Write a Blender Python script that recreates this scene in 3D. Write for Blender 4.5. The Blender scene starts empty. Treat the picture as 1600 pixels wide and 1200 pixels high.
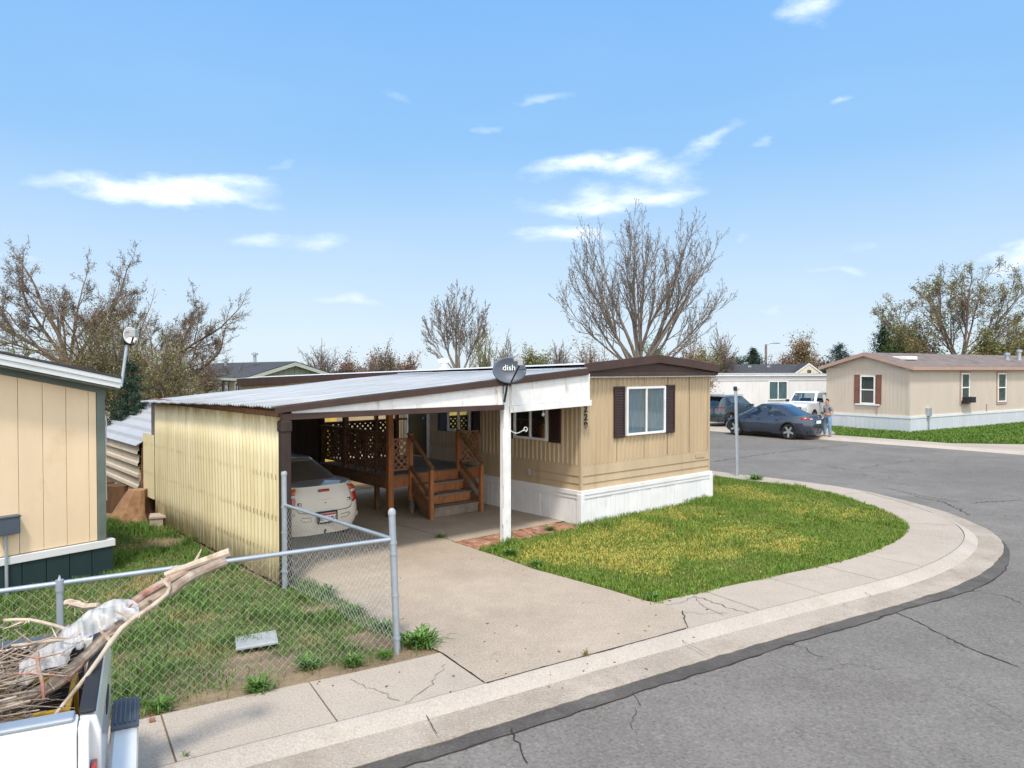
import bpy, bmesh, math, random
import numpy as np
from mathutils import Vector, Matrix, noise as mnoise
R = math.radians
C = bpy.context.scene.collection
SC = bpy.context.scene
H = 3.1; F = 1150.0; HOR = 577.0        # camera height, focal length and horizon in the 1600 px photograph

def P(px, py, z=0.0):
    y = (H - z) * F / (py - HOR)
    return Vector(((px - 800) / F * y, y, z))
def PY(px, py, y):
    return Vector(((px - 800) / F * y, y, H - (py - HOR) * y / F))
def online(p, e, px):
    r = (px - 800) / F
    s = (r * p[1] - p[0]) / (e[0] - r * e[1])
    return s, p[1] + s * e[1]

# ------------------------------------------------------------------ objects
def tag(o, label=None, cat=None, group=None, kind=None):
    if label: o['label'] = label
    if cat: o['category'] = cat
    if group: o['group'] = group
    if kind: o['kind'] = kind
    return o
def thing(name, label, cat, loc=(0, 0, 0), rz=0.0, group=None):
    o = bpy.data.objects.new(name, None); C.objects.link(o)
    o.location = loc; o.rotation_euler = (0, 0, rz); o.empty_display_size = .2
    return tag(o, label, cat, group)
def copy_tree(o, parent=None):
    c = o.copy(); C.objects.link(c)
    if parent: c.parent = parent
    for ch in list(o.children): copy_tree(ch, c)
    return c

class MB:
    def __init__(s): s.v = []; s.f = []
    def add(s, vs, fs):
        b = len(s.v); s.v.extend([tuple(q) for q in vs]); s.f.extend([tuple(i + b for i in f) for f in fs]); return s
    def box(s, x0, x1, y0, y1, z0, z1):
        return s.add([(x0,y0,z0),(x1,y0,z0),(x1,y1,z0),(x0,y1,z0),(x0,y0,z1),(x1,y0,z1),(x1,y1,z1),(x0,y1,z1)],
                     [(0,3,2,1),(4,5,6,7),(0,1,5,4),(1,2,6,5),(2,3,7,6),(3,0,4,7)])
    def obox(s, c, size, m=None):
        m = m or Matrix.Identity(3); c = Vector(c); a, b, d = [q / 2 for q in size]
        vs = [c + m @ Vector(q) for q in ((-a,-b,-d),(a,-b,-d),(a,b,-d),(-a,b,-d),(-a,-b,d),(a,-b,d),(a,b,d),(-a,b,d))]
        return s.add(vs, [(0,3,2,1),(4,5,6,7),(0,1,5,4),(1,2,6,5),(2,3,7,6),(3,0,4,7)])
    def beam(s, p, q, w, h, up=(0, 0, 1)):
        p = Vector(p); q = Vector(q); d = (q - p); L = d.length; d.normalize()
        r = d.cross(Vector(up))
        if r.length < 1e-4: r = d.cross(Vector((1, 0, 0)))
        r.normalize(); u = r.cross(d)
        m = Matrix((d, r, u)).transposed()
        return s.obox((p + q) / 2, (L, w, h), m)
    def tube(s, pts, r, n=8, cap=True):
        pts = [Vector(p) for p in pts]; k = len(pts)
        rs = r if isinstance(r, (list, tuple)) else [r] * k
        b = len(s.v); prev = None
        for i, p in enumerate(pts):
            d = pts[min(i + 1, k - 1)] - pts[max(i - 1, 0)]
            if d.length < 1e-9: d = Vector((0, 0, 1))
            d.normalize()
            if prev is None:
                a = d.cross(Vector((.31, .17, .93)))
                if a.length < .1: a = d.cross(Vector((1, 0, 0)))
            else:
                a = prev - d * prev.dot(d)
                if a.length < 1e-6: a = d.cross(Vector((1, 0, 0)))
            a.normalize(); prev = a; c = d.cross(a)
            for j in range(n):
                t = 2 * math.pi * j / n
                q = p + (a * math.cos(t) + c * math.sin(t)) * rs[i]
                s.v.append((q.x, q.y, q.z))
        for i in range(k - 1):
            for j in range(n):
                s.f.append((b + i*n + j, b + i*n + (j+1) % n, b + (i+1)*n + (j+1) % n, b + (i+1)*n + j))
        if cap:
            s.f.append(tuple(b + j for j in range(n))[::-1]); s.f.append(tuple(b + (k-1)*n + j for j in range(n)))
        return s
    def lathe(s, prof, n=16, m=None, cap=True):
        m = m or Matrix.Identity(4); b = len(s.v); k = len(prof)
        for (r, z) in prof:
            for j in range(n):
                t = 2 * math.pi * j / n
                q = m @ Vector((r * math.cos(t), r * math.sin(t), z)); s.v.append((q.x, q.y, q.z))
        for i in range(k - 1):
            for j in range(n):
                s.f.append((b + i*n + j, b + i*n + (j+1) % n, b + (i+1)*n + (j+1) % n, b + (i+1)*n + j))
        if cap: s.f.append(tuple(b + j for j in range(n))[::-1]); s.f.append(tuple(b + (k-1)*n + j for j in range(n)))
        return s
    def prism(s, poly, off):
        n = len(poly); off = Vector(off); vs = [Vector(p) for p in poly] + [Vector(p) + off for p in poly]
        fs = [tuple(range(n))[::-1], tuple(range(n, 2 * n))] + [(i, (i+1) % n, n + (i+1) % n, n + i) for i in range(n)]
        return s.add(vs, fs)
    def grid(s, rows):
        b = len(s.v); n = len(rows[0])
        for r in rows: s.v.extend([tuple(q) for q in r])
        for i in range(len(rows) - 1):
            for j in range(n - 1):
                s.f.append((b+i*n+j, b+i*n+j+1, b+(i+1)*n+j+1, b+(i+1)*n+j))
        return s
    def build(s, name, mat, parent=None, smooth=False, bevel=0.0, fix=True, solid=0.0):
        me = bpy.data.meshes.new(name); me.from_pydata(s.v, [], s.f); me.update()
        if fix:
            bm = bmesh.new(); bm.from_mesh(me); bmesh.ops.recalc_face_normals(bm, faces=bm.faces); bm.to_mesh(me); bm.free()
        if mat: me.materials.append(mat)
        if smooth:
            me.polygons.foreach_set('use_smooth', [True] * len(me.polygons))
            try: me.set_sharp_from_angle(angle=R(38))
            except Exception: pass
        o = bpy.data.objects.new(name, me); C.objects.link(o)
        if parent: o.parent = parent
        if solid:
            m = o.modifiers.new('thick', 'SOLIDIFY'); m.thickness = solid; m.offset = 0
        if bevel:
            m = o.modifiers.new('bev', 'BEVEL'); m.width = bevel; m.segments = 2; m.limit_method = 'ANGLE'; m.angle_limit = R(40)
        return o

def text_mesh(txt, size, depth, mat, name, parent, loc, rot, font_w=1.0, spacing=1.0):
    cu = bpy.data.curves.new(name, 'FONT'); cu.body = txt; cu.size = size; cu.extrude = depth
    cu.align_x = 'CENTER'; cu.align_y = 'CENTER'; cu.space_line = spacing; cu.offset = (font_w - 1) * size
    t = bpy.data.objects.new(name + '_curve', cu); C.objects.link(t)
    dg = bpy.context.evaluated_depsgraph_get()
    me = bpy.data.meshes.new_from_object(t.evaluated_get(dg))
    bpy.data.objects.remove(t); bpy.data.curves.remove(cu)
    me.materials.clear(); me.materials.append(mat)
    o = bpy.data.objects.new(name, me); C.objects.link(o)
    if parent: o.parent = parent
    o.location = loc; o.rotation_euler = rot
    return o

# ------------------------------------------------------------------ materials
def nt_new(name):
    m = bpy.data.materials.new(name); m.use_nodes = True; return m, m.node_tree, m.node_tree.nodes['Principled BSDF']
def N(nt, t, **kw):
    n = nt.nodes.new(t)
    for k, v in kw.items(): setattr(n, k, v)
    return n
def rgb(c): return (c[0], c[1], c[2], 1.0)
def mixc(nt, fac, a, b, mode='MIX'):
    n = N(nt, 'ShaderNodeMix', data_type='RGBA', blend_type=mode)
    for sock, val in ((0, fac), (6, a), (7, b)):
        if isinstance(val, (float, int)): n.inputs[sock].default_value = val
        elif isinstance(val, tuple): n.inputs[sock].default_value = rgb(val)
        else: nt.links.new(val, n.inputs[sock])
    return n.outputs[2]
def noise(nt, vec, scale, detail=4, rough=.55):
    n = N(nt, 'ShaderNodeTexNoise'); n.inputs['Scale'].default_value = scale
    n.inputs['Detail'].default_value = detail; n.inputs['Roughness'].default_value = rough
    nt.links.new(vec, n.inputs['Vector']); return n.outputs['Fac']
def ramp(nt, fac, a, b, va=0.0, vb=1.0):
    n = N(nt, 'ShaderNodeMapRange'); n.inputs[1].default_value = a; n.inputs[2].default_value = b
    n.inputs[3].default_value = va; n.inputs[4].default_value = vb
    nt.links.new(fac, n.inputs[0]); return n.outputs[0]
def coords(nt, stretch=None):
    t = N(nt, 'ShaderNodeTexCoord')
    if not stretch: return t.outputs['Object']
    m = N(nt, 'ShaderNodeMapping'); m.inputs['Scale'].default_value = stretch
    nt.links.new(t.outputs['Object'], m.inputs['Vector']); return m.outputs['Vector']
def bump(nt, bs, fac, strength, dist=.01):
    b = N(nt, 'ShaderNodeBump'); b.inputs['Strength'].default_value = strength; b.inputs['Distance'].default_value = dist
    nt.links.new(fac, b.inputs['Height']); nt.links.new(b.outputs[0], bs.inputs['Normal'])
def M(name, col, rough=.75, var=.15, scale=3.0, stretch=None, col2=None, thr=(.55, .7), s2=1.5, stretch2=None,
      bmp=0.0, bscale=60.0, metal=0.0, spec=.4, coat=0.0, island=0.0):
    m, nt, bs = nt_new(name)
    v = coords(nt, stretch)
    f = noise(nt, v, scale, 5, .6)
    lo = tuple(c * (1 - var) for c in col); hi = tuple(min(1, c * (1 + var)) for c in col)
    c = mixc(nt, ramp(nt, f, .3, .7), lo, hi)
    if col2:
        v2 = coords(nt, stretch2)
        c = mixc(nt, ramp(nt, noise(nt, v2, s2, 6, .65), thr[0], thr[1]), c, col2)
    if island:
        g = N(nt, 'ShaderNodeNewGeometry')
        c = mixc(nt, ramp(nt, g.outputs['Random Per Island'], 0, 1, 0, 1), mixc(nt, 1.0, c, (1-island,)*3, 'MULTIPLY'), mixc(nt, 1.0, c, (1+island,)*3, 'MULTIPLY'))
    nt.links.new(c, bs.inputs['Base Color'])
    bs.inputs['Roughness'].default_value = rough; bs.inputs['Metallic'].default_value = metal
    bs.inputs['Specular IOR Level'].default_value = spec
    if coat: bs.inputs['Coat Weight'].default_value = coat; bs.inputs['Coat Roughness'].default_value = .06
    if bmp: bump(nt, bs, noise(nt, coords(nt, stretch), bscale, 4, .6), bmp)
    return m
def glass_mat(name, tint=(.75, .85, .88), refl=.25):
    m = bpy.data.materials.new(name); m.use_nodes = True; nt = m.node_tree; nt.nodes.clear()
    out = N(nt, 'ShaderNodeOutputMaterial'); mx = N(nt, 'ShaderNodeMixShader'); tr = N(nt, 'ShaderNodeBsdfTransparent'); gl = N(nt, 'ShaderNodeBsdfGlossy')
    tr.inputs[0].default_value = rgb(tint); gl.inputs[0].default_value = (.9, .95, 1, 1); gl.inputs['Roughness'].default_value = .03
    lw = N(nt, 'ShaderNodeLayerWeight'); lw.inputs[0].default_value = .35
    ad = N(nt, 'ShaderNodeMath', operation='MULTIPLY_ADD'); ad.inputs[1].default_value = .7; ad.inputs[2].default_value = refl * .5; ad.use_clamp = True
    nt.links.new(lw.outputs['Fresnel'], ad.inputs[0]); nt.links.new(ad.outputs[0], mx.inputs[0])
    nt.links.new(tr.outputs[0], mx.inputs[1]); nt.links.new(gl.outputs[0], mx.inputs[2]); nt.links.new(mx.outputs[0], out.inputs[0])
    return m

MAT = {}
def mk(key, *a, **k): MAT[key] = M(key, *a, **k)
mk('siding_tan', (.475, .365, .235), .6, .10, 1.2, (1.2, 1.2, .25), col2=(.38, .275, .16), thr=(.54, .84), s2=1.6, stretch2=(2.5, 2.5, .22), bmp=.08, bscale=14)
mk('white_paint', (.76, .76, .765), .6, .07, 2.0, col2=(.52, .49, .46), thr=(.62, .86), s2=3.0, stretch2=(1.5, 1.5, .5))
mk('white_worn', (.76, .76, .75), .7, .08, 4.0, col2=(.50, .44, .37), thr=(.58, .72), s2=6.0, stretch2=(1, 1, .35))
mk('brown_trim', (.060, .033, .026), .5, .2, 3.0)
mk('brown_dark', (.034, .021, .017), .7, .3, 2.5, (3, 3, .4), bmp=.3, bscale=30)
mk('shutter', (.042, .022, .018), .5, .15, 6.0)
mk('roof_metal', (.43, .445, .46), .5, .22, 1.2, (.4, 6, 1), metal=.2, col2=(.24, .235, .23), thr=(.46, .72), s2=1.3, stretch2=(.5, 5, 1))
mk('roof_white', (.62, .63, .64), .55, .08, .6, col2=(.42, .41, .4), thr=(.55, .8), s2=.5)
mk('fibreglass', (.62, .49, .20), .55, .12, 1.4, (1, 1, .5), col2=(.40, .30, .12), thr=(.52, .85), s2=2.5, stretch2=(.6, .6, .8))
mk('wood_red', (.36, .135, .050), .7, .28, 3.0, (6, 6, .8), col2=(.17, .10, .06), thr=(.50, .72), s2=3.0, bmp=.25, bscale=40)
mk('wood_brown', (.20, .10, .048), .75, .3, 3.0, (4, 4, 4), col2=(.10, .065, .04), thr=(.5, .7), s2=2.5, bmp=.25, bscale=30)
mk('wood_grey', (.22, .18, .145), .8, .2, 4.0, col2=(.10, .08, .06), thr=(.55, .75), s2=3.0, bmp=.3, bscale=40)
mk('lattice', (.30, .14, .075), .75, .2, 5.0)
mk('fence_yellow', (.68, .52, .13), .8, .18, 2.0, (3, 3, .5), col2=(.30, .17, .04), thr=(.66, .72), s2=3.0, stretch2=(1, 1, .8))
mk('galv', (.40, .45, .50), .45, .12, 4.0, metal=.55)
mk('galv_wire', (.44, .46, .43), .5, .1, 8.0, metal=.3)
mk('black_metal', (.018, .02, .022), .45, .2, 8.0)
mk('dish_grey', (.075, .095, .125), .45, .06, 3.0)
mk('light_grey', (.33, .35, .36), .5, .08, 4.0)
mk('white_plastic', (.75, .75, .72), .45, .05, 5.0)
mk('curtain', (.28, .37, .43), .9, .3, 3.0, (14, 14, .8))
mk('curtain_dark', (.05, .055, .06), .9, .3, 3.0, (8, 8, .6))
mk('interior_dark', (.012, .013, .015), .8, .2, 2.0)
mk('door_dark', (.012, .011, .013), .5, .2, 3.0)
mk('concrete_block', (.46, .38, .31), .9, .12, 10, bmp=.3, bscale=80)
MAT['glass'] = glass_mat('window_glass'); MAT['car_glass'] = glass_mat('car_glass', (.66, .72, .74), .12); MAT['car_glass_rear'] = glass_mat('car_glass_rear', (.06, .07, .08), .5); MAT['car_glass_dark'] = glass_mat('car_glass_dark', (.05, .055, .06), .22)
# ------------------------------------------------------------------ camera, sun, sky
cam = bpy.data.cameras.new('camera'); co = bpy.data.objects.new('camera', cam); C.objects.link(co)
cam.sensor_fit = 'HORIZONTAL'; cam.sensor_width = 36; cam.lens = F / 1600 * 36; cam.clip_end = 3000; cam.clip_start = .05
co.location = (0, 0, H); co.rotation_euler = (R(90) - math.atan((600 - HOR) / F), 0, 0); SC.camera = co
EXPO = .74; SUN_EL = 60; SUN_AZ = 181          # degrees; azimuth clockwise from +Y, where the light comes from
sd = Vector((math.sin(R(SUN_AZ)) * math.cos(R(SUN_EL)), math.cos(R(SUN_AZ)) * math.cos(R(SUN_EL)), math.sin(R(SUN_EL))))
sl = bpy.data.lights.new('sun', 'SUN'); sl.energy = 2.0; sl.angle = R(7.0); sl.color = (1, .93, .83)
so = bpy.data.objects.new('sun', sl); C.objects.link(so); so.rotation_euler = sd.to_track_quat('Z', 'Y').to_euler(); so.location = (-10, -20, 30)
W = bpy.data.worlds.new('World'); SC.world = W; W.use_nodes = True
nt = W.node_tree; bg = nt.nodes['Background']; SKYS = .15
sky = N(nt, 'ShaderNodeTexSky', sky_type='NISHITA'); sky.sun_disc = False; sky.sun_elevation = R(SUN_EL); sky.sun_rotation = R(SUN_AZ)
sky.air_density = 1.0; sky.dust_density = .4; sky.ozone_density = 1.6; sky.altitude = 600
tc = N(nt, 'ShaderNodeTexCoord'); sep = N(nt, 'ShaderNodeSeparateXYZ'); nt.links.new(tc.outputs['Generated'], sep.inputs[0])
def mth(op, a, b=None, c=None, clamp=False):
    n = N(nt, 'ShaderNodeMath', operation=op); n.use_clamp = clamp
    for i, q in enumerate((a, b, c)):
        if q is None: continue
        if isinstance(q, (int, float)): n.inputs[i].default_value = q
        else: nt.links.new(q, n.inputs[i])
    return n.outputs[0]
az = mth('ARCTAN2', sep.outputs[0], sep.outputs[1]); el = mth('ARCSINE', sep.outputs[2])
cmb = N(nt, 'ShaderNodeCombineXYZ'); nt.links.new(mth('MULTIPLY', az, 1.0), cmb.inputs[0]); nt.links.new(mth('MULTIPLY', el, 2.4), cmb.inputs[1])
n1 = noise(nt, cmb.outputs[0], 20.0, 10, .68); n2 = noise(nt, cmb.outputs[0], 3.0, 4, .5)
# each cloud as a patch of sky: (azimuth, elevation, half-width, half-height, tilt, density)
def sk(px, py, w, h, tilt, d):
    x = (px - 800) / F; z = (HOR - py) / F; r = math.hypot(1, x)
    return (math.atan(x), math.atan(z / r), w * .9 / F / (1 + x * x), h * .85 / F / r, tilt, d * .85)
CL = [sk(205,299,90,17,-.05,1.0), sk(350,297,85,16,.12,.95), sk(280,305,150,12,.0,.8), sk(395,378,42,15,.1,.6), sk(495,378,52,12,.1,.6), sk(555,468,60,10,-.1,.5),
      sk(848,160,55,11,.1,.5), sk(900,268,95,15,.05,.9), sk(955,255,55,20,.1,.9), sk(1040,272,62,17,.05,.75), sk(930,318,95,18,.05,1.1), sk(1050,305,62,17,.15,.85),
      sk(885,369,80,14,.05,1.0), sk(1108,217,46,17,.45,.75), sk(1193,221,22,9,.1,.4), sk(1318,162,24,9,.25,.45), sk(1265,17,52,22,.1,.9), sk(1300,425,34,8,0,.5),
      sk(1350,388,30,10,0,.3), sk(1592,395,42,26,.4,1.2), sk(1200,487,26,7,0,.4), sk(775,204,24,10,0,.4), sk(615,150,28,10,.2,.25), sk(22,393,40,10,0,.5), sk(445,262,30,10,.3,.3), sk(1140,365,24,16,.3,.3), sk(75,285,60,14,.2,.3)]
wv = N(nt, 'ShaderNodeTexNoise'); wv.inputs['Scale'].default_value = 9; wv.inputs['Detail'].default_value = 6; nt.links.new(cmb.outputs[0], wv.inputs['Vector'])
ws = N(nt, 'ShaderNodeSeparateColor'); nt.links.new(wv.outputs['Color'], ws.inputs[0])
azw = mth('MULTIPLY_ADD', mth('SUBTRACT', ws.outputs[0], .5), .11, az); elw = mth('MULTIPLY_ADD', mth('SUBTRACT', ws.outputs[1], .5), .055, el)
tot = None
for (a0, e0, sa, se, tl, d) in CL:
    dx = mth('SUBTRACT', azw, a0); dy = mth('SUBTRACT', elw, e0); dy = mth('MULTIPLY_ADD', dx, -tl, dy)
    q = mth('ADD', mth('POWER', mth('ABSOLUTE', mth('MULTIPLY', dx, 1 / sa)), 2.0), mth('POWER', mth('ABSOLUTE', mth('MULTIPLY', dy, 1 / se)), 2.0))
    g = mth('MULTIPLY', mth('EXPONENT', mth('MULTIPLY', q, -1.0)), d)
    tot = g if tot is None else mth('ADD', tot, g)
dens = mth('MULTIPLY', tot, ramp(nt, n1, .30, .68, .35, 1.35))
mask = ramp(nt, dens, .12, 1.25, 0, .86)
veil = mth('MULTIPLY', ramp(nt, n2, .45, .8, 0, .06), ramp(nt, el, 0.0, .5, 1.0, .2))
mask = mth('ADD', mask, veil, clamp=True)
SKYCOL_MUL = (1.0, 1.0, 1.0)
cr = N(nt, 'ShaderNodeValToRGB'); nt.links.new(ramp(nt, el, 0, 1.5708), cr.inputs[0]); k_ = 1 / (2 ** EXPO * SKYS)
stops = [(0, (.72, .845, .95)), (.043, (.685, .83, .96)), (.147, (.54, .745, .97)), (.277, (.32, .60, .97)), (.465, (.235, .525, .97)), (1.57, (.19, .45, .90))]
for i, (p_, c_) in enumerate(stops):
    e_ = cr.color_ramp.elements[i] if i < 2 else cr.color_ramp.elements.new(p_ / 1.5708)
    e_.position = p_ / 1.5708; e_.color = tuple(q for q in c_) + (1,)
skc = mixc(nt, .95, sky.outputs[0], mixc(nt, 1.0, cr.outputs[0], (k_,)*3, 'MULTIPLY'))
# unseen bright cloud, added behind the camera as soft fill light
back = mth('MULTIPLY', ramp(nt, sep.outputs[1], .15, -.5), ramp(nt, n2, .30, .6, .25, .9))
cl = mixc(nt, mask, skc, (5.6, 5.8, 6.1))
cl = mixc(nt, back, cl, (10.5, 10.3, 9.9))
nt.links.new(cl, bg.inputs[0]); bg.inputs[1].default_value = SKYS
SC.view_settings.view_transform = 'Standard'; SC.view_settings.look = 'None'; SC.view_settings.exposure = EXPO; SC.view_settings.gamma = 1
SC.cycles.max_bounces = 6; SC.cycles.transparent_max_bounces = 24; SC.cycles.use_denoising = True

# ------------------------------------------------------------------ ground
def ground_mat(name, col, var=.12, s1=.5, speck=.25, sscale=70, stain=None, rough=.9, bmp=.25, sthr=(.55, .75), ss=.35, cracks=0.0, crack_col=(.06, .056, .052), stain2=None):
    m, nt, bs = nt_new(name); v = coords(nt)
    c = mixc(nt, ramp(nt, noise(nt, v, s1, 6, .6), .3, .7), tuple(q*(1-var) for q in col), tuple(q*(1+var) for q in col))
    c = mixc(nt, ramp(nt, noise(nt, v, s1 * 9, 5, .7), .35, .7, 0, 1), c, mixc(nt, 1.0, c, (1-var*.9,)*3, 'MULTIPLY'))
    if stain: c = mixc(nt, ramp(nt, noise(nt, v, ss, 7, .7), sthr[0], sthr[1]), c, stain)
    if stain2: c = mixc(nt, ramp(nt, noise(nt, v, ss * 4.7, 7, .75), .60, .70, 0, .6), c, stain2)
    sp = noise(nt, v, sscale, 3, .8)
    c = mixc(nt, ramp(nt, sp, .52, .72, 0, speck * 2), c, tuple(q * .35 for q in col))
    c = mixc(nt, ramp(nt, sp, .46, .28, 0, speck * 2), c, tuple(min(1, q * 1.55) for q in col))
    if cracks:
        wn = N(nt, 'ShaderNodeTexNoise'); wn.inputs['Scale'].default_value = 1.3; wn.inputs['Detail'].default_value = 7; wn.inputs['Roughness'].default_value = .7; nt.links.new(v, wn.inputs['Vector'])
        w1 = N(nt, 'ShaderNodeVectorMath', operation='SCALE'); w1.inputs['Scale'].default_value = 1.1; nt.links.new(wn.outputs['Color'], w1.inputs[0])
        w2 = N(nt, 'ShaderNodeVectorMath', operation='ADD'); nt.links.new(v, w2.inputs[0]); nt.links.new(w1.outputs[0], w2.inputs[1])
        for scl, wd, th in ((.33, .0045, (.46, .56)), (1.1, .0085, (.58, .66))):
            vo = N(nt, 'ShaderNodeTexVoronoi', feature='DISTANCE_TO_EDGE'); vo.inputs['Scale'].default_value = scl; nt.links.new(w2.outputs[0], vo.inputs['Vector'])
            k = N(nt, 'ShaderNodeMath', operation='MULTIPLY'); nt.links.new(ramp(nt, vo.outputs['Distance'], wd, wd * .25, 0, cracks), k.inputs[0]); nt.links.new(ramp(nt, noise(nt, v, .27 + scl * .2, 4, .6), th[0], th[1]), k.inputs[1])
            c = mixc(nt, k.outputs[0], c, crack_col)
    nt.links.new(c, bs.inputs['Base Color']); bs.inputs['Roughness'].default_value = rough; bs.inputs['Specular IOR Level'].default_value = .25
    bump(nt, bs, noise(nt, v, sscale * .7, 5, .7), bmp, .01)
    return m
GM = {'asphalt': ground_mat('asphalt', (.198, .181, .163), .17, .16, .38, 30, stain=(.148, .134, .120), sthr=(.46, .68), ss=.42, bmp=.4, cracks=.8, stain2=(.215, .202, .19)),
      'patch': ground_mat('asphalt_patch', (.105, .094, .084), .3, .8, .3, 40, stain=(.17, .155, .14), sthr=(.56, .72), ss=1.2),
      'concrete': ground_mat('concrete', (.43, .365, .30), .09, .4, .32, 50, stain=(.33, .275, .225), sthr=(.55, .8), ss=.5, stain2=(.27, .22, .175), cracks=.35, crack_col=(.2,.165,.13)),
      'drive': ground_mat('driveway_concrete', (.42, .345, .27), .12, .35, .36, 42, stain=(.285, .23, .185), sthr=(.47, .76), ss=.42, stain2=(.25, .20, .16)),
      'kerb': ground_mat('kerb_concrete', (.44, .385, .33), .09, .9, .25, 55, stain=(.35, .295, .235), sthr=(.56, .75), ss=1.4),
      'gutter': ground_mat('gutter_concrete', (.40, .34, .28), .12, .8, .32, 45, stain=(.27, .22, .17), sthr=(.48, .72), ss=1.1, stain2=(.2, .16, .125)),
      'soil': ground_mat('soil', (.25, .185, .115), .3, .9, .3, 40, stain=(.12, .085, .05), ss=1.0),
      'far': ground_mat('dry_ground', (.21, .18, .12), .3, .15, .3, 6),
      'crack': ground_mat('crack_fill', (.045, .04, .036), .3, 2, .1, 40),
      'brick': M('brick_paving', (.36, .165, .10), .85, .2, 4, col2=(.42, .34, .27), thr=(.5, .68), s2=5, island=.25, bmp=.3, bscale=60)}
from mathutils.geometry import tessellate_polygon
def sheet(name, pts, z, mat, kind='structure', holes=None):
    vs = [Vector((p[0], p[1], z)) for p in pts]; tr = []
    for t in tessellate_polygon([vs]):
        a, b, c = (vs[i] for i in t)
        tr.append(tuple(t) if (b - a).cross(c - a).z > 0 else tuple(t)[::-1])
    me = bpy.data.meshes.new(name); me.from_pydata([tuple(v) for v in vs], [], tr); me.update(); me.materials.append(mat)
    o = bpy.data.objects.new(name, me); C.objects.link(o); o['kind'] = kind; return o

# home frame: u along the end wall, v along the long side
A_H = math.atan2(.6574, .7536); C0 = P(908, 819.5)
dR = Vector((math.cos(A_H), math.sin(A_H), 0)); dL = Vector((-math.sin(A_H), math.cos(A_H), 0))
def UV(u, v, z=0.0): return Vector((C0.x, C0.y, 0)) + dR * u + dL * v + Vector((0, 0, z))

# back line of the kerb, read from the photograph as points on the ground
kb = [P(270,1198), P(399,1162), P(595,1117), P(760,1071), P(1075,985), P(1287,931), P(1422,897), P(1490,866), P(1514,842), P(1507,824), P(1475,808), P(1428,790), P(1319,762), P(1240,751), P(1178,744)]
d0 = (kb[3] - kb[0]).normalized(); kb = [kb[0] - d0 * 26, kb[0] - d0 * 12] + kb
kb = kb + [kb[-1] + dL * 8, kb[-1] + dL * 20, kb[-1] + dL * 40]
def catmull(p, step=.12):
    out = []
    for i in range(len(p) - 1):
        a, b, c, d = p[max(i-1, 0)], p[i], p[i+1], p[min(i+2, len(p)-1)]
        n = max(2, int((c - b).length / step))
        for j in range(n):
            t = j / n
            out.append(.5 * ((2*b) + (c-a)*t + (2*a-5*b+4*c-d)*t*t + (3*b-a-3*c+d)*t**3))
    out.append(p[-1]); return out
KB = catmull(kb)
for _ in range(60):
    KB = [KB[0]] + [(KB[i-1] + KB[i]*2 + KB[i+1]) / 4 for i in range(1, len(KB)-1)] + [KB[-1]]
# even spacing
def resample(p, step):
    out = [p[0].copy()]; acc = 0
    for a, b in zip(p, p[1:]):
        L = (b - a).length; t = step - acc
        while t <= L:
            out.append(a + (b - a) * (t / L)); t += step
        acc = (acc + L) % step
    return out
KB = resample(KB, .1)
TN = [(KB[min(i+2, len(KB)-1)] - KB[max(i-2, 0)]).normalized() for i in range(len(KB))]
NI = [Vector((-t.y, t.x, 0)) for t in TN]           # towards the lot
def off(d, z, wob=0.0, seed=0.0):
    out = []
    for i, (p, n) in enumerate(zip(KB, NI)):
        w = wob * (mnoise.noise((i * .17, seed, 0)) + .6 * mnoise.noise((i * .5, seed, 3))) if wob else 0
        q = p + n * (d + w); q.z = z; out.append(q)
    return out
def nearest(pt):
    return min(range(len(KB)), key=lambda i: (KB[i] - Vector((pt.x, pt.y, 0))).length)
IDA, IDB = nearest(P(756,1072)), nearest(P(1078,984))      # where the driveway crosses

bx = MB(); bx.add([(-900,-200,-.16),(900,-200,-.16),(900,1500,-.16),(-900,1500,-.16)], [(0,1,2,3)])
bx.build('ground', GM['far'], fix=False)['kind'] = 'structure'
# street: one big sheet, the lots stand above it
far_a = P(1110, 673.5, -.11); far_b = P(1600, 711, -.11); fd = (far_b - far_a).normalized(); fn_ = Vector((-fd.y, fd.x, 0))
if fn_.y < 0: fn_ = -fn_
fa = far_a - fd * 60; fb = far_a + fd * 75
sheet('street', [(-40,-30), (fb.x, -30), (fb.x, fb.y), (fa.x, fa.y), (-40, fa.y)], -.11, GM['asphalt'])
# kerb + gutter in one casting
o1 = off(0, 0); o1b = off(-.05, -.004); o2 = off(-.21, -.082, .006, 5); o3 = off(-.60, -.098, .035, 9); o4 = off(-.60, -.16, .035, 9)
m_ = MB(); m_.grid([o1, o1b, o2]); m_.build('kerb', GM['kerb'], smooth=True, fix=False)['kind'] = 'structure'
m_ = MB(); m_.grid([o2, o3, o4]); m_.build('gutter', GM['gutter'], fix=False)['kind'] = 'structure'
pw = []; IFADE = nearest(P(1560, 835))
for i, (p, n) in enumerate(zip(KB, NI)):
    fade = min(1.0, max(0.0, (IFADE - i) / 22.0)); w = (.20 + .08 * mnoise.noise((i * .05, 4, 0)) + .03 * mnoise.noise((i * .4, 7, 0)) + .02 * mnoise.noise((i * 1.1, 2, 0))) * fade + .01
    q = p - n * (.60 + w); q.z = -.1055; pw.append(q)
o3p = off(-.58, -.1045, .035, 9)
m_ = MB(); m_.grid([o3p, pw]); m_.build('street_patch', GM['patch'], fix=False)['kind'] = 'structure'
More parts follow.
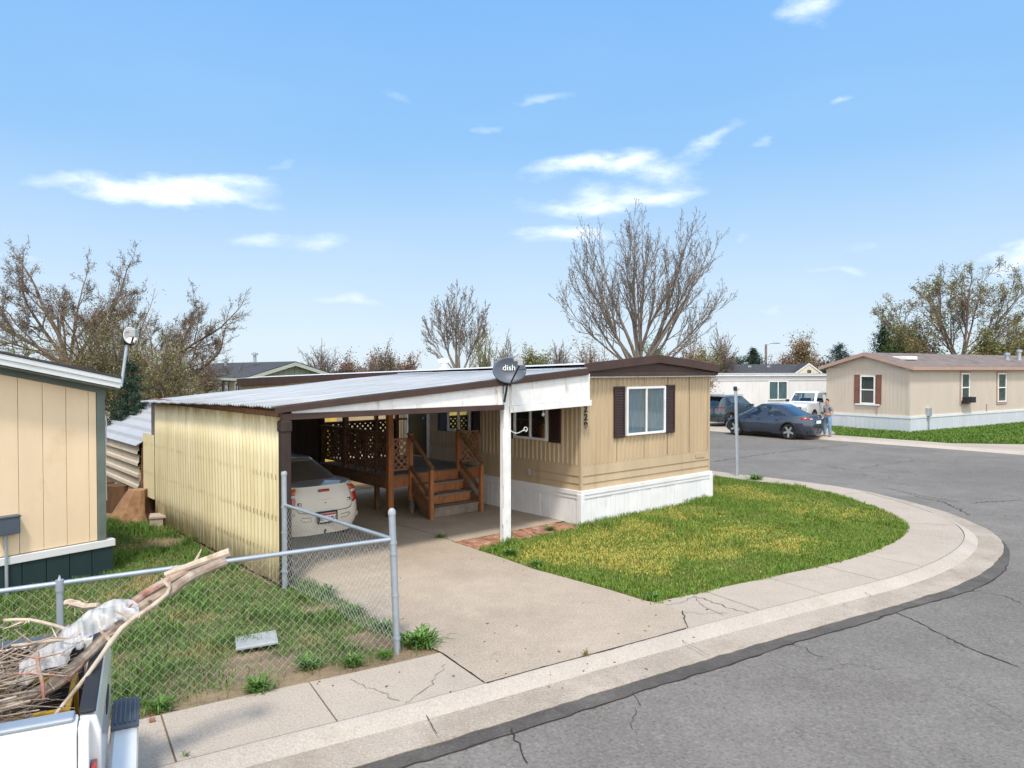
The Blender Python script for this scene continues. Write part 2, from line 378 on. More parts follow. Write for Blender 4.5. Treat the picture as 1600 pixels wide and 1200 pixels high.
# sidewalk in cast slabs with open joints
SWW = .95
m_ = MB(); rs = random.Random(3)
def slabs(i0, i1, step=13):
    i = i0
    while i < i1:
        j = min(i + step, i1)
        if i1 - j < 5: j = i1
        dz = rs.uniform(-.004, .004)
        top = []; bot = []
        seq = list(range(i, j + 1))
        inner = []; outer = []
        for k in seq:
            t = TN[k] * (.008 if k == i else (-.008 if k == j else 0))
            a = KB[k] + NI[k] * SWW + t; b = KB[k] + NI[k] * .012 + t
            inner.append(Vector((a.x, a.y, dz))); outer.append(Vector((b.x, b.y, dz)))
        m_.grid([outer, inner])
        for pl in (outer, inner):
            m_.grid([pl, [q + Vector((0, 0, -.1)) for q in pl]])
        for a, b in ((inner[0], outer[0]), (inner[-1], outer[-1])):
            m_.grid([[a, b], [a + Vector((0,0,-.1)), b + Vector((0,0,-.1))]])
        i = j
slabs(nearest(P(1075,985)), len(KB) - 260); slabs(0, IDA)
m_.build('sidewalk', GM['concrete'], fix=False)['kind'] = 'structure'
# soil of the corner lot
inner = off(SWW + .005, 0)
outl = [(p.x, p.y) for p in off(.004, 0)]
sheet('lot_soil', outl + [(-60, 60), (-60, -10)], -.02, GM['soil'])
# driveway and carport slab
dr_left = [UV(-6.28, 6.6), UV(-6.28, -.1), P(452,905), P(500,922), P(530,938), P(575,965), P(640,1000), KB[IDA] + NI[IDA]*SWW + TN[IDA]*.01]
dr_right = [P(1070,962), P(1042,946), P(1010,941), P(952,923), P(890,906), P(835,891), P(785,873), P(747,861), UV(-2.85,-.24), UV(-2.85,.42), UV(-.3,.42), UV(-.02,.42), UV(-.02,6.6)]
mid = [p - n * -.012 for p, n in zip(KB[IDA:IDB+1], NI[IDA:IDB+1])]
sheet('driveway', dr_left + mid + dr_right, .001, GM['drive'])
# brick strip beside the white post
m_ = MB(); rb = random.Random(8); v = -.24
row = 0
u = -2.84
while u < -.34:
    w = .1
    v = -.24 + (.1 if row % 2 else 0)
    while v < .38:
        v1 = min(v + .2, .41); z = .004 + rb.uniform(-.004, .006)
        if rb.random() > .06:
            a = [UV(u + .006, v + .006), UV(u + w - .006, v + .006), UV(u + w - .006, v1 - .006), UV(u + .006, v1 - .006)]
            m_.prism([Vector((q.x, q.y, -.03)) for q in a], (0, 0, .03 + z))
        v = v1
    u += w; row += 1
m_.build('brick_strip', GM['brick'], bevel=.004)['kind'] = 'structure'
# cracks and joints: thin fillings lying on the slabs
ck = MB(); rc = random.Random(5)
def crack(px, w=.012, z=.006, jit=.03, zp=0.0, step=.06):
    w = w * .75
    pts = [P(a, b, zp) for a, b in px]
    dense = []
    for a, b in zip(pts, pts[1:]):
        n = max(1, int((b - a).length / step))
        dense += [a + (b - a) * (k / n) for k in range(n)]
    dense.append(pts[-1])
    L = []; Rr = []
    for i, p in enumerate(dense):
        t = (dense[min(i+1, len(dense)-1)] - dense[max(i-1, 0)]).normalized(); n = Vector((-t.y, t.x, 0))
        j = rc.uniform(-jit, jit) if 0 < i < len(dense) - 1 else 0
        ww = w * rc.uniform(.4, 1.2) * .5
        a = p + n * (j + ww); b = p + n * (j - ww); a.z = b.z = zp + z; L.append(a); Rr.append(b)
    ck.grid([L, Rr])
a_ = KB[IDA] + NI[IDA]*(SWW - .02); b_ = KB[IDA] + NI[IDA]*.03
toP = lambda p: (800 + p.x/p.y*F, HOR + H*F/p.y)
crack([toP(a_), toP((a_ + b_)/2), toP(b_)], .016, .007, .004)
crack([(592,812),(640,826),(685,838),(712,849),(745,859)], .02, .006, .006)
crack([(760,1072),(850,1046),(950,1020),(1075,984)], .016, .006, .006)
crack([(1086,935),(1100,938),(1140,952),(1172,961)], .016, .008, .03); crack([(1068,957),(1072,972),(1077,984)], .018, .008, .02)
crack([(1090,938),(1096,948),(1112,954),(1132,965)], .01, .008, .03); crack([(1042,948),(1066,944),(1090,934)], .01, .008, .03); crack([(1068,959),(1100,962),(1140,961)], .008, .008, .03)
crack([(545,1066),(580,1082),(622,1100)], .008, .008, .03); crack([(695,1042),(672,1078),(655,1088),(632,1104)], .008, .008, .03)
zs = -.11
crack([(1402,960),(1440,975),(1470,992),(1520,1016),(1560,1032),(1600,1047)], .03, .006, .02, zs)
crack([(800,1143),(806,1162),(818,1182),(824,1200)], .025, .006, .02, zs); crack([(990,1086),(998,1096),(1003,1108)], .014, .006, .02, zs); crack([(994,1112),(985,1136),(990,1146)], .01, .006, .03, zs)
crack([(1518,787),(1560,784),(1600,782)], .04, .006, .05, zs); crack([(1345,733),(1380,726),(1430,720)], .03, .006, .1, zs); crack([(1115,722),(1180,712),(1250,703),(1330,695)], .05, .006, .1, zs)
crack([(1430,776),(1480,786),(1520,806)], .04, .006, .06, zs); crack([(1380,762),(1440,775),(1500,785)], .03, .006, .05, zs); crack([(1250,720),(1330,735),(1400,740)], .03, .006, .1, zs)
crack([(1480,905),(1520,925),(1560,930),(1600,945)], .015, .006, .06, zs); crack([(1520,805),(1600,808)], .02, .006, .05, zs)
crack([(1180,990),(1210,1005),(1240,1008),(1290,1030)], .012, .006, .05, zs)
crack([(648,1095),(660,1112),(682,1152)], .012, .0, .008, -.06); crack([(1053,990),(1075,1010),(1112,1029)], .010, .012, .02, -.06); crack([(1348,922),(1365,935),(1392,946)], .012, .012, .02, -.06)
rr2 = random.Random(77)
L_e = []; R_e = []
for i in range(0, IFADE - 18):           # broken edge along the outer side of the dark patch
    q = pw[i]; n = NI[i]; ww = max(0, .012 + .016 * mnoise.noise((i*.31, 11, 0)))
    L_e.append(Vector((q.x, q.y, -.1025)) + n*ww); R_e.append(Vector((q.x, q.y, -.1025)) - n*ww*.4)
ck.grid([L_e, R_e])
for k in range(0):
    x = rr2.uniform(1000, 1600); y = rr2.uniform(990, 1180); a = rr2.uniform(-.4, 1.0); pts = [(x, y)]
    for q in range(rr2.randint(3, 6)):
        a += rr2.uniform(-.7, .7); x += 28 * math.cos(a); y += 14 * math.sin(a); pts.append((x, y))
    if all(py > 985 + (1400 - px) * .28 - 60 for px, py in pts): crack(pts, .007, .005, .02, zs)
ck.build('cracks', GM['crack'], fix=False)['kind'] = 'structure'
# small litter: twigs, chips
lt = MB()
for k in range(60):
    p = P(rr2.uniform(430, 1150), rr2.uniform(870, 1090)); s_ = rr2.uniform(.006, .016)
    lt.obox((p.x, p.y, .006), (s_ * rr2.uniform(1, 3), s_, .008), Matrix.Rotation(rr2.uniform(0, 3), 3, 'Z'))
tag(lt.build('leaf_litter', MAT['wood_brown']), 'scattered dark leaf litter on the concrete driveway', 'litter', kind='stuff')
# far side of the side street
far_k = [far_a - fd * 58 + fn_ * 0, far_a + fd * 73]
def fline(d, z): return [Vector((p.x + fn_.x * d, p.y + fn_.y * d, z)) for p in far_k]
m_ = MB(); m_.grid([fline(0, -.11), fline(.03, -.10), fline(.2, -.01), fline(.34, .0)]); m_.build('kerb', GM['kerb'], fix=False)['kind'] = 'structure'
m_ = MB(); m_.grid([fline(.34, 0), fline(1.5, .001)]); m_.build('sidewalk', GM['concrete'], fix=False)['kind'] = 'structure'
a_, b_ = fline(1.49, 0)
sheet('lot_soil', [(a_.x, a_.y), (b_.x, b_.y), (b_.x + fn_.x * 60, b_.y + fn_.y * 60), (a_.x + fn_.x * 60, a_.y + fn_.y * 60)], -.006, GM['soil'])
# ------------------------------------------------------------------ the tan mobile home (local axes u, v)
def fy(s, d, z): return Vector((s, -d, z))       # wall on v = 0, facing the street
def fx(s, d, z): return Vector((-d, s, z))       # wall on u = 0, facing the carport
def fbox(mb, fn, s0, s1, d0, d1, z0, z1):
    vs = [fn(s, d, z) for z in (z0, z1) for (s, d) in ((s0, d0), (s1, d0), (s1, d1), (s0, d1))]
    return mb.add(vs, [(0,3,2,1),(4,5,6,7),(0,1,5,4),(1,2,6,5),(2,3,7,6),(3,0,4,7)])
def ribbed(mb, fn, s0, s1, z0, z1, pitch=.13, flat=.062, dep=.024, seams=()):
    prof = []; s = s0
    while s < s1 - pitch * .5:
        e = (pitch - flat) / 2
        prof += [(s, 0), (s + flat, 0), (s + flat + e * .5, dep), (s + flat + e * 1.5, dep)]
        s += pitch
    prof.append((s1, 0)); prof = [(min(a, s1), d) for a, d in prof]
    mb.grid([[fn(s, d, z0) for s, d in prof], [fn(s, d, z1) for s, d in prof]])
def window(parent, fn, s0, s1, z0, z1, frame=None, glass=None, back=None, fw=.05, d=.055, bars='v', base=.02, name='window', splits=1, sill=0.0):
    frame = frame or MAT['white_paint']; m = MB()
    fbox(m, fn, s0, s0 + fw, base, base + d, z0, z1); fbox(m, fn, s1 - fw, s1, base, base + d, z0, z1)
    fbox(m, fn, s0 + fw, s1 - fw, base, base + d, z0, z0 + fw); fbox(m, fn, s0 + fw, s1 - fw, base, base + d, z1 - fw, z1)
    if bars == 'v':
        for k in range(1, splits + 1):
            s = s0 + (s1 - s0) * k / (splits + 1); fbox(m, fn, s - fw * .42, s + fw * .42, base, base + d * .92, z0 + fw, z1 - fw)
    elif bars == 'h':
        z = (z0 + z1) / 2; fbox(m, fn, s0 + fw, s1 - fw, base, base + d * .92, z - fw * .42, z + fw * .42)
    if sill: fbox(m, fn, s0 - sill, s1 + sill, base, base + d + .02, z0 - .07, z0 - .002)
    w = m.build(name, frame, parent, bevel=.004)
    b = MB(); n = 24
    rows = [[fn(s0 + fw*.8 + (s1 - s0 - fw*1.6) * k / n, base + .006 + .007 * math.sin(k * 2.1) * math.sin(k * .7), z) for k in range(n + 1)] for z in (z0 + fw*.8, z1 - fw*.8)]
    b.grid(rows); b.build('curtain', back or MAT['curtain'], w, fix=False)
    g = MB(); g.add([fn(s0 + fw*.7, base + d*.55, z0 + fw*.7), fn(s1 - fw*.7, base + d*.55, z0 + fw*.7), fn(s1 - fw*.7, base + d*.55, z1 - fw*.7), fn(s0 + fw*.7, base + d*.55, z1 - fw*.7)], [(0,1,2,3)])
    g.build('pane', glass or MAT['glass'], w, fix=False)
    return w
def shutter(parent, fn, s0, s1, z0, z1, mat=None, base=.025, louvre=True, pitch=.055):
    m = MB(); e = .035; d = base + .03
    fbox(m, fn, s0, s0 + e, base, d, z0, z1); fbox(m, fn, s1 - e, s1, base, d, z0, z1)
    fbox(m, fn, s0 + e, s1 - e, base, d, z0, z0 + e * 1.3); fbox(m, fn, s0 + e, s1 - e, base, d, z1 - e * 1.3, z1)
    fbox(m, fn, s0 + e, s1 - e, base, base + .006, z0 + e, z1 - e)
    if louvre:
        z = z0 + e * 1.3
        while z < z1 - e * 1.3 - pitch * .6:
            m.add([fn(s0 + e, base + .006, z + pitch * .95), fn(s1 - e, base + .006, z + pitch * .95), fn(s1 - e, d - .004, z + .004), fn(s0 + e, d - .004, z + .004), fn(s0 + e, base + .006, z), fn(s1 - e, base + .006, z)],
                  [(0,1,2,3), (3,2,5,4)])
            z += pitch
    else:
        zm = (z0 + z1) / 2
        for a, b in ((z0 + e*2, zm - e), (zm + e, z1 - e*2)): fbox(m, fn, s0 + e*1.4, s1 - e*1.4, base + .006, d - .006, a, b)
        fbox(m, fn, s0 + e, s1 - e, base + .006, d, zm - e*.6, zm + e*.6)
    return m.build('shutter', mat or MAT['shutter'], parent)

home = thing('mobile_home', 'tan mobile home with brown shutters and white skirting, numbered 229, on the corner lawn', 'mobile home', (C0.x, C0.y, 0), A_H)
HW, HL = 4.40, 18.0
m = MB(); m.prism([(.02, .02, .55), (.02, HL, .55), (.02, HL, 2.50), (.02, .02, 2.96)], (HW - .04, 0, 0)); m.build('wall', MAT['siding_tan'], home)
m = MB(); ribbed(m, fy, .03, HW - .03, 1.17, 2.985); ribbed(m, fx, .03, 8.0, 1.17, 2.78)
m.build('ribbed_siding', MAT['siding_tan'], home, fix=False)
# lap boards under the ribs
m = MB()
for fn, L in ((fy, HW), (fx, HL)):
    for z0, z1 in ((.955, 1.175), (.80, .95), (.66, .795)):
        m.add([fn(.0, .030, z0), fn(L, .030, z0), fn(L, .012, z1), fn(.0, .012, z1), fn(.0, 0, z0), fn(L, 0, z0)], [(0,1,2,3), (0,4,5,1)])
m.build('lap_boards', MAT['siding_tan'], home, fix=False)
m = MB()
fbox(m, fy, -.03, .035, -.035, .03, .66, 2.955)
m.build('corner_trim', MAT['siding_tan'], home, bevel=.005)
m = MB(); fbox(m, fy, HW - .03, HW + .03, -.035, .03, .66, 2.955)
m.build('corner_trim', MAT['siding_tan'], home, bevel=.005)
for s in (.96, 1.86, 2.68, 3.5):
    pass
m = MB()
for s in (1.05, 1.95, 2.78, 3.60): fbox(m, fy, s, s + .008, .0235, .028, 1.18, 2.98)
m.build('siding_seam', MAT['brown_trim'], home)
# skirting: narrow upright boards, top band and corner post
def skirt(fn, L, name):
    m = MB(); s = -.02; r = random.Random(int(L * 10))
    while s < L:
        w = .145; d = .045 + r.uniform(-.006, .006); e = min(s + w - .005, L + .02)
        m.add([fn(s, d, r.uniform(-.02, .0)), fn(e, d + r.uniform(-.004, .004), r.uniform(-.02, .0)), fn(e, d, .53), fn(s, d, .53), fn(s, 0, .0), fn(e, 0, .0), fn(e, 0, .53), fn(s, 0, .53)],
              [(0,1,2,3), (0,3,7,4), (1,5,6,2), (3,2,6,7)]); s += w
    m.build('skirting', MAT['white_paint'], home)
skirt(fy, HW, 's'); skirt(fx, HL, 's')
m = MB(); fbox(m, fy, -.07, HW + .07, 0, .075, .575, .665); fbox(m, fy, -.06, HW + .06, 0, .06, .50, .572)
fbox(m, fx, .0, HL, 0, .075, .575, .665); fbox(m, fx, .0, HL, 0, .06, .50, .572)
m.build('skirting_band', MAT['white_paint'], home, bevel=.006)
m = MB(); fbox(m, fy, -.085, .02, -.03, .085, -.05, .60); m.build('skirting_post', MAT['white_paint'], home, bevel=.006)
m = MB(); fbox(m, fy, HW - .02, HW + .085, -.02, .085, -.02, .60); m.build('skirting_post', MAT['white_paint'], home, bevel=.006)
# roof: shallow gable, dark fascia in two layers
RU = [(-.12, 3.205), (1.0, 3.30), (2.2, 3.405), (3.3, 3.315), (HW + .14, 3.19)]
RV = [(-.12, 3.19), (1.0, 3.255), (2.2, 3.30), (3.3, 3.26), (HW + .14, 3.175)]; FALL = .024
m = MB()
for dz in (0, -.05): m.grid([[(u, v, z + dz - FALL*v) for u, z in RV] for v in (-.20, 4, 9, HL + .2)])
m.build('roof', MAT['roof_white'], home, fix=False)
m = MB()
for k in range(len(RU) - 1):
    (a, za), (b, zb) = RU[k], RU[k+1]
    m.prism([(a, -.23, za + .012), (b, -.23, zb + .012), (b, -.23, zb - .165), (a, -.23, za - .165)], (0, .035, 0))
m.prism([(-.12, -.13, 3.05), (2.2, -.13, 3.25), (HW + .14, -.13, 3.03), (HW + .14, -.13, 2.955), (-.12, -.13, 2.975)], (0, .11, 0))
m.box(-.12, HW + .14, -.17, -.131, 2.96, 3.04)
m.prism([(HW + .10, -.19, 3.17), (HW + .10, HL, 3.17 - FALL*HL), (HW + .10, HL, 3.0 - FALL*HL), (HW + .10, -.19, 3.0)], (.045, 0, 0)); m.prism([(-.125, 5.0, 3.17 - FALL*5), (-.125, HL, 3.17 - FALL*HL), (-.125, HL, 2.90 - FALL*HL), (-.125, 5.0, 3.02 - FALL*5)], (.04, 0, 0))
m.build('fascia', MAT['brown_trim'], home, bevel=.006)
m = MB(); m.box(-.1, HW + .1, -.125, .02, 2.93, 2.955); m.build('soffit', MAT['white_worn'], home)
m = MB(); m.lathe([(.13, 0), (.13, .05), (.09, .08), (.09, .2), (.17, .2), (.18, .25), (.12, .31), (.02, .33)], 14, Matrix.Translation((1.25, 6.4, 3.08))); m.build('roof_vent', MAT['white_plastic'], home, smooth=True)
m = MB(); m.lathe([(.04, 0), (.04, .28), (.06, .28), (.06, .31)], 8, Matrix.Translation((2.0, 5.2, 3.1))); m.build('vent_pipe', MAT['galv'], home)
# windows
window(home, fy, 1.33, 2.66, 1.69, 2.73, back=MAT['curtain'], splits=1)
shutter(home, fy, .96, 1.29, 1.66, 2.74); shutter(home, fy, 2.70, 3.02, 1.67, 2.75)
window(home, fx, .92, 1.98, 1.60, 2.56, back=MAT['curtain_dark'], splits=1); shutter(home, fx, .55, .87, 1.58, 2.58); shutter(home, fx, 2.02, 2.32, 1.58, 2.58)
window(home, fx, 3.55, 4.45, 1.60, 2.56, back=MAT['curtain_dark'], splits=1); shutter(home, fx, 3.2, 3.5, 1.58, 2.58); shutter(home, fx, 4.5, 4.85, 1.58, 2.58)
m = MB(); fbox(m, fx, 5.35, 6.2, .0, .035, .88, 2.88); dr = m.build('door', MAT['door_dark'], home, bevel=.01)
m = MB(); fbox(m, fx, 5.27, 5.345, 0, .05, .86, 2.9); fbox(m, fx, 6.205, 6.27, 0, .05, .86, 2.9); m.build('door_frame', MAT['white_worn'], dr)
m = MB(); m.lathe([(.015, 0), (.015, .03), (.03, .035), (.03, .06), (.0, .065)], 10, Matrix.Translation((-.036, 5.45, 1.85)) @ Matrix.Rotation(R(-90), 4, 'Y')); m.build('handle', MAT['galv'], dr, smooth=True)
m = MB(); fbox(m, fx, 5.02, 5.10, .012, .09, 2.33, 2.5); m.build('porch_light', MAT['black_metal'], home, bevel=.01)
m = MB(); fbox(m, fx, 1.48, 1.57, .02, .06, .84, .97); m.build('outlet_box', MAT['light_grey'], home, bevel=.006)
m = MB(); fbox(m, fy, 3.85, 4.2, .03, .042, 1.02, 1.12); m.build('vent_cover', MAT['siding_tan'], home)
nm = MAT['black_metal']
for i, ch in enumerate('229'):
    text_mesh(ch, .19, .006, nm, 'house_number', home, (.105, -.036, 2.30 - i * .165), (R(90), 0, 0), 1.03)

# ------------------------------------------------------------------ carport, in the same axes
cp = thing('carport', 'lean-to carport with silver corrugated roof, yellow corrugated side wall and white front panel', 'carport', (C0.x, C0.y, 0), A_H)
CW = -6.35
def zr(u): return 2.545 + (u + 6.5) * .0845
m = MB(); v0, v1 = -.30, 6.25; pitch = .10; n = int((v1 - v0) / pitch); amp = .015
rows = []
for u in (-6.52, -5, -3.4, -1.7, -.12):
    row = []
    for k in range(n * 4 + 1):
        v = v0 + (v1 - v0) * k / (n * 4)
        sag = .012 * math.sin(u * 1.7 + 1) * math.sin(v * .9) - .021 * max(v, 0)
        row.append((u, v, zr(u) + .03 + sag + amp * math.cos(k * math.pi / 2) + (.006 * math.sin(v * 11) if u < -6 else 0)))
    rows.append(row)
m.grid(rows); m.build('roof', MAT['roof_metal'], cp, smooth=True, fix=False, solid=.003)
# seams across the sheets and the white flashing where it meets the home
m = MB(); m.box(-.34, -.13, -.28, 6.25, zr(-.3) + .045, zr(-.3) + .062)
for q in m.v[:]: pass
m.v = [(x, y, z - .021*max(y, 0)) for x, y, z in m.v]
m.build('flashing', MAT['roof_white'], cp)
m = MB()
m.prism([(-6.47, -.335, zr(-6.47) + .022), (-.13, -.335, zr(-.13) + .030), (-.13, -.335, zr(-.13) - .092), (-6.47, -.335, zr(-6.47) - .062)], (0, .035, 0))
m.build('fascia', MAT['brown_trim'], cp, bevel=.004)
m = MB()   # rafters under the sheets
for v in (.9, 2.1, 3.3, 4.5, 5.7): k_ = .021*v + .01; m.prism([(-6.3, v, zr(-6.3) - .02 - k_), (-.14, v, zr(-.14) - .02 - k_), (-.14, v, zr(-.14) - .12 - k_), (-6.3, v, zr(-6.3) - .12 - k_)], (0, .045, 0))
m.build('rafter', MAT['wood_brown'], cp)
m = MB()
m.prism([(-6.2, -.27, 2.475), (-2.3, -.27, 2.475), (-2.3, -.27, zr(-2.3) - .06), (-6.2, -.27, zr(-6.2) - .02)], (0, .02, 0))
m.box(-2.42, -2.3, -.285, -.271, 2.475, zr(-2.3) - .07)
m.build('front_panel', MAT['white_worn'], cp)
m = MB(); m.prism([(-2.08, -.275, 2.45), (-.04, -.275, 2.50), (-.04, -.275, zr(-.13) - .07), (-2.08, -.275, zr(-2.08) - .06)], (0, .025, 0)); m.build('front_panel', MAT['white_worn'], cp)
m = MB(); m.prism([(-2.1, -.29, 2.325), (-.0, -.29, 2.385), (-.0, -.29, 2.495), (-2.1, -.29, 2.445)], (0, .06, 0)); m.build('panel_trim', MAT['white_worn'], cp, bevel=.005)
m = MB(); m.box(-6.35, -2.26, -.29, -.19, 2.385, 2.474); m.build('beam', MAT['brown_trim'], cp, bevel=.004)
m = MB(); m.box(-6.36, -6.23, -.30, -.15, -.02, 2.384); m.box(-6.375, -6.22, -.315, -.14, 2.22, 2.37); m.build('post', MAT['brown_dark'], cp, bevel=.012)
# weathered white post, with broken trim board
m = MB(); m.box(-2.235, -2.105, -.245, -.135, -.02, zr(-2.2) - .1); m.box(-2.10, -2.075, -.25, -.12, -.02, zr(-2.2) - .12)
r = random.Random(4); prev = None; pr = []
for k in range(40):
    z = .02 + k * .068
    if k % 5 == 0: w = r.choice([.0, .008, .015, .022, .026])
    if k in (9, 10, 11, 12): w = .0
    pr.append((w + r.uniform(0, .006), z))
m.prism([(-2.236, -.25, .02)] + [(-2.237 - w, -.25, z) for w, z in pr] + [(-2.236, -.25, pr[-1][1])], (0, .022, 0))
m.build('post', MAT['white_worn'], cp, bevel=.004)
hk = MB(); hp = []
for t in range(26):
    a = t / 25
    if a < .62: hp.append((-2.07 + a * .62, -.2, 2.02 - .05 * math.sin(a / .62 * math.pi * 1.3) - .1 * a))
    else:
        q = (a - .62) / .38 * 5.2; rr_ = .055 * (1 - (a - .62) * .9)
        hp.append((-2.07 + .385 + rr_ * math.sin(q), -.2, 1.955 + rr_ * (1 - math.cos(q)) - .0))
hk.tube(hp, .009, 6); hk.box(-2.076, -2.06, -.215, -.185, 1.86, 2.06); hk.build('plant_hook', MAT['white_plastic'], cp, smooth=True)
m = MB(); m.lathe([(.005, 0), (.005, .05), (.018, .055), (.018, .09)], 8, Matrix.Translation((-.95, .1, 2.27))); m.lathe([(.012, -.075), (.03, -.055), (.032, -.03), (.014, 0)], 10, Matrix.Translation((-.95, .1, 2.27))); m.build('light_bulb', MAT['white_plastic'], cp, smooth=True)
# yellow corrugated side wall
m = MB(); pitch = .135; va, vb = -.14, 5.85; n = int((vb - va) / pitch); rows = []; r = random.Random(9)
jag = [r.uniform(-.015, .03) for _ in range(n * 6 + 1)]
for j, z in enumerate((.03, .6, 1.2, 1.8, 2.42)):
    rows.append([(CW + .024 * max(-.6, math.cos(k * math.pi / 3)) + .015 * math.sin(k * .013 + z * 1.2), va + (vb - va) * k / (n * 6), z + (jag[k] if j == 0 else 0)) for k in range(n * 6 + 1)])
m.grid(rows); wall = m.build('side_wall', None, cp, smooth=True, fix=False, solid=.003)
mt, nt, bs = nt_new('fibreglass_wall'); v = coords(nt)
c = mixc(nt, ramp(nt, noise(nt, coords(nt, (1, 1, .3)), 1.3, 5, .6), .3, .7), (.62, .53, .30), (.76, .68, .46))
st = noise(nt, coords(nt, (6, 6, .25)), 2.0, 5, .7); c = mixc(nt, ramp(nt, st, .5, .75, 0, .5), c, (.40, .31, .15))
sx = N(nt, 'ShaderNodeSeparateXYZ'); nt.links.new(v, sx.inputs[0])
def bandz(z0, w):
    a = N(nt, 'ShaderNodeMath', operation='SUBTRACT'); nt.links.new(sx.outputs[2], a.inputs[0]); a.inputs[1].default_value = z0
    b = N(nt, 'ShaderNodeMath', operation='ABSOLUTE'); nt.links.new(a.outputs[0], b.inputs[0])
    return ramp(nt, b.outputs[0], w, w * .2, 0, 1)
gn = ramp(nt, noise(nt, coords(nt, (1, 2.5, 5)), 1.8, 5, .75), .42, .68, .0, .55)
for z0, w in ((1.55, .06), (.95, .06), (.42, .06)):     # grime along the girts that shows through
    q = N(nt, 'ShaderNodeMath', operation='MULTIPLY'); nt.links.new(bandz(z0, w), q.inputs[0]); nt.links.new(gn, q.inputs[1])
    c = mixc(nt, q.outputs[0], c, (.38, .29, .14))
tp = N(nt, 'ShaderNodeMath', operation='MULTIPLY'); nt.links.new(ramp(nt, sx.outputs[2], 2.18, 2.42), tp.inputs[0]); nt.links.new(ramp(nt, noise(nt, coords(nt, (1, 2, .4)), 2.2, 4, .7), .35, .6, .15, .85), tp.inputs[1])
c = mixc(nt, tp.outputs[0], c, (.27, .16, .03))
nt.links.new(c, bs.inputs['Base Color']); bs.inputs['Roughness'].default_value = .5
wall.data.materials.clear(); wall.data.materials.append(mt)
m = MB(); 
for z in (.42, .95, 1.55, 2.3): m.box(CW + .02, CW + .06, -.1, 5.85, z - .04, z + .04)
m.box(CW + .02, CW + .1, -.1, 6.2, 2.42, 2.5); m.build('girt', MAT['wood_brown'], cp)
m = MB(); m.box(CW + .1, CW + .2, 5.9, 7.0, .02, .55); m.build('back_stop', MAT['wood_brown'], cp)
rows = [[(CW - .03 + .01 * math.cos(k * 1.57), 5.86 + k * .019, z) for k in range(41)] for z in (.45, 1.0, 1.76)]
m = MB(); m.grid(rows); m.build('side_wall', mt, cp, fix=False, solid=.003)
m = MB(); m.box(CW + .02, CW + .5, 5.86, 6.2, 1.72, 2.44); m.build('eave_box', MAT['wood_grey'], cp)
# dark boarded back wall
m = MB(); u = -6.28; r = random.Random(2)
while u < -2.45:
    m.box(u, min(u + .195, -2.4), 6.30 + r.uniform(0, .012), 6.345, .0, zr(u) - .21); u += .2
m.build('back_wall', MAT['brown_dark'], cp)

# ------------------------------------------------------------------ deck with stairs
dk = thing('wooden_deck', 'reddish brown wooden porch deck with lattice railings and four-step stairs under the carport', 'deck', (C0.x, C0.y, 0), A_H)
wr, wb, wg = MAT['wood_red'], MAT['wood_brown'], MAT['wood_grey']
DU0, DU1, DV0, DV1, DZ = -2.55, -.10, 3.15, 6.22, .86
m = MB(); v = DV0
while v < DV1 - .02: m.box(DU0, DU1, v, min(v + .135, DV1), DZ - .035, DZ); v += .142
m.build('deck_boards', wg, dk)
m = MB(); m.box(DU0 + .08, DU1, DV0 - .042, DV0 - .002, DZ - .26, DZ - .012); m.build('rim_joist', wr, dk, bevel=.004)
m = MB(); m.box(DU0 - .045, DU0 - .003, DV0, DV1, DZ - .26, DZ - .012); m.build('rim_joist', wb, dk, bevel=.004)
def dpost(u, v, z0, z1, mat, w=.09, nm='post'):
    m = MB(); m.box(u - w/2, u + w/2, v - w/2, v + w/2, z0, z1); return m.build(nm, mat, dk, bevel=.006)
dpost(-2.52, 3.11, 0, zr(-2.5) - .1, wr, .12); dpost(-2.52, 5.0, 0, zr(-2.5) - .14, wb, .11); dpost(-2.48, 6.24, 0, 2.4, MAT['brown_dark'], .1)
dpost(-1.0, 6.22, DZ, 2.5, wb, .09); dpost(-.4, 6.2, DZ, 2.5, wb, .09)
dpost(-2.0, 3.12, .3, 1.72, wr); dpost(-.72, 3.12, DZ, 1.70, wr); dpost(-2.3, 4.0, .0, DZ - .03, wb); dpost(-1.92, 3.2, 0, DZ - .03, wg, .08); dpost(-.4, 3.3, 0, DZ - .03, wg, .08)
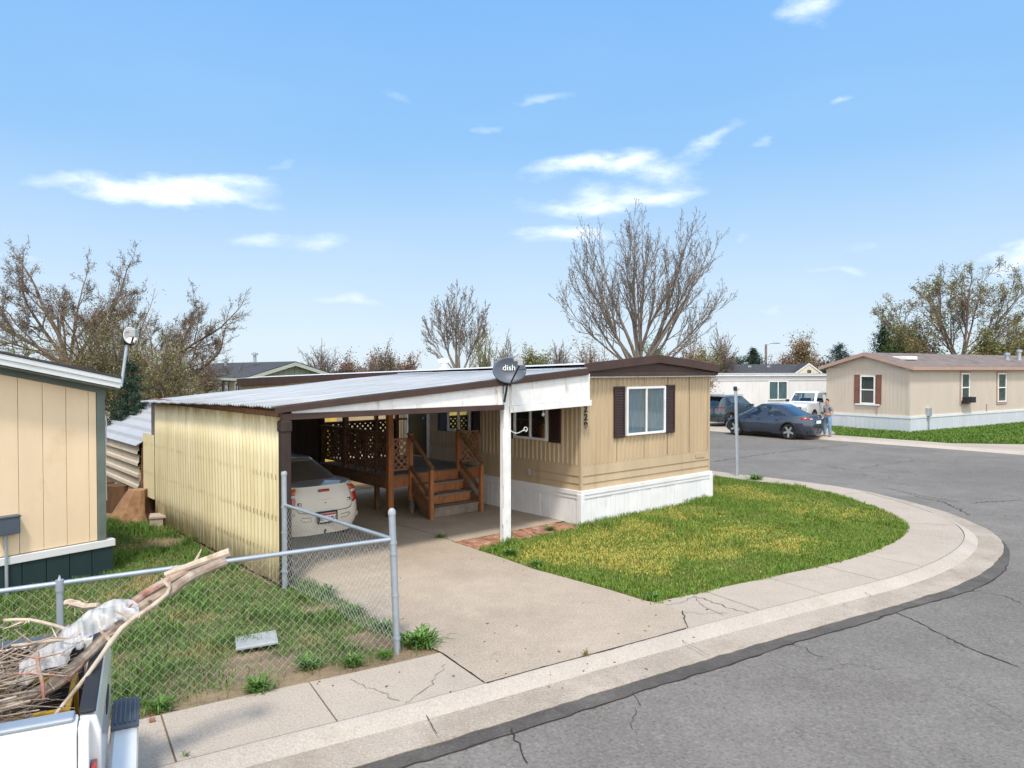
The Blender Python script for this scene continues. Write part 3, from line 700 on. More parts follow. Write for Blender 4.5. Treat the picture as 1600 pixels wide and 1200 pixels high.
def lattice(a, b, z0, z1, mat, nm='lattice_panel', pitch=.105, w=.034, frame=True):
    a = Vector((a[0], a[1], 0)); b = Vector((b[0], b[1], 0)); d = (b - a); L = d.length; d.normalize(); n = Vector((-d.y, d.x, 0)); hgt = z1 - z0
    m = MB(); mt_ = Matrix((d, n, Vector((0, 0, 1)))).transposed()
    for sgn, dep in ((1, .005), (-1, -.005)):
        t = -hgt
        while t < L + hgt:
            # line s = t + sgn*z clipped to the panel
            x0, y0, x1, y1 = (t, 0, t + hgt, hgt) if sgn > 0 else (t, hgt, t + hgt, 0)
            ta = max(0, (0 - x0) / hgt); tb = min(1, (L - x0) / hgt)
            if tb - ta > .02:
                p = (x0 + hgt*ta, y0 + (y1-y0)*ta); q = (x0 + hgt*tb, y0 + (y1-y0)*tb)
                m.beam(a + d*p[0] + n*dep + Vector((0,0,z0+p[1])), a + d*q[0] + n*dep + Vector((0,0,z0+q[1])), .009, w, up=mt_ @ Vector((-(q[1]-p[1]), 0, (q[0]-p[0]))))
            t += pitch * 1.414
    o = m.build(nm, mat, dk)
    if frame:
        f = MB()
        f.beam(a + Vector((0,0,z0-.02)), b + Vector((0,0,z0-.02)), .045, .04); f.beam(a + Vector((0,0,z1+.02)), b + Vector((0,0,z1+.02)), .045, .04)
        f.beam(a + d*.0 + Vector((0,0,z0)), a + Vector((0,0,z1)), .035, .045, up=d); f.beam(b + Vector((0,0,z0)), b + Vector((0,0,z1)), .035, .045, up=d)
        f.build('lattice_frame', mat, o)
    return o
lattice((-2.44, 3.12), (-2.07, 3.12), 1.0, 1.60, MAT['lattice']); lattice((-.66, 3.12), (-.14, 3.12), 1.04, 1.66, MAT['lattice'])
ld = MAT['brown_dark']
lattice((-2.52, 3.2), (-2.52, 4.9), 1.0, 1.70, wb, w=.057); lattice((-2.52, 5.1), (-2.52, 6.15), 1.0, 1.70, wb, w=.057); lattice((-2.42, 6.22), (-1.06, 6.22), 1.0, 1.75, ld, w=.06); lattice((-.94, 6.22), (-.45, 6.22), 1.0, 1.75, ld, w=.06)
m = MB(); m.box(-2.58, -2.46, 3.18, 6.2, 1.73, 1.77); m.build('top_rail', wb, dk, bevel=.004)
m = MB(); m.box(-2.46, -.1, 6.16, 6.27, 1.78, 1.82); m.build('top_rail', wb, dk, bevel=.004)
for v in (3.65, 4.1, 4.5): dpost(-2.50, v, DZ - .2, 1.73, wb, .07, 'baluster')
# stairs
for k in range(3):
    z = DZ - .215 * (k + 1); v = DV0 - .27 * (k + 1) + .02
    t = MB(); t.box(-1.98, -.72, v - .02, v + .13, z - .035, z); t.box(-1.98, -.72, v + .137, v + .27, z - .035, z); t.build('tread', wg, dk, bevel=.006)
    q = MB(); q.box(-1.95, -.75, v + .012, v + .032, z - .2 if k < 2 else .01, z - .037); q.build('riser', wr if k < 2 else wg, dk, bevel=.003)
for u in (-2.0, -.74):
    s = MB(); s.prism([(u, DV0 - .05, DZ - .05), (u, DV0 - .86, .22), (u, DV0 - .86, .0), (u, DV0 - .55, .0), (u, DV0 - .05, DZ - .36)], (.038, 0, 0)); s.build('stringer', wb, dk, bevel=.003)
for u in (-2.02, -.70):
    dpost(u, 2.32, 0, 1.03, wr, .085, 'newel_post')
    h = MB(); h.beam((u, 3.16, 1.73), (u, 2.26, 1.06), .09, .04); h.build('handrail', wb, dk, bevel=.006)
    h = MB(); h.beam((u, 3.08, 1.02), (u, 2.36, .48), .04, .09); h.build('lower_rail', wb, dk, bevel=.006)

# yellow board fence behind the deck
yf = thing('board_fence', 'sunlit yellow wooden board fence behind the dark porch', 'fence', tuple(UV(-4.7, 9.7)), A_H)
m = MB(); r = random.Random(6); u = 0
while u < 4.3:
    m.box(u, u + .135, r.uniform(-.006, .006), .025, .02, 2.2 + r.uniform(-.02, .02)); u += .143
m.build('board', MAT['fence_yellow'], yf)
m = MB(); m.box(0, 4.3, .03, .07, .4, .48); m.box(0, 4.3, .03, .07, 1.9, 1.98); m.build('rail', MAT['wood_grey'], yf)
for u in (.4, 2.2, 4.0):
    m = MB(); m.box(u, u + .09, .075, .165, 0, 2.1); m.build('post', MAT['wood_grey'], yf)

# ------------------------------------------------------------------ satellite dish on the post
def dish(name, label, base, centre, nrm, rx, ry, mat, arm_to, lnb_mat, logo=None, mast_r=.02):
    t = thing(name, label, 'satellite dish', tuple(base))
    b = Vector(base); cc = Vector(centre) - b
    z = Vector(nrm).normalized(); x = Vector((0, 0, 1)).cross(z).normalized(); y = z.cross(x)
    mm = Matrix((x, y, z)).transposed().to_4x4(); mm.translation = cc
    m = MB(); rings = []
    for i in range(9):
        f = i / 8; rings.append([mm @ Vector((rx*f*math.cos(a*math.pi/20), ry*f*math.sin(a*math.pi/20), .07*f*f - .07)) for a in range(41)])
    m.grid(rings); lip = [mm @ Vector((rx*1.012*math.cos(a*math.pi/20), ry*1.012*math.sin(a*math.pi/20), -.012)) for a in range(41)]; m.grid([rings[-1], lip])
    m.build('reflector', mat, t, smooth=True, fix=False, solid=.006)
    if logo:
        o = text_mesh(logo, .145, .001, MAT['white_worn'], 'logo', t, (0, 0, 0), (0, 0, 0), 1.0)
        o.matrix_local = mm @ Matrix.Translation((-.005, .045, -.035))
    m = MB(); back = mm @ Vector((0, -.02, -.085)); m.obox(mm @ Vector((0, -.03, -.10)), (.16, .2, .06), mm.to_3x3()); m.build('bracket', MAT['black_metal'], t, bevel=.01)
    m = MB(); m.tube([Vector((0, 0, 0)), (cc * .45 + Vector((0, 0, -.02))), mm @ Vector((0, -.05, -.1))] if logo else [Vector((0,0,0)), mm @ Vector((0, -.02, -.1))], mast_r, 10); m.build('mast', MAT['black_metal'] if logo else MAT['galv'], t, smooth=True)
    a0 = mm @ Vector((0.02, -ry * .98, -.02)); a1 = mm @ Vector(arm_to)
    m = MB(); m.tube([a0 + (mm.to_3x3() @ Vector((0, -.03, -.05))), a0, a1], .014, 6); ar = m.build('feed_arm', MAT['black_metal'], t, smooth=True)
    m = MB(); m.obox(a1 + Vector((0, 0, .03)), (.09, .11, .12)); m.obox(a1 + Vector((-.07, .0, .07)), (.09, .07, .06)); m.build('receiver', lnb_mat, t, bevel=.012)
    return t
pbase = PY(788, 628, 13.0)
dish('satellite_dish', 'dark grey satellite dish lettered in white, on the white carport post', pbase, PY(796, 578, 12.85), (.06, -1, .22), .29, .232, MAT['dish_grey'], (.17, .04, .30), MAT['light_grey'], 'dish')
# ------------------------------------------------------------------ cars
def paint(name, col, rough=.28, metal=0.0, coat=.6, dust=None):
    m, nt, bs = nt_new(name); v = coords(nt); c = mixc(nt, ramp(nt, noise(nt, v, 2.0, 4), .3, .7), tuple(q*.96 for q in col), tuple(min(1, q*1.04) for q in col))
    if dust:
        g = N(nt, 'ShaderNodeNewGeometry'); s = N(nt, 'ShaderNodeSeparateXYZ'); nt.links.new(g.outputs['Normal'], s.inputs[0])
        q = N(nt, 'ShaderNodeMath', operation='MULTIPLY'); nt.links.new(ramp(nt, s.outputs[2], .55, .95), q.inputs[0]); nt.links.new(ramp(nt, noise(nt, v, 5, 5), .25, .6, .5, .95), q.inputs[1])
        c = mixc(nt, q.outputs[0], c, dust)
    nt.links.new(c, bs.inputs['Base Color']); bs.inputs['Roughness'].default_value = rough; bs.inputs['Metallic'].default_value = metal
    bs.inputs['Coat Weight'].default_value = coat; bs.inputs['Coat Roughness'].default_value = .05; return m
PT = {'cream': paint('cream_paint', (.62, .575, .49), .35, dust=(.30, .245, .18)), 'white': paint('white_car_paint', (.80, .80, .79)), 'steel': paint('grey_metallic_paint', (.042, .056, .085), .25, .45, .9),
      'teal': paint('blue_grey_paint', (.034, .055, .068), .25, .4, .9), 'tyre': M('tyre', (.018, .018, .019), .85, .2, 8), 'rim': M('alloy', (.55, .56, .58), .3, .05, 5, metal=.8),
      'black': M('black_plastic', (.02, .02, .022), .55, .2, 8), 'red': paint('red_lens', (.36, .012, .012), .15), 'amber': paint('amber_lens', (.55, .10, .01), .15), 'clear': paint('clear_lens', (.6, .6, .58), .1),
      'plate': M('plate_white', (.72, .72, .72), .4, .05, 5), 'dark_ink': M('plate_ink', (.02, .03, .10), .5, .05, 5), 'plate_red': M('plate_red', (.45, .06, .06), .5, .05, 5), 'chrome': M('chrome', (.6, .6, .62), .15, .02, 4, metal=.9),
      'dust_glass': M('dusty_glass', (.115, .098, .08), .35, .15, 2.5, spec=.5)}
def interp(tab, x):
    if x <= tab[0][0]: return tab[0][1]
    for (a, fa_), (b, fb_) in zip(tab, tab[1:]):
        if x <= b:
            t = (x - a) / (b - a); t = t * t * (3 - 2 * t) * .5 + t * .5; return fa_ + (fb_ - fa_) * t
    return tab[-1][1]
def sp(t, e): return math.copysign(abs(t) ** (2 / e), t)
def wheel(parent, x, y, r, w, rim_mat, spokes=5):
    sg = 1 if y > 0 else -1
    t = MB(); mm = Matrix.Translation((x, y, r)) @ Matrix.Rotation(R(90) * -sg, 4, 'X')
    t.lathe([(r*.62, -w*.5), (r*.92, -w*.5), (r, -w*.36), (r, w*.36), (r*.92, w*.5), (r*.68, w*.5), (r*.66, w*.36)], 28, mm); wl = t.build('wheel', PT['tyre'], parent, smooth=True)
    q = MB(); q.lathe([(r*.76, w*.30), (r*.76, w*.49), (r*.70, w*.50), (r*.67, w*.30)], 28, mm, cap=False)
    for k in range(spokes):
        a = 2 * math.pi * k / spokes + .3
        p = mm @ Vector((0, 0, w*.40)); e = mm @ Vector((r*.70*math.cos(a), r*.70*math.sin(a), w*.46)); q.beam(p, e, r*.24, w*.10, up=mm.to_3x3() @ Vector((0, 0, 1)))
    q.lathe([(r*.15, w*.3), (r*.15, w*.47), (.01, w*.48)], 12, mm)
    q.build('rim', rim_mat, wl); d = MB(); d.lathe([(r*.63, w*.1), (r*.63, w*.2), (.01, w*.21)], 20, mm); d.build('brake_disc', PT['black'], wl)
    return wl
def seam_th(car, x, sg):
    c = (x - car.L/2) / (car.L/2); return sg * math.acos(math.copysign(abs(c) ** (car.ex/2), c))
class Car:
    """x forward (0 = rear bumper), y across, z up; lower hull of stacked outlines, glasshouse above"""
    def __init__(s, name, label, cat, loc, rz, L, Wd, top, sill, mat, ex=5.0, shrink=((0, .06, .90), (.25, .0, 1.0), (.7, .015, 1.0), (1.0, .10, .90)), wheels=(.8, 3.6), wr=.33, ww=.2, group=None, arch=.05, rim=None, spokes=5, arch_trim=None):
        s.t = thing(name, label, cat, loc, rz, group); s.L, s.W, s.top, s.sill, s.ex, s.shrink = L, Wd, top, sill, ex, shrink
        NT = 72; levels = [0, .06, .2, .4, .6, .78, .9, .97, 1.0]; rows = []
        for f in levels: rows.append([s.hull(f, 2*math.pi*k/NT) for k in range(NT)])
        m = MB(); b = 0
        for r in rows: m.v.extend([tuple(q) for q in r])
        for i in range(len(rows)-1):
            for k in range(NT): m.f.append((i*NT+k, i*NT+(k+1)%NT, (i+1)*NT+(k+1)%NT, (i+1)*NT+k))
        m.f.append(tuple(range(NT))[::-1])
        # top deck: concentric rings, crowned
        last = (len(rows)-1)*NT
        for f in (.92, .8, .6, .4, .2):
            st = len(m.v)
            for k in range(NT):
                q = s.deck(f, 2*math.pi*k/NT); m.v.append(tuple(q))
            for k in range(NT): m.f.append((last+k, last+(k+1)%NT, st+(k+1)%NT, st+k))
            last = st
        m.f.append(tuple(last+k for k in range(NT)))
        body = m.build('body', mat, s.t, smooth=True)
        body.data.materials.append(PT['black'])
        # wheel arches cut out of the hull
        cm = MB()
        for x in wheels:
            for sg in (1, -1):
                cm.lathe([(wr + arch, -.17), (wr + arch, .3)], 28, Matrix.Translation((x, sg*(Wd/2 - .10), wr)) @ Matrix.Rotation(R(90)*-sg, 4, 'X'))
        cut = cm.build('cutter', PT['black'], s.t)
        md = body.modifiers.new('arches', 'BOOLEAN'); md.object = cut; md.operation = 'DIFFERENCE'; md.solver = 'EXACT'; md.material_mode = 'TRANSFER'
        dg = bpy.context.evaluated_depsgraph_get(); dg.update(); me = bpy.data.meshes.new_from_object(body.evaluated_get(dg)); body.modifiers.clear(); body.data = me
        try: me.set_sharp_from_angle(angle=R(38))
        except Exception: pass
        bpy.data.objects.remove(cut)
        for x in wheels:
            for sg in (1, -1): wheel(s.t, x, sg*(Wd/2 - ww*.5 - .012), wr, ww, rim or PT['rim'], spokes)
        if arch_trim:
            for x in wheels:
                for sg in (1, -1):
                    q = MB(); q.tube([(x + (wr+arch+.02)*math.cos(a*math.pi/16), sg*(Wd/2-.002), wr + (wr+arch+.02)*math.sin(a*math.pi/16)) for a in range(17)], .035, 5); q.build('arch_trim', arch_trim, s.t, smooth=True)
    def hull(s, f, th):
        bot = s.sill; c, sn = sp(math.cos(th), s.ex), sp(math.sin(th), s.ex)
        ir = interp([(a, b) for a, b, _ in s.shrink], f); wf = interp([(a, w) for a, _, w in s.shrink], f)
        x = s.L/2 + (s.L/2 - ir) * c; y = s.W/2 * wf * sn
        zt = interp(s.top, x); return Vector((x, y, bot + (zt - bot) * f))
    def deck(s, f, th):
        p = s.hull(1.0, th); x = s.L/2 + (p.x - s.L/2) * f; y = p.y * f
        z = interp(s.top, min(max(x, 0), s.L)); return Vector((x, y, z + .035 * (1 - f * f)))
    def surf(s, pts, mat, name, out=.006, thick=None, parent=None):
        """patch lying on the hull: pts = grid of (theta, level)"""
        m = MB(); ctr = Vector((s.L/2, 0, .6)); rows = []
        for r in pts:
            row = []
            for th, f in r:
                p = s.hull(f, th); e = .02; du = s.hull(f, th + e) - s.hull(f, th - e); dv = s.hull(min(1, f+e), th) - s.hull(f-e, th)
                n = du.cross(dv); n.normalize()
                if n.dot(p - ctr) < 0: n = -n
                row.append(p + n * out)
            rows.append(row)
        m.grid(rows); return m.build(name, mat, parent or s.t, smooth=True, fix=False, solid=.004)
    def house(s, base, roof, zb, zt, wb, wt, glass, mat, pillars, ex=5.0, bulge=.0, crown=.05, rear_pillar=.12, wind=True, fr=.16, roof_mat=None, rear_glass=None, front_glass=None, lo=.10, hi=.88, ends=.8):
        NT = 96; lev = [0, lo, .3, .5, .7, hi, 1.0]; rows = []
        for f in lev:
            g = f ** .92; x0 = base[0] + (roof[0]-base[0]) * g; x1 = base[1] + (roof[1]-base[1]) * g; w = (wb + (wt-wb)*f)/2 + bulge*math.sin(f*math.pi)
            row = []
            for k in range(NT):
                th = 2*math.pi*k/NT; c, sn = sp(math.cos(th), ex), sp(math.sin(th), ex)
                x = (x0+x1)/2 + (x1-x0)/2*c; z0 = (zb(x) if callable(zb) else zb); z1 = zt(x) if callable(zt) else zt
                row.append(Vector((x, w*sn, z0 + (z1-z0)*f)))
            rows.append(row)
        body = MB(); gl = MB(); gr = MB(); gf = MB()
        body.v = [tuple(q) for r in rows for q in r]; gl.v = list(body.v); gr.v = list(body.v); gf.v = list(body.v)
        for i in range(len(lev)-1):
            for k in range(NT):
                fc = (i*NT+k, i*NT+(k+1)%NT, (i+1)*NT+(k+1)%NT, (i+1)*NT+k); th = 2*math.pi*(k+.5)/NT; cen = sum((Vector(body.v[q]) for q in fc), Vector())/4
                isg = 1 <= i <= len(lev)-3
                cw = abs(math.cos(th)); halfw = (wb + (wt-wb)*lev[i])/2
                end = abs(cen.y) < halfw * ends
                side = abs(math.sin(th)) > .0 and not end
                if isg and side:
                    x0 = base[0]+(roof[0]-base[0])*lev[i]; x1 = base[1]+(roof[1]-base[1])*lev[i]
                    if cen.x > x1 - fr or cen.x < x0 + rear_pillar: isg = False
                    for pc, pw_ in pillars:
                        if abs(cen.x - pc) < pw_: isg = False
                    if abs(cen.y) < halfw*.93: isg = False
                (body if not isg else gl if side else (gr if math.cos(th) < 0 else gf)).f.append(fc)
        last = (len(lev)-1)*NT; top = rows[-1]; cx = sum(p.x for p in top)/NT
        for f in (.9, .7, .4, .15):
            st = len(body.v)
            for p in top: body.v.append((cx + (p.x-cx)*f, p.y*f, p.z + crown*(1-f*f)))
            for k in range(NT): body.f.append((last+k, last+(k+1)%NT, st+(k+1)%NT, st+k))
            last = st
        body.f.append(tuple(last+k for k in range(NT)))
        cb = body.build('cabin', mat, s.t, smooth=True); 
        for part_, mt_, nm_ in ((gl, glass, 'side_window'), (gr, rear_glass or glass, 'rear_window'), (gf, front_glass or glass, 'windscreen')):
            if not part_.f: continue
            g = part_.build(nm_, mt_, s.t, smooth=True)
            bm = bmesh.new(); bm.from_mesh(g.data); bmesh.ops.delete(bm, geom=[v for v in bm.verts if not v.link_faces], context='VERTS'); bm.to_mesh(g.data); bm.free()
        return cb
    def door_seams(s, xs, f0=.18, f1=.99):
        for x in xs:
            for sg in (1, -1):
                t = seam_th(s, x, sg); e = .012 / (s.L*.5); s.surf([[(seam_th(s, x + d, sg), f0 + (f1-f0)*q/5) for d in (-.006, .006)] for q in range(6)], PT['black'], 'door_seam', .0015)
    def box(s, name, mat, x0, x1, y0, y1, z0, z1, bevel=.01, parent=None):
        m = MB(); m.box(x0, x1, y0, y1, z0, z1); return m.build(name, mat, parent or s.t, bevel=bevel)
    def seats(s, x0, x1, z0, z1, w):
        for x in (x0, x1):
            for y in (-w, w):
                m = MB(); m.prism([(x, y-.22, z0), (x+.14, y-.22, z0), (x+.02, y-.20, z1), (x-.08, y-.20, z1)], (0, .44, 0)); m.build('seat', PT['black'], s.t, bevel=.04)
    def mirrors(s, x, y, z, mat):
        for sg in (1, -1):
            m = MB(); m.obox((x, sg*(y+.09), z), (.12, .2, .13)); m.beam((x+.02, sg*(y-.06), z-.05), (x+.02, sg*(y+.05), z-.02), .06, .03); m.build('mirror', mat, s.t, bevel=.03)

# cream sedan under the carport; only its tail shows
tail = Vector(UV(-4.78, 1.50)); ANG = A_H + R(90)
sd_ = Car('sedan', 'dusty cream sedan parked nose-in under the carport, tail towards the street', 'car', (tail.x, tail.y, 0), ANG + R(1), 4.75, 1.80,
          [(0, 1.0), (.12, 1.075), (.5, 1.09), (1.0, 1.07), (3.2, .98), (4.3, .80), (4.75, .62)], .25, PT['cream'], ex=4.6, shrink=((0, .07, .86), (.2, .02, .97), (.45, .0, 1.0), (.62, .035, 1.0), (.8, .07, .98), (1.0, .14, .90)), wheels=(.98, 3.75), wr=.32)
sd_.house((.62, 3.75), (1.55, 2.85), lambda x: 1.06, lambda x: 1.40, 1.56, 1.16, PT['dust_glass'], PT['cream'], ((2.35, .05), (1.35, .04)), ex=5, crown=.05, ends=.87)
def tail_pts(ths, f0, f1, n=6):
    return [[(th, f0(i/(len(ths)-1)) + (f1(i/(len(ths)-1)) - f0(i/(len(ths)-1)))*j/n) for i, th in enumerate(ths)] for j in range(n+1)]
def ang(a): return math.pi - R(a)      # a measured from the tail towards -y (the right flank is +y when facing forward is +x ... both used)
for sg in (1, -1):
    ths = [math.pi + sg*R(a) for a in (18, 22, 26, 31, 36, 41, 46, 52)]
    lens = sd_.surf(tail_pts(ths, lambda t: .60 + .05*t, lambda t: .975 - .13*t), PT['red'], 'taillight', .010)
    sd_.surf(tail_pts(ths[:7], lambda t: .87 - .03*t, lambda t: .965 - .10*t, 3), PT['amber'], 'turn_lens', .016, parent=lens)
    sd_.surf(tail_pts(ths[:5], lambda t: .80, lambda t: .85, 2), PT['clear'], 'reverse_lens', .017, parent=lens)
def rear_line(pts, w, mat, name, out=.009):   # thin strip on the tail: list of (theta deg from centre, level)
    a = [[(math.pi + R(t), f - w) for t, f in pts], [(math.pi + R(t), f + w) for t, f in pts]]
    return sd_.surf(a, mat, name, out)
gap = PT['black']
rear_line([(-17.2, .97), (-17.2, .74), (-16.5, .57), (-14, .53), (-8, .515), (0, .51), (8, .515), (14, .53), (16.5, .57), (17.2, .74), (17.2, .97)], .006, gap, 'boot_seam', .004)
rear_line([(-20, .735), (0, .75), (20, .735)], .004, PT['cream'], 'boot_crease', .012)
sd_.surf([[(math.pi + R(t), .885) for t in (-.5, -.25, 0, .25, .5)], [(math.pi + R(t), .925) for t in (-.4, -.2, 0, .2, .4)]], PT['red'], 'brake_light', .014)
rear_line([(-.002, .69), (.002, .69)], .008, gap, 'lock', .012)
sd_.surf([[(math.pi + R(t), .665) for t in (11, 13, 15)], [(math.pi + R(t), .715) for t in (11, 13, 15)]], PT['chrome'], 'badge', .012) 
sd_.surf([[(math.pi + R(t), .665) for t in (-15, -13, -11)], [(math.pi + R(t), .715) for t in (-15, -13, -11)]], PT['chrome'], 'badge', .012)
rear_line([(-62, .30), (-40, .285), (0, .28), (40, .285), (62, .30)], .05, PT['cream'], 'bumper_strip', .03)
rear_line([(-62, .06), (-40, .05), (0, .05), (40, .05), (62, .06)], .05, PT['black'], 'valance', .004)
for sg in (1, -1): rear_line([(sg*4, .33), (sg*4.2, .42), (sg*11, .43), (sg*13, .40), (sg*10, .34), (sg*4, .33)], .004, PT['black'], 'bumper_recess', .007)
pl = sd_.box('licence_plate', PT['plate'], -.055, -.022, -.155, .155, .475, .625, .004)
sd_.box('plate_frame', PT['black'], -.05, -.02, -.185, .185, .445, .655, .004, parent=pl)
m = MB(); m.box(-.0575, -.055, -.15, .15, .585, .62); m.build('plate_band', PT['plate_red'], pl)
text_mesh('2C TA7U7', .082, .001, PT['dark_ink'], 'lettering', pl, (-.058, 0, .53), (R(90), 0, R(-90)), 1.03)
text_mesh('CHRYSLER', .05, .001, PT['black'], 'lettering', sd_.t, (.066, .47, .63), (R(84), 0, R(-94)), 1.03)

# dark grey hatchback at the kerb across the side street
front = P(1155, 680.5, -.11); rear = P(1226, 686.5, -.11); ax = (front - rear); ax.normalize()
az_t = math.atan2(ax.y, ax.x); away = Vector((-ax.y, ax.x, 0)); 
if away.y < 0: away = -away
midp = (front + rear) / 2 + away * .93; Lt = 4.70; tl = midp - ax * (Lt/2 + .02)
te = Car('electric_car', 'dark grey fastback electric car parked at the kerb in front of the white pickup', 'car', (tl.x, tl.y, -.11), az_t, Lt, 1.92,
         [(0, 1.08), (.15, 1.13), (.8, 1.06), (1.6, 1.0), (3.3, .97), (4.1, .86), (4.7, .62)], .22, PT['steel'], ex=4.2, shrink=((0, .12, .90), (.25, .02, .99), (.5, .0, 1.0), (.75, .05, .985), (1.0, .14, .90)), wheels=(.93, 3.80), wr=.365, ww=.24, arch_trim=PT['black'], spokes=5)
te.house((.20, 4.05), (1.55, 2.75), lambda x: .97, lambda x: 1.56 - .02*abs(x-2.3), 1.66, 1.14, MAT['car_glass'], PT['steel'], ((2.35, .06),), rear_glass=MAT['car_glass_rear'], ex=4.2, crown=.06, rear_pillar=.80, fr=.10, lo=.13, hi=.84)
te.door_seams((1.30, 2.33, 3.30)); te.mirrors(3.15, .93, 1.05, PT['steel']); te.seats(1.5, 2.4, .6, 1.2, .38)
for sg in (1, -1):
    te.surf([[(math.pi + sg*R(t), .80 + .02*q) for t in (20, 26, 32, 38, 44)] for q in (0, 1, 2, 4)], PT['red'], 'taillight', .012)
    te.surf([[(math.pi + sg*R(t), .80 + .02*q) for t in (8, 13, 18)] for q in (0, 1, 2)], PT['clear'], 'reverse_lens', .012)
te.surf([[(math.pi + R(t), .10) for t in (-50, -25, 0, 25, 50)], [(math.pi + R(t), .30) for t in (-46, -25, 0, 25, 46)]], PT['black'], 'diffuser', .012)
pl = te.box('licence_plate', PT['plate'], -.015, .02, -.17, .17, .74, .88, .004); text_mesh('T', .13, .004, PT['chrome'], 'badge', te.t, (.025, 0, 1.03), (R(80), 0, R(-90)), 1.03)
for sg in (1, -1): te.surf([[(sg*R(t), .0 + .16*q) for t in (40, 65, 90, 115, 140)] for q in (0, 1)], PT['black'], 'sill', .008); sill2 = 0
for sg in (1, -1):
    for x in (1.45, 2.42): te.box('door_handle', PT['black'], x, x + .16, sg*.955 - .012, sg*.955 + .012, .86, .885, .004)

# blue-grey SUV on the drive behind it
def drive_angle(): return math.atan2(.60, .80)
p = PY(1143, 650, 41.3); sa = R(40)
tl = Vector((p.x, p.y, 0)) - Vector((math.cos(sa), math.sin(sa), 0)) * 2.27
sv = Car('suv', 'blue-grey SUV parked by the white home with its tail to the street', 'car', (tl.x, tl.y, 0), sa, 4.55, 1.84,
         [(0, 1.05), (.2, 1.10), (1.0, 1.08), (3.0, 1.03), (4.0, .93), (4.55, .70)], .26, PT['teal'], ex=4.6, shrink=((0, .10, .92), (.3, .0, 1.0), (.7, .03, .99), (1.0, .10, .90)), wheels=(.88, 3.58), wr=.36, ww=.23, arch_trim=PT['black'])
sv.house((.06, 3.6), (.55, 2.6), lambda x: 1.04, lambda x: 1.63, 1.66, 1.22, MAT['car_glass'], PT['teal'], ((2.05, .05), (1.1, .05)), rear_glass=MAT['car_glass_dark'], ex=5, crown=.05, rear_pillar=.35)
for sg in (1, -1): sv.surf([[(sg*R(t), .0 + .20*q) for t in (40, 65, 90, 115, 140)] for q in (0, 1)], PT['black'], 'sill', .008)
for sg in (1, -1):
    q = MB(); q.tube([(.7, sg*.60, 1.62), (.8, sg*.60, 1.69), (2.4, sg*.60, 1.69), (2.5, sg*.60, 1.63)], .018, 6); q.build('roof_rail', PT['chrome'], sv.t, smooth=True)
sv.door_seams((1.05, 2.02, 2.95)); sv.mirrors(2.75, .90, 1.12, PT['teal']); sv.seats(1.3, 2.2, .6, 1.25, .36)
for sg in (1, -1): sv.surf([[(math.pi + sg*R(t), .80 + .03*q) for t in (20, 27, 34, 41, 46)] for q in range(3)], PT['red'], 'taillight', .012)
sv.box('licence_plate', PT['plate'], .0, .03, -.17, .17, .80, .93, .004); sv.box('spoiler', PT['black'], .30, .62, -.58, .58, 1.585, 1.625, .012)
sv.surf([[(math.pi + R(t), .06) for t in (-58, -25, 0, 25, 58)], [(math.pi + R(t), .28) for t in (-56, -25, 0, 25, 56)]], PT['black'], 'bumper', .014)

# white pickup, nose to the street, behind the hatchback
p = PY(1251, 650, 43.5); wa = R(180 + 46)
nose = Vector((p.x, p.y, 0)) + Vector((math.cos(wa), math.sin(wa), 0)) * 1.1; tl = nose - Vector((math.cos(wa), math.sin(wa), 0)) * 4.6
wt = Car('pickup_truck', 'white boxy pickup with clear windscreen parked behind the grey hatchback', 'truck', (tl.x, tl.y, 0), wa, 4.7, 1.85,
         [(0, 1.16), (1.6, 1.16), (3.0, 1.16), (3.3, 1.15), (4.3, 1.08), (4.7, 1.02)], .38, PT['white'], ex=9, shrink=((0, .05, .95), (.3, .0, 1.0), (1.0, .03, .96)), wheels=(.95, 3.7), wr=.37, ww=.24)
wt.house((1.25, 3.35), (1.42, 2.75), lambda x: 1.14, lambda x: 1.77, 1.72, 1.46, MAT['car_glass'], PT['white'], ((2.0, .07),), ex=9, crown=.04, rear_pillar=.14, fr=.13)
wt.door_seams((1.95, 2.95)); wt.mirrors(2.95, .93, 1.22, PT['black']); wt.seats(1.6, 2.15, .6, 1.35, .38)
wt.box('grille', PT['black'], 4.66, 4.70, -.55, .55, .72, .92, .005)
for sg in (1, -1): wt.box('headlight', PT['clear'], 4.64, 4.705, sg*.72 - .12, sg*.72 + .12, .72, .92, .01)
wt.box('bumper', PT['chrome'], 4.68, 4.80, -.9, .9, .45, .62, .02)

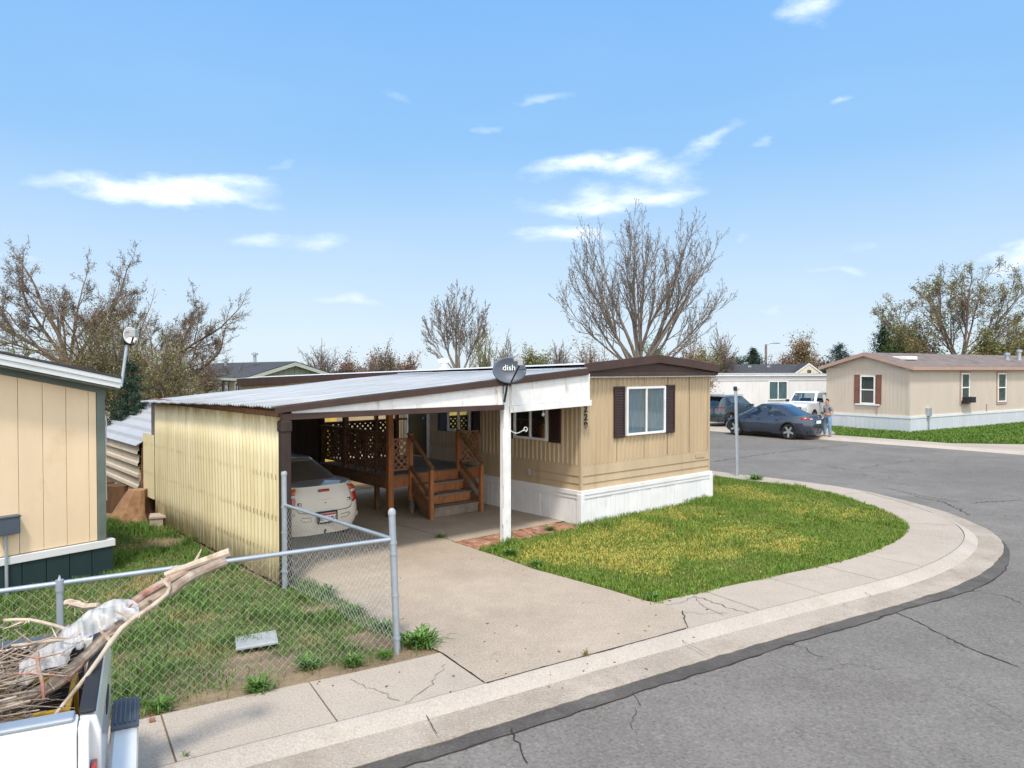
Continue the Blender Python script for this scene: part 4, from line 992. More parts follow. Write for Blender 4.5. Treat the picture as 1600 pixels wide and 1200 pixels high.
# ------------------------------------------------------------------ pickup bed at the lower left
TA = R(26.5); tt = thing('pickup_truck', 'white pickup with an open bed full of cut branches beside the chain-link fence', 'truck', (-2.76, 4.86, -.11), TA)
RZ = 1.215; white = PT['white']
BL = 1.85; hw = .80
for sg in (1, -1):
    m = MB(); prof = [(hw - .13, RZ), (hw - .02, RZ), (hw + .03, RZ - .05), (hw + .045, RZ - .25), (hw + .03, RZ - .45), (hw + .035, RZ - .62), (hw, RZ - .74), (hw - .13, RZ - .74)]
    m.prism([(-.06, sg*y, z) for y, z in prof], (-BL, 0, 0)); sp_ = m.build('bed_side', white, tt, bevel=.012)
    m = MB(); m.box(-BL - .02, -.075, sg*(hw - .065) - .06, sg*(hw - .065) + .055, RZ + .002, RZ + .03); m.build('bed_rail', MAT['dish_grey'] if sg > 0 else MAT['galv'], sp_, bevel=.012)
    m = MB(); m.box(-BL - .02, -.12, sg*(hw - .145) - .012, sg*(hw - .145) + .012, RZ - .5, RZ - .002); m.build('bed_liner', PT['black'], sp_)
    # corner post with the tail lamp
    m = MB(); m.prism([(.0, sg*(hw - .10), RZ - .02), (.0, sg*(hw + .005), RZ - .03), (.0, sg*(hw + .03), RZ - .25), (.0, sg*(hw + .02), RZ - .70), (.0, sg*(hw - .10), RZ - .70)], (-.058, 0, 0)); m.build('corner_post', white, tt, bevel=.014)
    m = MB(); m.prism([(.004, sg*(hw - .095), RZ - .27), (.004, sg*(hw + .005), RZ - .27), (.004, sg*(hw + .012), RZ - .60), (.004, sg*(hw - .095), RZ - .60)], (.03, 0, 0)); m.prism([(-.16, sg*(hw + .048), RZ - .32), (.02, sg*(hw + .03), RZ - .28), (.02, sg*(hw + .03), RZ - .60), (-.12, sg*(hw + .046), RZ - .60)], (0, sg*.012, 0)); tl_ = m.build('taillight', PT['red'], tt, bevel=.006)
m = MB(); m.prism([(-.055, -hw + .105, RZ - .005), (.03, -hw + .105, RZ - .02), (.055, -hw + .105, RZ - .12), (.05, -hw + .105, RZ - .55), (-.055, -hw + .105, RZ - .55)], (0, 2*hw - .21, 0)); tg = m.build('tailgate', white, tt, bevel=.014)
m = MB(); m.box(-.06, .028, -hw + .10, hw - .10, RZ + .0, RZ + .024); m.build('tailgate_cap', PT['black'], tg, bevel=.01)
m = MB(); m.box(.05, .062, -.14, .14, RZ - .26, RZ - .16); m.build('handle', PT['black'], tg, bevel=.01)
m = MB(); m.box(-BL, -.06, -hw + .16, hw - .16, RZ - .53, RZ - .50); m.build('bed_floor', PT['black'], tt)
m = MB(); m.box(-BL - .05, -BL, -hw, hw, RZ - .74, RZ); m.build('bed_front', white, tt)
m = MB(); m.prism([(.06, -.86, .46), (.27, -.84, .46), (.29, -.80, .60), (.29, .80, .60), (.27, .84, .46), (.06, .86, .46)], (0, 0, .0)) if False else None
m = MB(); m.box(.055, .235, -.84, .84, .40, .625); bp = m.build('bumper', white, tt, bevel=.03)
for y0 in (.34, -.84):
    m = MB(); m.box(.058, .24, y0, y0 + .50, .626, .655)
    for k in range(5): m.box(.078 + k*.031, .096 + k*.031, y0 + .04, y0 + .44, .655, .668)
    m.build('step_pad', MAT['dish_grey'], bp, bevel=.012)
for sg in (1, -1): wheel(tt, -.95, sg*.70, .34, .22, PT['rim'])
# cab further along the street
m = MB(); m.prism([(-1.95, -.84, .35), (-1.95, -.84, 1.1), (-3.2, -.84, 1.1), (-4.4, -.84, 1.0), (-4.4, -.84, .35)], (0, 1.68, 0)); m.build('body', white, tt, bevel=.05)
m = MB(); m.prism([(-1.95, -.78, 1.1), (-2.0, -.66, 1.70), (-2.75, -.66, 1.70), (-3.3, -.78, 1.1)], (0, 1.5, 0)); m.build('cabin', white, tt, bevel=.05)
m = MB(); m.box(-1.962, -1.955, -.55, .55, 1.25, 1.62); m.build('rear_window', MAT['car_glass_dark'], tt)
for sg in (1, -1): wheel(tt, -3.85, sg*.70, .34, .22, PT['rim'])
TM = Matrix.Translation((-2.76, 4.86, -.11)) @ Matrix.Rotation(TA, 4, 'Z')
def TW(x, y, z): return TM @ Vector((x, y, z))
# yellow wire cage and a toolbox in the bed
bk = thing('wire_basket', 'yellow framed wire basket under the branches in the pickup bed', 'basket', tuple(TW(-.36, .14, RZ - .50)), TA)
m = MB(); yl = M('yellow_paint', (.50, .29, .015), .45, .1, 5)
for x in (-.2, .2):
    for y in (-.3, .3): m.beam((x, y, 0), (x, y, .34), .035, .035)
for z in (.325,):
    for x in (-.2, .2): m.beam((x, -.3, z), (x, .3, z), .03, .03)
    for y in (-.3, .3): m.beam((-.2, y, z), (.2, y, z), .03, .03)
m.build('frame', yl, bk, bevel=.006)
m = MB()
for k in range(9):
    t = -.27 + k*.066
    for x in (-.19, .19): m.tube([(x, t, .0), (x, t, .32)], .004, 4)
for k in range(6):
    z = .03 + k*.055
    for x in (-.19, .19): m.tube([(x, -.28, z), (x, .28, z)], .004, 4)
    for y in (-.29, .29): m.tube([(-.19, y, z), (.19, y, z)], .004, 4)
m.build('wire_mesh', MAT['black_metal'], bk)
# cut branches: a bundle rising over the tailgate and a tangle of brush behind it
rng = random.Random(21)
BW = [M('branch_bark', (.25, .19, .145), .85, .35, 6, col2=(.40, .34, .28), thr=(.45, .65), s2=9, bmp=.4, bscale=50), M('branch_bark_red', (.31, .14, .10), .7, .4, 9, col2=(.36, .29, .23), thr=(.44, .58), s2=8, bmp=.3, bscale=50), M('branch_bark_pale', (.48, .40, .31), .8, .2, 8, col2=(.30, .22, .16), thr=(.5, .7), s2=10, bmp=.3, bscale=50)]
def wob(a, b, n, amp, sag=0.0):
    a = Vector(a); b = Vector(b); o = [rng.uniform(-1, 1) for _ in range(6)]; out = []
    for i in range(n + 1):
        t = i / n; w = amp * math.sin(t * math.pi)
        out.append(a + (b - a) * t + Vector((w*(o[0] + o[1]*math.sin(5*t)), w*(o[2] + o[3]*math.sin(6*t)), w*.6*(o[4] + o[5]*math.sin(7*t)) - sag*math.sin(t*math.pi))))
    return out
tipw = PY(352, 868, 5.75); mids = PY(190, 962, 5.28); low = PY(70, 1075, 4.72)
bgp = [('thick red-barked cut branch rising over the tailgate', [low + Vector((-.3,-.3,-.1)), low + Vector((.05,.05,.0)), mids + Vector((.0,.06,.03)), PY(268,905,5.6), PY(348,866,5.8)], (.014, .026, .034, .034, .032), 1),
       ('thick grey-barked cut branch with a red scar, lowest of the bundle over the tailgate', [low + Vector((-.5,-.6,-.15)), low, mids + Vector((.03,-.02,-.01)), PY(262,926,5.45), PY(300,900,5.55), PY(352,878,5.65)], (.016, .026, .036, .038, .038, .036), 0),
       ('short pale cut branch lying on top of the bundle', [PY(255,900,5.6), PY(300,884,5.66), PY(357,864,5.72)], (.022, .03, .036), 2),
       ('thin bent pale branch hanging under the bundle', [PY(55,1150,4.35), PY(130,1060,4.7), PY(185,985,5.1), PY(222,958,5.25), PY(258,930,5.4), PY(262,912,5.42)], (.010, .013, .016, .018, .016, .010), 2)]
for lab, pts, rad, mi in bgp:
    q = catmull([Vector(p) for p in pts], .12); n = len(q); rr_ = [np.interp(i/(n-1)*(len(rad)-1), range(len(rad)), rad) * (1 + .1*mnoise.noise((i*.9, mi*7, len(lab)))) for i in range(n)]
    m = MB(); m.tube(q, rr_, 9)
    for k in range(3):
        i = rng.randint(n//3, n-2); d = Vector((rng.uniform(-1, 1), rng.uniform(-1, 1), rng.uniform(.0, 1))) * .12; m.tube([q[i], q[i] + d * .6, q[i] + d], [.014, .010, .004], 5)
    tag(m.build('branch', BW[mi], None, smooth=True), lab, 'branch', 'cut branches on the pickup')
spur = MB(); q0 = PY(130, 950, 5.35); spur.tube([q0, PY(105, 943, 5.4), PY(98, 945, 5.4)], [.022, .026, .024], 7); spur.tube([PY(150,948,5.3), q0], [.02, .022], 7)
for k in range(9): spur.tube([PY(rng.uniform(100,135), rng.uniform(940,952), 5.38), PY(rng.uniform(95,140), rng.uniform(925,965), 5.36)], [.006, .003], 4)
tag(spur.build('branch', BW[2], None, smooth=True), 'short pale branch stub above the plastic sheet by the fence post', 'branch', 'cut branches on the pickup')
br = MB()
for k in range(420):
    a = TW(rng.uniform(-1.75, -1.0), rng.uniform(-.62, .45), RZ + rng.uniform(-.42, -.05)); b = TW(rng.uniform(-.75, -.1), rng.uniform(-.35, .62), RZ + rng.uniform(-.2, .22))
    if rng.random() < .45: b = TW(rng.uniform(-.95, -.55), rng.uniform(-.6, -.1), RZ + rng.uniform(-.3, .05))
    if rng.random() < .25: a = TW(rng.uniform(-1.75, -.9), rng.uniform(-.6, .5), RZ + rng.uniform(-.1, .12))
    if k >= 170: a = TW(rng.uniform(-1.75, -1.0), rng.uniform(-.64, .1), RZ + rng.uniform(-.25, .10)); b = TW(rng.uniform(-.95, -.22), rng.uniform(-.64, .25), RZ + rng.uniform(-.3, .10))
    r0 = rng.choice([.004, .005, .006, .008, .011, .016]); pts = wob(a, b, 7, .14)
    br.tube(pts, [r0 * (1 - .5*i/7) for i in range(8)], 5)
    for q in range(rng.randint(1, 4)):
        i = rng.randint(1, 6); d = Vector((rng.uniform(-1, 1), rng.uniform(-1, 1), rng.uniform(-.4, 1))).normalized() * rng.uniform(.1, .3)
        br.tube([pts[i], pts[i] + d*.5 + Vector((0,0,.02)), pts[i] + d], [r0*.55, r0*.4, r0*.2], 4)
tag(br.build('brush_pile', BW[0], None, smooth=True), 'tangled pile of dry brushwood heaped in the pickup bed', 'brushwood', kind='stuff')
for lab, pts, rad, mi in (('long thin twig reaching left over the far bed rail', [PY(0,972,4.9), PY(40,971,4.95), PY(80,980,5.0), PY(112,990,5.02), PY(135,990,5.05)], (.011,.012,.012,.013,.014), 2),
                          ('upright reddish stick standing out of the brushwood', [PY(62,1098,4.35), PY(60,1070,4.38), PY(54,1045,4.4), PY(52,1022,4.42)], (.008,.010,.012,.013), 1),
                          ('pale forked twig over the plastic sheet', [PY(12,1012,4.75), PY(45,1008,4.8), PY(85,1003,4.85), PY(120,1004,4.95)], (.008,.010,.012,.013), 2)):
    q = catmull(pts, .08); n = len(q); m = MB(); m.tube(q, [np.interp(i/(n-1)*(len(rad)-1), range(len(rad)), rad) for i in range(n)], 7)
    for k in range(5):
        i = rng.randint(1, n-2); d = Vector((rng.uniform(-1, 1), rng.uniform(-.6, .6), rng.uniform(-.3, .8))) * .16; m.tube([q[i], q[i] + d*.5, q[i] + d], [.007, .005, .002], 4)
    tag(m.build('branch', BW[mi], None, smooth=True), lab, 'branch', 'cut branches on the pickup')
# milky plastic sheet wrapped round the bundle
pm = bpy.data.materials.new('plastic_sheet'); pm.use_nodes = True; nt = pm.node_tree; bs = nt.nodes['Principled BSDF']; bs.inputs['Base Color'].default_value = (.62, .61, .62, 1); bs.inputs['Roughness'].default_value = .35
bs.inputs['Alpha'].default_value = .72; bs.inputs['Transmission Weight'].default_value = 0.0
nt.links.new(ramp(nt, noise(nt, coords(nt), 3, 5), .3, .7, .22, .66), bs.inputs['Alpha'])
up = [PY(213,948,5.34), PY(190,938,5.36), PY(160,945,5.3), PY(110,975,5.1), PY(70,1010,4.9), PY(30,1040,4.7)]
dn = [PY(216,970,5.2), PY(195,972,5.2), PY(160,985,5.08), PY(125,1010,4.9), PY(85,1045,4.7), PY(22,1075,4.5)]
rows = []
for j in range(15):
    t = j/14; rows.append([]); U = catmull(up, .03); D = catmull(dn, .03)
    for i in range(46):
        f = i/45; a = U[int(f*(len(U)-1))]; b = D[int(f*(len(D)-1))]; q = a + (b-a)*t
        bulge = .05*math.sin(t*math.pi) + .022*mnoise.noise((f*9 + t*3, t*5, 2)) + .022*math.sin(f*30 + t*8 + 3*mnoise.noise((f*5, t*3, 8)))*(.4+.6*t)
        rows[-1].append(q + Vector((.0, -.35, .9)) * bulge)
m = MB(); m.grid(rows); tag(m.build('plastic_sheet', pm, None, smooth=True, fix=False, solid=.002), 'milky plastic sheet wrapped round the branches in the pickup', 'plastic sheet')
for a_ in list(bpy.data.objects['plastic_sheet'].data.attributes):
    if a_.name == 'sharp_edge': bpy.data.objects['plastic_sheet'].data.attributes.remove(a_)
# ------------------------------------------------------------------ chain-link fence
cf = thing('chain_link_fence', 'galvanised chain-link fence turning the corner between the grass and the driveway', 'fence', tuple(P(617, 1020)))
fo = P(617, 1020)
def L_(p): return Vector(p) - Vector(fo)
cA = P(619.5, 1021); cB = P(443, 922); dF = (PY(0, 922, 6.2) - PY(606, 842, 8.07)); dF.z = 0; dF.normalize()
def fpost(p, top, r, name, lean=(0, 0), cap=True):
    m = MB(); b = L_(p); t = b + Vector((lean[0], lean[1], top)); m.tube([b + Vector((0,0,-.05)), t], r, 14); o = m.build(name, MAT['galv'], cf, smooth=True)
    m = MB(); m.lathe([(r*1.12, -.02), (r*1.15, .01), (r*.9, .035), (r*.4, .05), (.003, .052)], 12, Matrix.Translation(t)); m.build('post_cap', MAT['light_grey'], o, smooth=True)
    return o
pc = fpost(cA, 1.53, .038, 'corner_post', (-.055, 0)); pb = fpost(cB, 1.63, .038, 'end_post', (0, 0))
RH = 1.24; top_a = cA + Vector((-.045, 0, RH)); 
endF = cA + dF * 9.0
m = MB(); m.tube([L_(top_a), L_(cA + dF*4 + Vector((0,0,RH + .005))), L_(endF + Vector((0, 0, RH)))], .0225, 10); m.build('top_rail', MAT['galv'], cf, smooth=True)
m = MB(); m.tube([L_(cB + Vector((0, 0, 1.19))), L_(top_a)], .0225, 10); m.build('top_rail', MAT['galv'], cf, smooth=True)
for s in (3.15, 6.2):
    p = cA + dF * s; m = MB(); m.tube([L_(p + Vector((0,0,-.05))), L_(p + Vector((0,0,RH - .02)))], .028, 10); lp = m.build('line_post', MAT['galv'], cf, smooth=True)
    m = MB(); m.tube([L_(p + Vector((0,0,RH - .06))), L_(p + Vector((0,0,RH + .035)))], [.036, .034], 10); m.tube([L_(p + Vector((0,0,RH + .03))), L_(p + Vector((0,0,RH + .075)))], [.018, .004], 8); m.build('post_cap', MAT['galv'], lp, smooth=True)
for z in (.15, .62, 1.08, 1.2):
    m = MB(); m.tube([L_(cA + Vector((-.036*z, 0, z - .012))), L_(cA + Vector((-.036*z, 0, z + .012)))], .045, 14); m.build('band', MAT['galv'], pc, smooth=True)
for z in (.25, .8, 1.16):
    m = MB(); m.tube([L_(cB + Vector((0, 0, z - .012))), L_(cB + Vector((0, 0, z + .012)))], .045, 14); m.build('band', MAT['galv'], pb, smooth=True)
def mesh(a, b, za, zb, zbot, name, pitch=.088, seed=1):
    r = random.Random(seed); d = (b - a); Ln = d.length; d.normalize(); nrm = Vector((-d.y, d.x, 0)); m = MB(); Hh = zb - zbot; hp = pitch * .5; n = int(Ln / hp)
    zt = lambda s: za + (zb - za) * s / Ln - .02
    rad = .0018
    for k in range(n):          # each woven wire zigzags between two neighbouring columns
        rows_ = int((zt(k*hp) - zbot) / hp); pts = []
        for j in range(rows_ + 1):
            side = (j + k) % 2; s = (k + side) * hp
            bow = .012*math.sin(s*2.1)*math.sin(j*.12) + .006*mnoise.noise((s*3, j*.3, seed))
            q = a + d * s + nrm * (bow + (.0022 if side else -.0022)); pts.append(L_(Vector((q.x, q.y, zt(s) - j*hp + .004*mnoise.noise((s*4, j*.5, 5))))))
        m.tube(pts, rad, 3, cap=False)
    return m.build(name, MAT['galv_wire'], cf, fix=False)
mesh(cA + dF*.05, endF, RH, RH, .03, 'wire_mesh', seed=2); mesh(cB + (cA - cB).normalized()*.05, cA, 1.19, RH, .05, 'wire_mesh', seed=5)

# ------------------------------------------------------------------ cream home on the left
dX = Vector((.61, .792, 0)).normalized(); A_L = math.atan2(dX.y, dX.x); CL0 = P(170, 897)
mk('panel_cream', (.79, .615, .42), .75, .08, 1.0, (1, 1, .4), col2=(.64, .46, .26), thr=(.56, .8), s2=1.0, bmp=.15, bscale=40)
mk('green_skirt', (.013, .034, .038), .7, .25, 1.5, (1, 1, .4), col2=(.20, .25, .25), thr=(.68, .74), s2=3.5, stretch2=(2.5, 2.5, .5))
mk('green_trim', (.13, .16, .145), .7, .2, 2.0); mk('shingle_dark', (.055, .055, .06), .9, .3, 5, bmp=.4, bscale=30); mk('fascia_white', (.66, .68, .69), .55, .06, 2)
lh = thing('mobile_home', 'cream panelled mobile home with green skirting and white eaves, behind the chain-link fence', 'mobile home', tuple(CL0), A_L)
LW, LL = 4.3, 15
m = MB(); m.box(-LW, -.10, .03, LL, .0, 2.80); m.build('wall', MAT['panel_cream'], lh)
m = MB(); s = -.13; r = random.Random(3)
edges = []
while s > -LW:
    w = .305 if s < -.14 else .13
    edges.append((s, max(s - w, -LW))); s -= w
def zg(s): return 2.74 + .215 * min(s + LW + .0, -s)          # gable height
for a, b in [(-.19, -.30)] + [(-.30 - .305*k, -.30 - .305*(k+1)) for k in range(13)]:
    m.prism([(a - .003, -.012, .54), (b + .003, -.012, .54), (b + .003, -.012, zg(b)), (a - .003, -.012, zg(a))], (0, .03, 0))
m.build('panelling', MAT['panel_cream'], lh, bevel=.004)
m = MB(); m.prism([(-LW, .02, 2.7), (-.10, .02, 2.7), (-.10, .02, 2.80), (-LW/2, .02, 3.22), (-LW, .02, 2.82)], (0, .05, 0)); m.build('gable', MAT['panel_cream'], lh)
m = MB(); m.box(-.188, -.07, -.03, .08, .52, 2.81); m.build('corner_trim', MAT['green_trim'], lh, bevel=.004)
m = MB(); m.box(-LW, .05, -.05, .1, .42, .525); m.build('skirting_band', MAT['fascia_white'], lh, bevel=.006)
m = MB(); s = .02
while s > -LW: m.box(max(s - .295, -LW), s, -.028, .06, -.02, .42); s -= .305
m.build('skirting', MAT['green_skirt'], lh, bevel=.003)
S = .225; EO = .03
def zrf(s): return 2.965 + S * (EO - s if s > -LW/2 else EO + LW + s)
m = MB()
for pl in ([(EO, zrf(EO)), (-LW/2, zrf(-LW/2))], [(-LW/2, zrf(-LW/2)), (-LW - EO, zrf(-LW - EO))]):
    (a, za), (b, zb) = pl; m.prism([(a, -.34, za), (b, -.34, zb), (b, -.34, zb + .03), (a, -.34, za + .03)], (0, LL + .6, 0))
m.build('roof', MAT['shingle_dark'], lh)
m = MB()
for pl in ([(EO, zrf(EO)), (-LW/2, zrf(-LW/2))], [(-LW/2, zrf(-LW/2)), (-LW - EO, zrf(-LW - EO))]):
    (a, za), (b, zb) = pl
    m.prism([(a, -.33, za - .005), (b, -.33, zb - .005), (b, -.33, zb - .075), (a, -.33, za - .075)], (0, .03, 0)); m.prism([(a, -.315, za - .076), (b, -.315, zb - .076), (b, -.315, zb - .15), (a, -.315, za - .15)], (0, .03, 0))
m.box(EO - .03, EO, -.30, LL, zrf(EO) - .15, zrf(EO) - .005); m.build('fascia', MAT['fascia_white'], lh, bevel=.004)
m = MB(); m.prism([(EO - .03, -.28, zrf(EO) - .155), (-LW/2, -.28, zrf(-LW/2) - .155), (-LW/2, -.28, zrf(-LW/2) - .17), (EO - .03, -.28, zrf(EO) - .17)], (0, .30, 0)); m.prism([(-.06, -.035, zrf(-.06) - .17), (-LW/2, -.035, zrf(-LW/2) - .17), (-LW/2, -.035, zrf(-LW/2) - .26), (-.06, -.035, zrf(-.06) - .26)], (0, .025, 0)); m.build('soffit', MAT['green_trim'], lh)
sb, yb = online(CL0, dX, 6); zb_ = H - (820 - HOR) * yb / F
m = MB(); m.box(sb - .14, sb + .13, -.14, -.013, zb_ - .13, zb_ + .12); m.box(sb - .15, sb + .14, -.15, -.013, zb_ + .10, zb_ + .125); bxo = m.build('meter_box', MAT['dish_grey'], lh, bevel=.008)
m = MB(); m.tube([(sb - .02, -.06, zb_ - .13), (sb - .02, -.06, .0)], .022, 8); m.build('conduit', MAT['galv'], bxo, smooth=True)
m = MB(); m.tube([(.04, .5, 2.8), (.02, .3, 2.6), (.0, .1, 2.3), (-.02, .1, 1.6), (-.01, .1, 1.1)], .009, 5); m.build('cable', MAT['white_plastic'], lh)
# old dish on a pole at the eave
pb_ = PY(189, 604, 10.98); dish('satellite_dish', 'small weathered white satellite dish on a grey pole at the cream home eave', pb_, PY(204, 524, 11.0), (.75, -.75, .10), .09, .12, MAT['white_plastic'], (.0, -.02, .16), MAT['light_grey'], None, .022)

# ------------------------------------------------------------------ ribbed metal shed
sh = thing('metal_shed', 'low beige ribbed metal shed with a white roof between the two homes', 'shed', tuple(UV(-6.44, 6.64)), A_H)
mk('shed_beige', (.62, .53, .41), .55, .08, 2, col2=(.45, .36, .25), thr=(.55, .8), s2=2, stretch2=(.6, .6, 2)); mk('shed_white', (.42, .43, .45), .5, .05, 2, col2=(.55, .52, .48), thr=(.6, .85))
m = MB(); zz = .30; pr = []
while zz < 1.50:
    pr += [(0, zz), (-.055, zz + .03), (-.045, zz + .09), (-.02, zz + .12), (-.02, zz + .235)]; zz += .245
pr.append((0, zz))
m.grid([[(d, v, z) for d, z in pr] for v in (0, 4.2)]); m.build('wall', MAT['shed_beige'], sh, fix=False, solid=.003)
rp = [(-.10, 1.52), (.04, 1.60)]; x = .04; z = 1.60
while x < 1.25: rp += [(x + .03, z + .075), (x + .08, z + .085), (x + .12, z + .05), (x + .30, z + .135)]; x += .30; z += .135
m = MB(); m.grid([[(d, v, zz_ - .02) for d, zz_ in rp] for v in (-.06, 4.2)]); m.build('roof', MAT['shed_white'], sh, fix=False, solid=.003)
m = MB(); m.add([(0, .0, .3), (1.3, .0, .3), (1.3, .0, 2.1), (.04, .0, 1.56)], [(0,1,2,3)]); m.build('end_wall', MAT['wood_brown'], sh, fix=False, solid=.02)
mk('bark_dark', (.12, .065, .035), .9, .35, 5, (1, 1, .3), bmp=.5, bscale=25); mk('stump_wood', (.34, .19, .10), .85, .3, 4, col2=(.14, .08, .045), thr=(.5, .7), s2=3, bmp=.4, bscale=25)
def log(u, v, r, h, lab, mat, lean=0, flare=1.0, cone=False):
    p = UV(u, v); m = MB(); n = 18; rr_ = random.Random(int(v*100)); k = [rr_.uniform(.85, 1.15) for _ in range(n)]
    rows = [[Vector((r*k[j % n]*f*math.cos(2*math.pi*j/n) + lean*z, r*k[j % n]*f*math.sin(2*math.pi*j/n), z)) for j in range(n+1)] for f, z in ((1.05*flare, -.02), (1.0, h*.25), (.9 if not cone else .72, h*.7), (.88 if not cone else .5, h))]
    m.grid(rows); c_ = len(m.v); m.v.append((lean*h, 0, h*1.02)); st = 3*(n+1)
    for j in range(n): m.f.append((st+j, st+j+1, c_))
    o = m.build('tree_stump', mat, None, smooth=True); o.location = p; return tag(o, lab, 'stump', 'stumps by the metal shed')
log(-6.72, 6.45, .36, .62, 'pale cone-shaped stump leaning under the shed corner', MAT['stump_wood'], .3, 1.35, True); log(-6.60, 7.75, .30, .55, 'dark upright stump under the shed wall, next to the pale stump', MAT['bark_dark']); log(-6.55, 9.1, .42, .5, 'wide red-brown stump under the shed wall, nearest the cream home', MAT['bark_dark'])
cbk = MB(); cbk.box(-.12, .12, -.19, .19, .0, .10); cbk.box(-.12, .12, -.19, -.15, .10, .17); cbk.box(-.13, .20, -.21, .21, .171, .215); o = cbk.build('concrete_block', MAT['concrete_block'], None, bevel=.006); o.location = P(243, 822); o.rotation_euler = (0, 0, .4); tag(o, 'concrete block with a slab on top beside the yellow wall', 'block')
lid = MB(); lid.lathe([(.0, 0), (.25, .0), (.25, .022), (.22, .03), (.0, .03)], 4, Matrix.Scale(1.25, 4, (1, 0, 0)) @ Matrix.Rotation(R(45), 4, 'Z')); lid.box(-.17, -.11, -.02, .02, .03, .035)
o = lid.build('meter_lid', MAT['light_grey'], None, bevel=.006); o.location = P(398, 1011) + Vector((0, 0, .045)); o.rotation_euler = (R(3), R(-2), R(22)); tag(o, 'pale grey meter lid lying in the patchy grass', 'meter lid')
cb = MB(); cb.obox((0, 0, .02), (.05, .035, .03)); o = cb.build('brick_chip', GM['brick'], None, bevel=.006); o.location = P(232, 1133); o.rotation_euler = (.1, .1, .5); tag(o, 'small orange brick chip at the edge of the sidewalk', 'brick')

# sign post on the corner lawn
sp0 = P(1153, 744); spo = thing('sign_post', 'bare galvanised sign post standing at the edge of the corner lawn', 'post', tuple(sp0))
m = MB(); m.box(-.03, .03, -.02, .02, -.1, 2.56); m.box(-.044, -.03, -.035, -.01, -.1, 2.56); m.box(.03, .044, -.035, -.01, -.1, 2.56); o = m.build('channel', MAT['galv'], spo, bevel=.004); o.rotation_euler = (0, R(-1.6), 0)
m = MB(); m.box(-.12, -.03, -.045, .045, 2.48, 2.60); m.build('bracket', MAT['black_metal'], spo, bevel=.01).rotation_euler = (0, 0, 0)

# ------------------------------------------------------------------ homes further off
mk('siding_pink', (.53, .46, .385), .75, .05, 1.5, (1, 1, .4)); mk('trim_rose', (.40, .27, .22), .6, .08, 2); mk('shingle_brown', (.19, .15, .135), .9, .2, 1.6, (1, 3, 3), col2=(.10, .085, .08), thr=(.5, .75), s2=1.2, bmp=.4, bscale=18)
mk('shutter_rose', (.20, .085, .06), .6, .1, 4); mk('white_siding', (.66, .66, .66), .65, .05, 1.4, (1, 1, .3), col2=(.48, .46, .45), thr=(.6, .85), s2=1, stretch2=(1.5, 1.5, .3)); mk('green_siding', (.215, .25, .175), .75, .06, 1.5); mk('sage_trim', (.34, .38, .33), .7, .06, 2); mk('cream_siding', (.64, .59, .46), .75, .05, 1.5)
mk('skirt_blue', (.52, .56, .60), .7, .06, 2, (1, 1, .3)); mk('dark_window', (.03, .035, .04), .3, .2, 3); mk('blind_green', (.24, .28, .24), .8, .1, 4); mk('teal_curtain', (.30, .42, .42), .8, .35, 2.5, (6, 6, .6))
P2 = P(1422, 676); dR2 = Vector((.836, .549, 0)); A2 = math.atan2(.549, .836)
rhm = thing('mobile_home', 'pinkish tan mobile home with rose shutters and brown shingle roof across the side street', 'mobile home', tuple(P2), A2)
RW, RL = 4.5, 21.0
def rg(y): return 3.22 + .30 * (1 - abs(y - RW/2) / (RW/2)) * 2.2
m = MB(); m.prism([(.03, .03, .5), (.03, RW - .03, .5), (.03, RW - .03, 3.2), (.03, RW/2, 3.84), (.03, .03, 3.2)], (RL, 0, 0)); m.build('wall', MAT['siding_pink'], rhm)
m = MB()
for fn, L in ((fy, RL), (fx, RW)):
    s = 0.0
    while s < L: fbox(m, fn, s + .003, min(s + .20, L), .0, .012, .80, 3.18); s += .202
fbox(m, fx, .0, RW, .013, .03, 3.10, 3.16)
m.build('panelling', MAT['siding_pink'], rhm)
m = MB(); fbox(m, fy, -.02, .1, -.0, .03, .8, 3.2); fbox(m, fx, .0, .1, .0, .03, .8, 3.2); fbox(m, fx, RW - .1, RW, 0, .03, .8, 3.2); m.build('corner_trim', MAT['siding_pink'], rhm)
m = MB(); fbox(m, fy, -.05, RL, 0, .06, .68, .80); fbox(m, fx, .0, RW, 0, .06, .68, .80); m.build('skirting_band', MAT['fascia_white'], rhm)
m = MB()
for fn, L in ((fy, RL), (fx, RW)):
    s = 0.0
    while s < L: fbox(m, fn, s + .004, min(s + .25, L), .0, .035, -.02, .68); s += .254
m.build('skirting', MAT['skirt_blue'], rhm)
m = MB(); ov = .28
m.prism([(-ov, -ov, 3.20), (-ov, RW/2, 3.92), (-ov, RW/2, 3.97), (-ov, -ov, 3.25)], (RL + .6, 0, 0)); m.prism([(-ov, RW/2, 3.92), (-ov, RW + ov, 3.20), (-ov, RW + ov, 3.25), (-ov, RW/2, 3.97)], (RL + .6, 0, 0)); m.build('roof', MAT['shingle_brown'], rhm)
m = MB(); m.box(-ov - .02, RL, -ov - .03, -ov - .001, 3.06, 3.235)
m.prism([(-ov - .03, -ov - .03, 3.235), (-ov - .03, RW/2, 3.955), (-ov - .03, RW/2, 3.78), (-ov - .03, -ov - .03, 3.06)], (.028, 0, 0)); m.prism([(-ov - .03, RW + ov + .03, 3.235), (-ov - .03, RW/2, 3.955), (-ov - .03, RW/2, 3.78), (-ov - .03, RW + ov + .03, 3.06)], (.028, 0, 0)); m.build('fascia', MAT['trim_rose'], rhm)
m = MB(); m.box(-ov, RL, -ov, .0, 3.08, 3.10); m.build('soffit', MAT['siding_pink'], rhm)
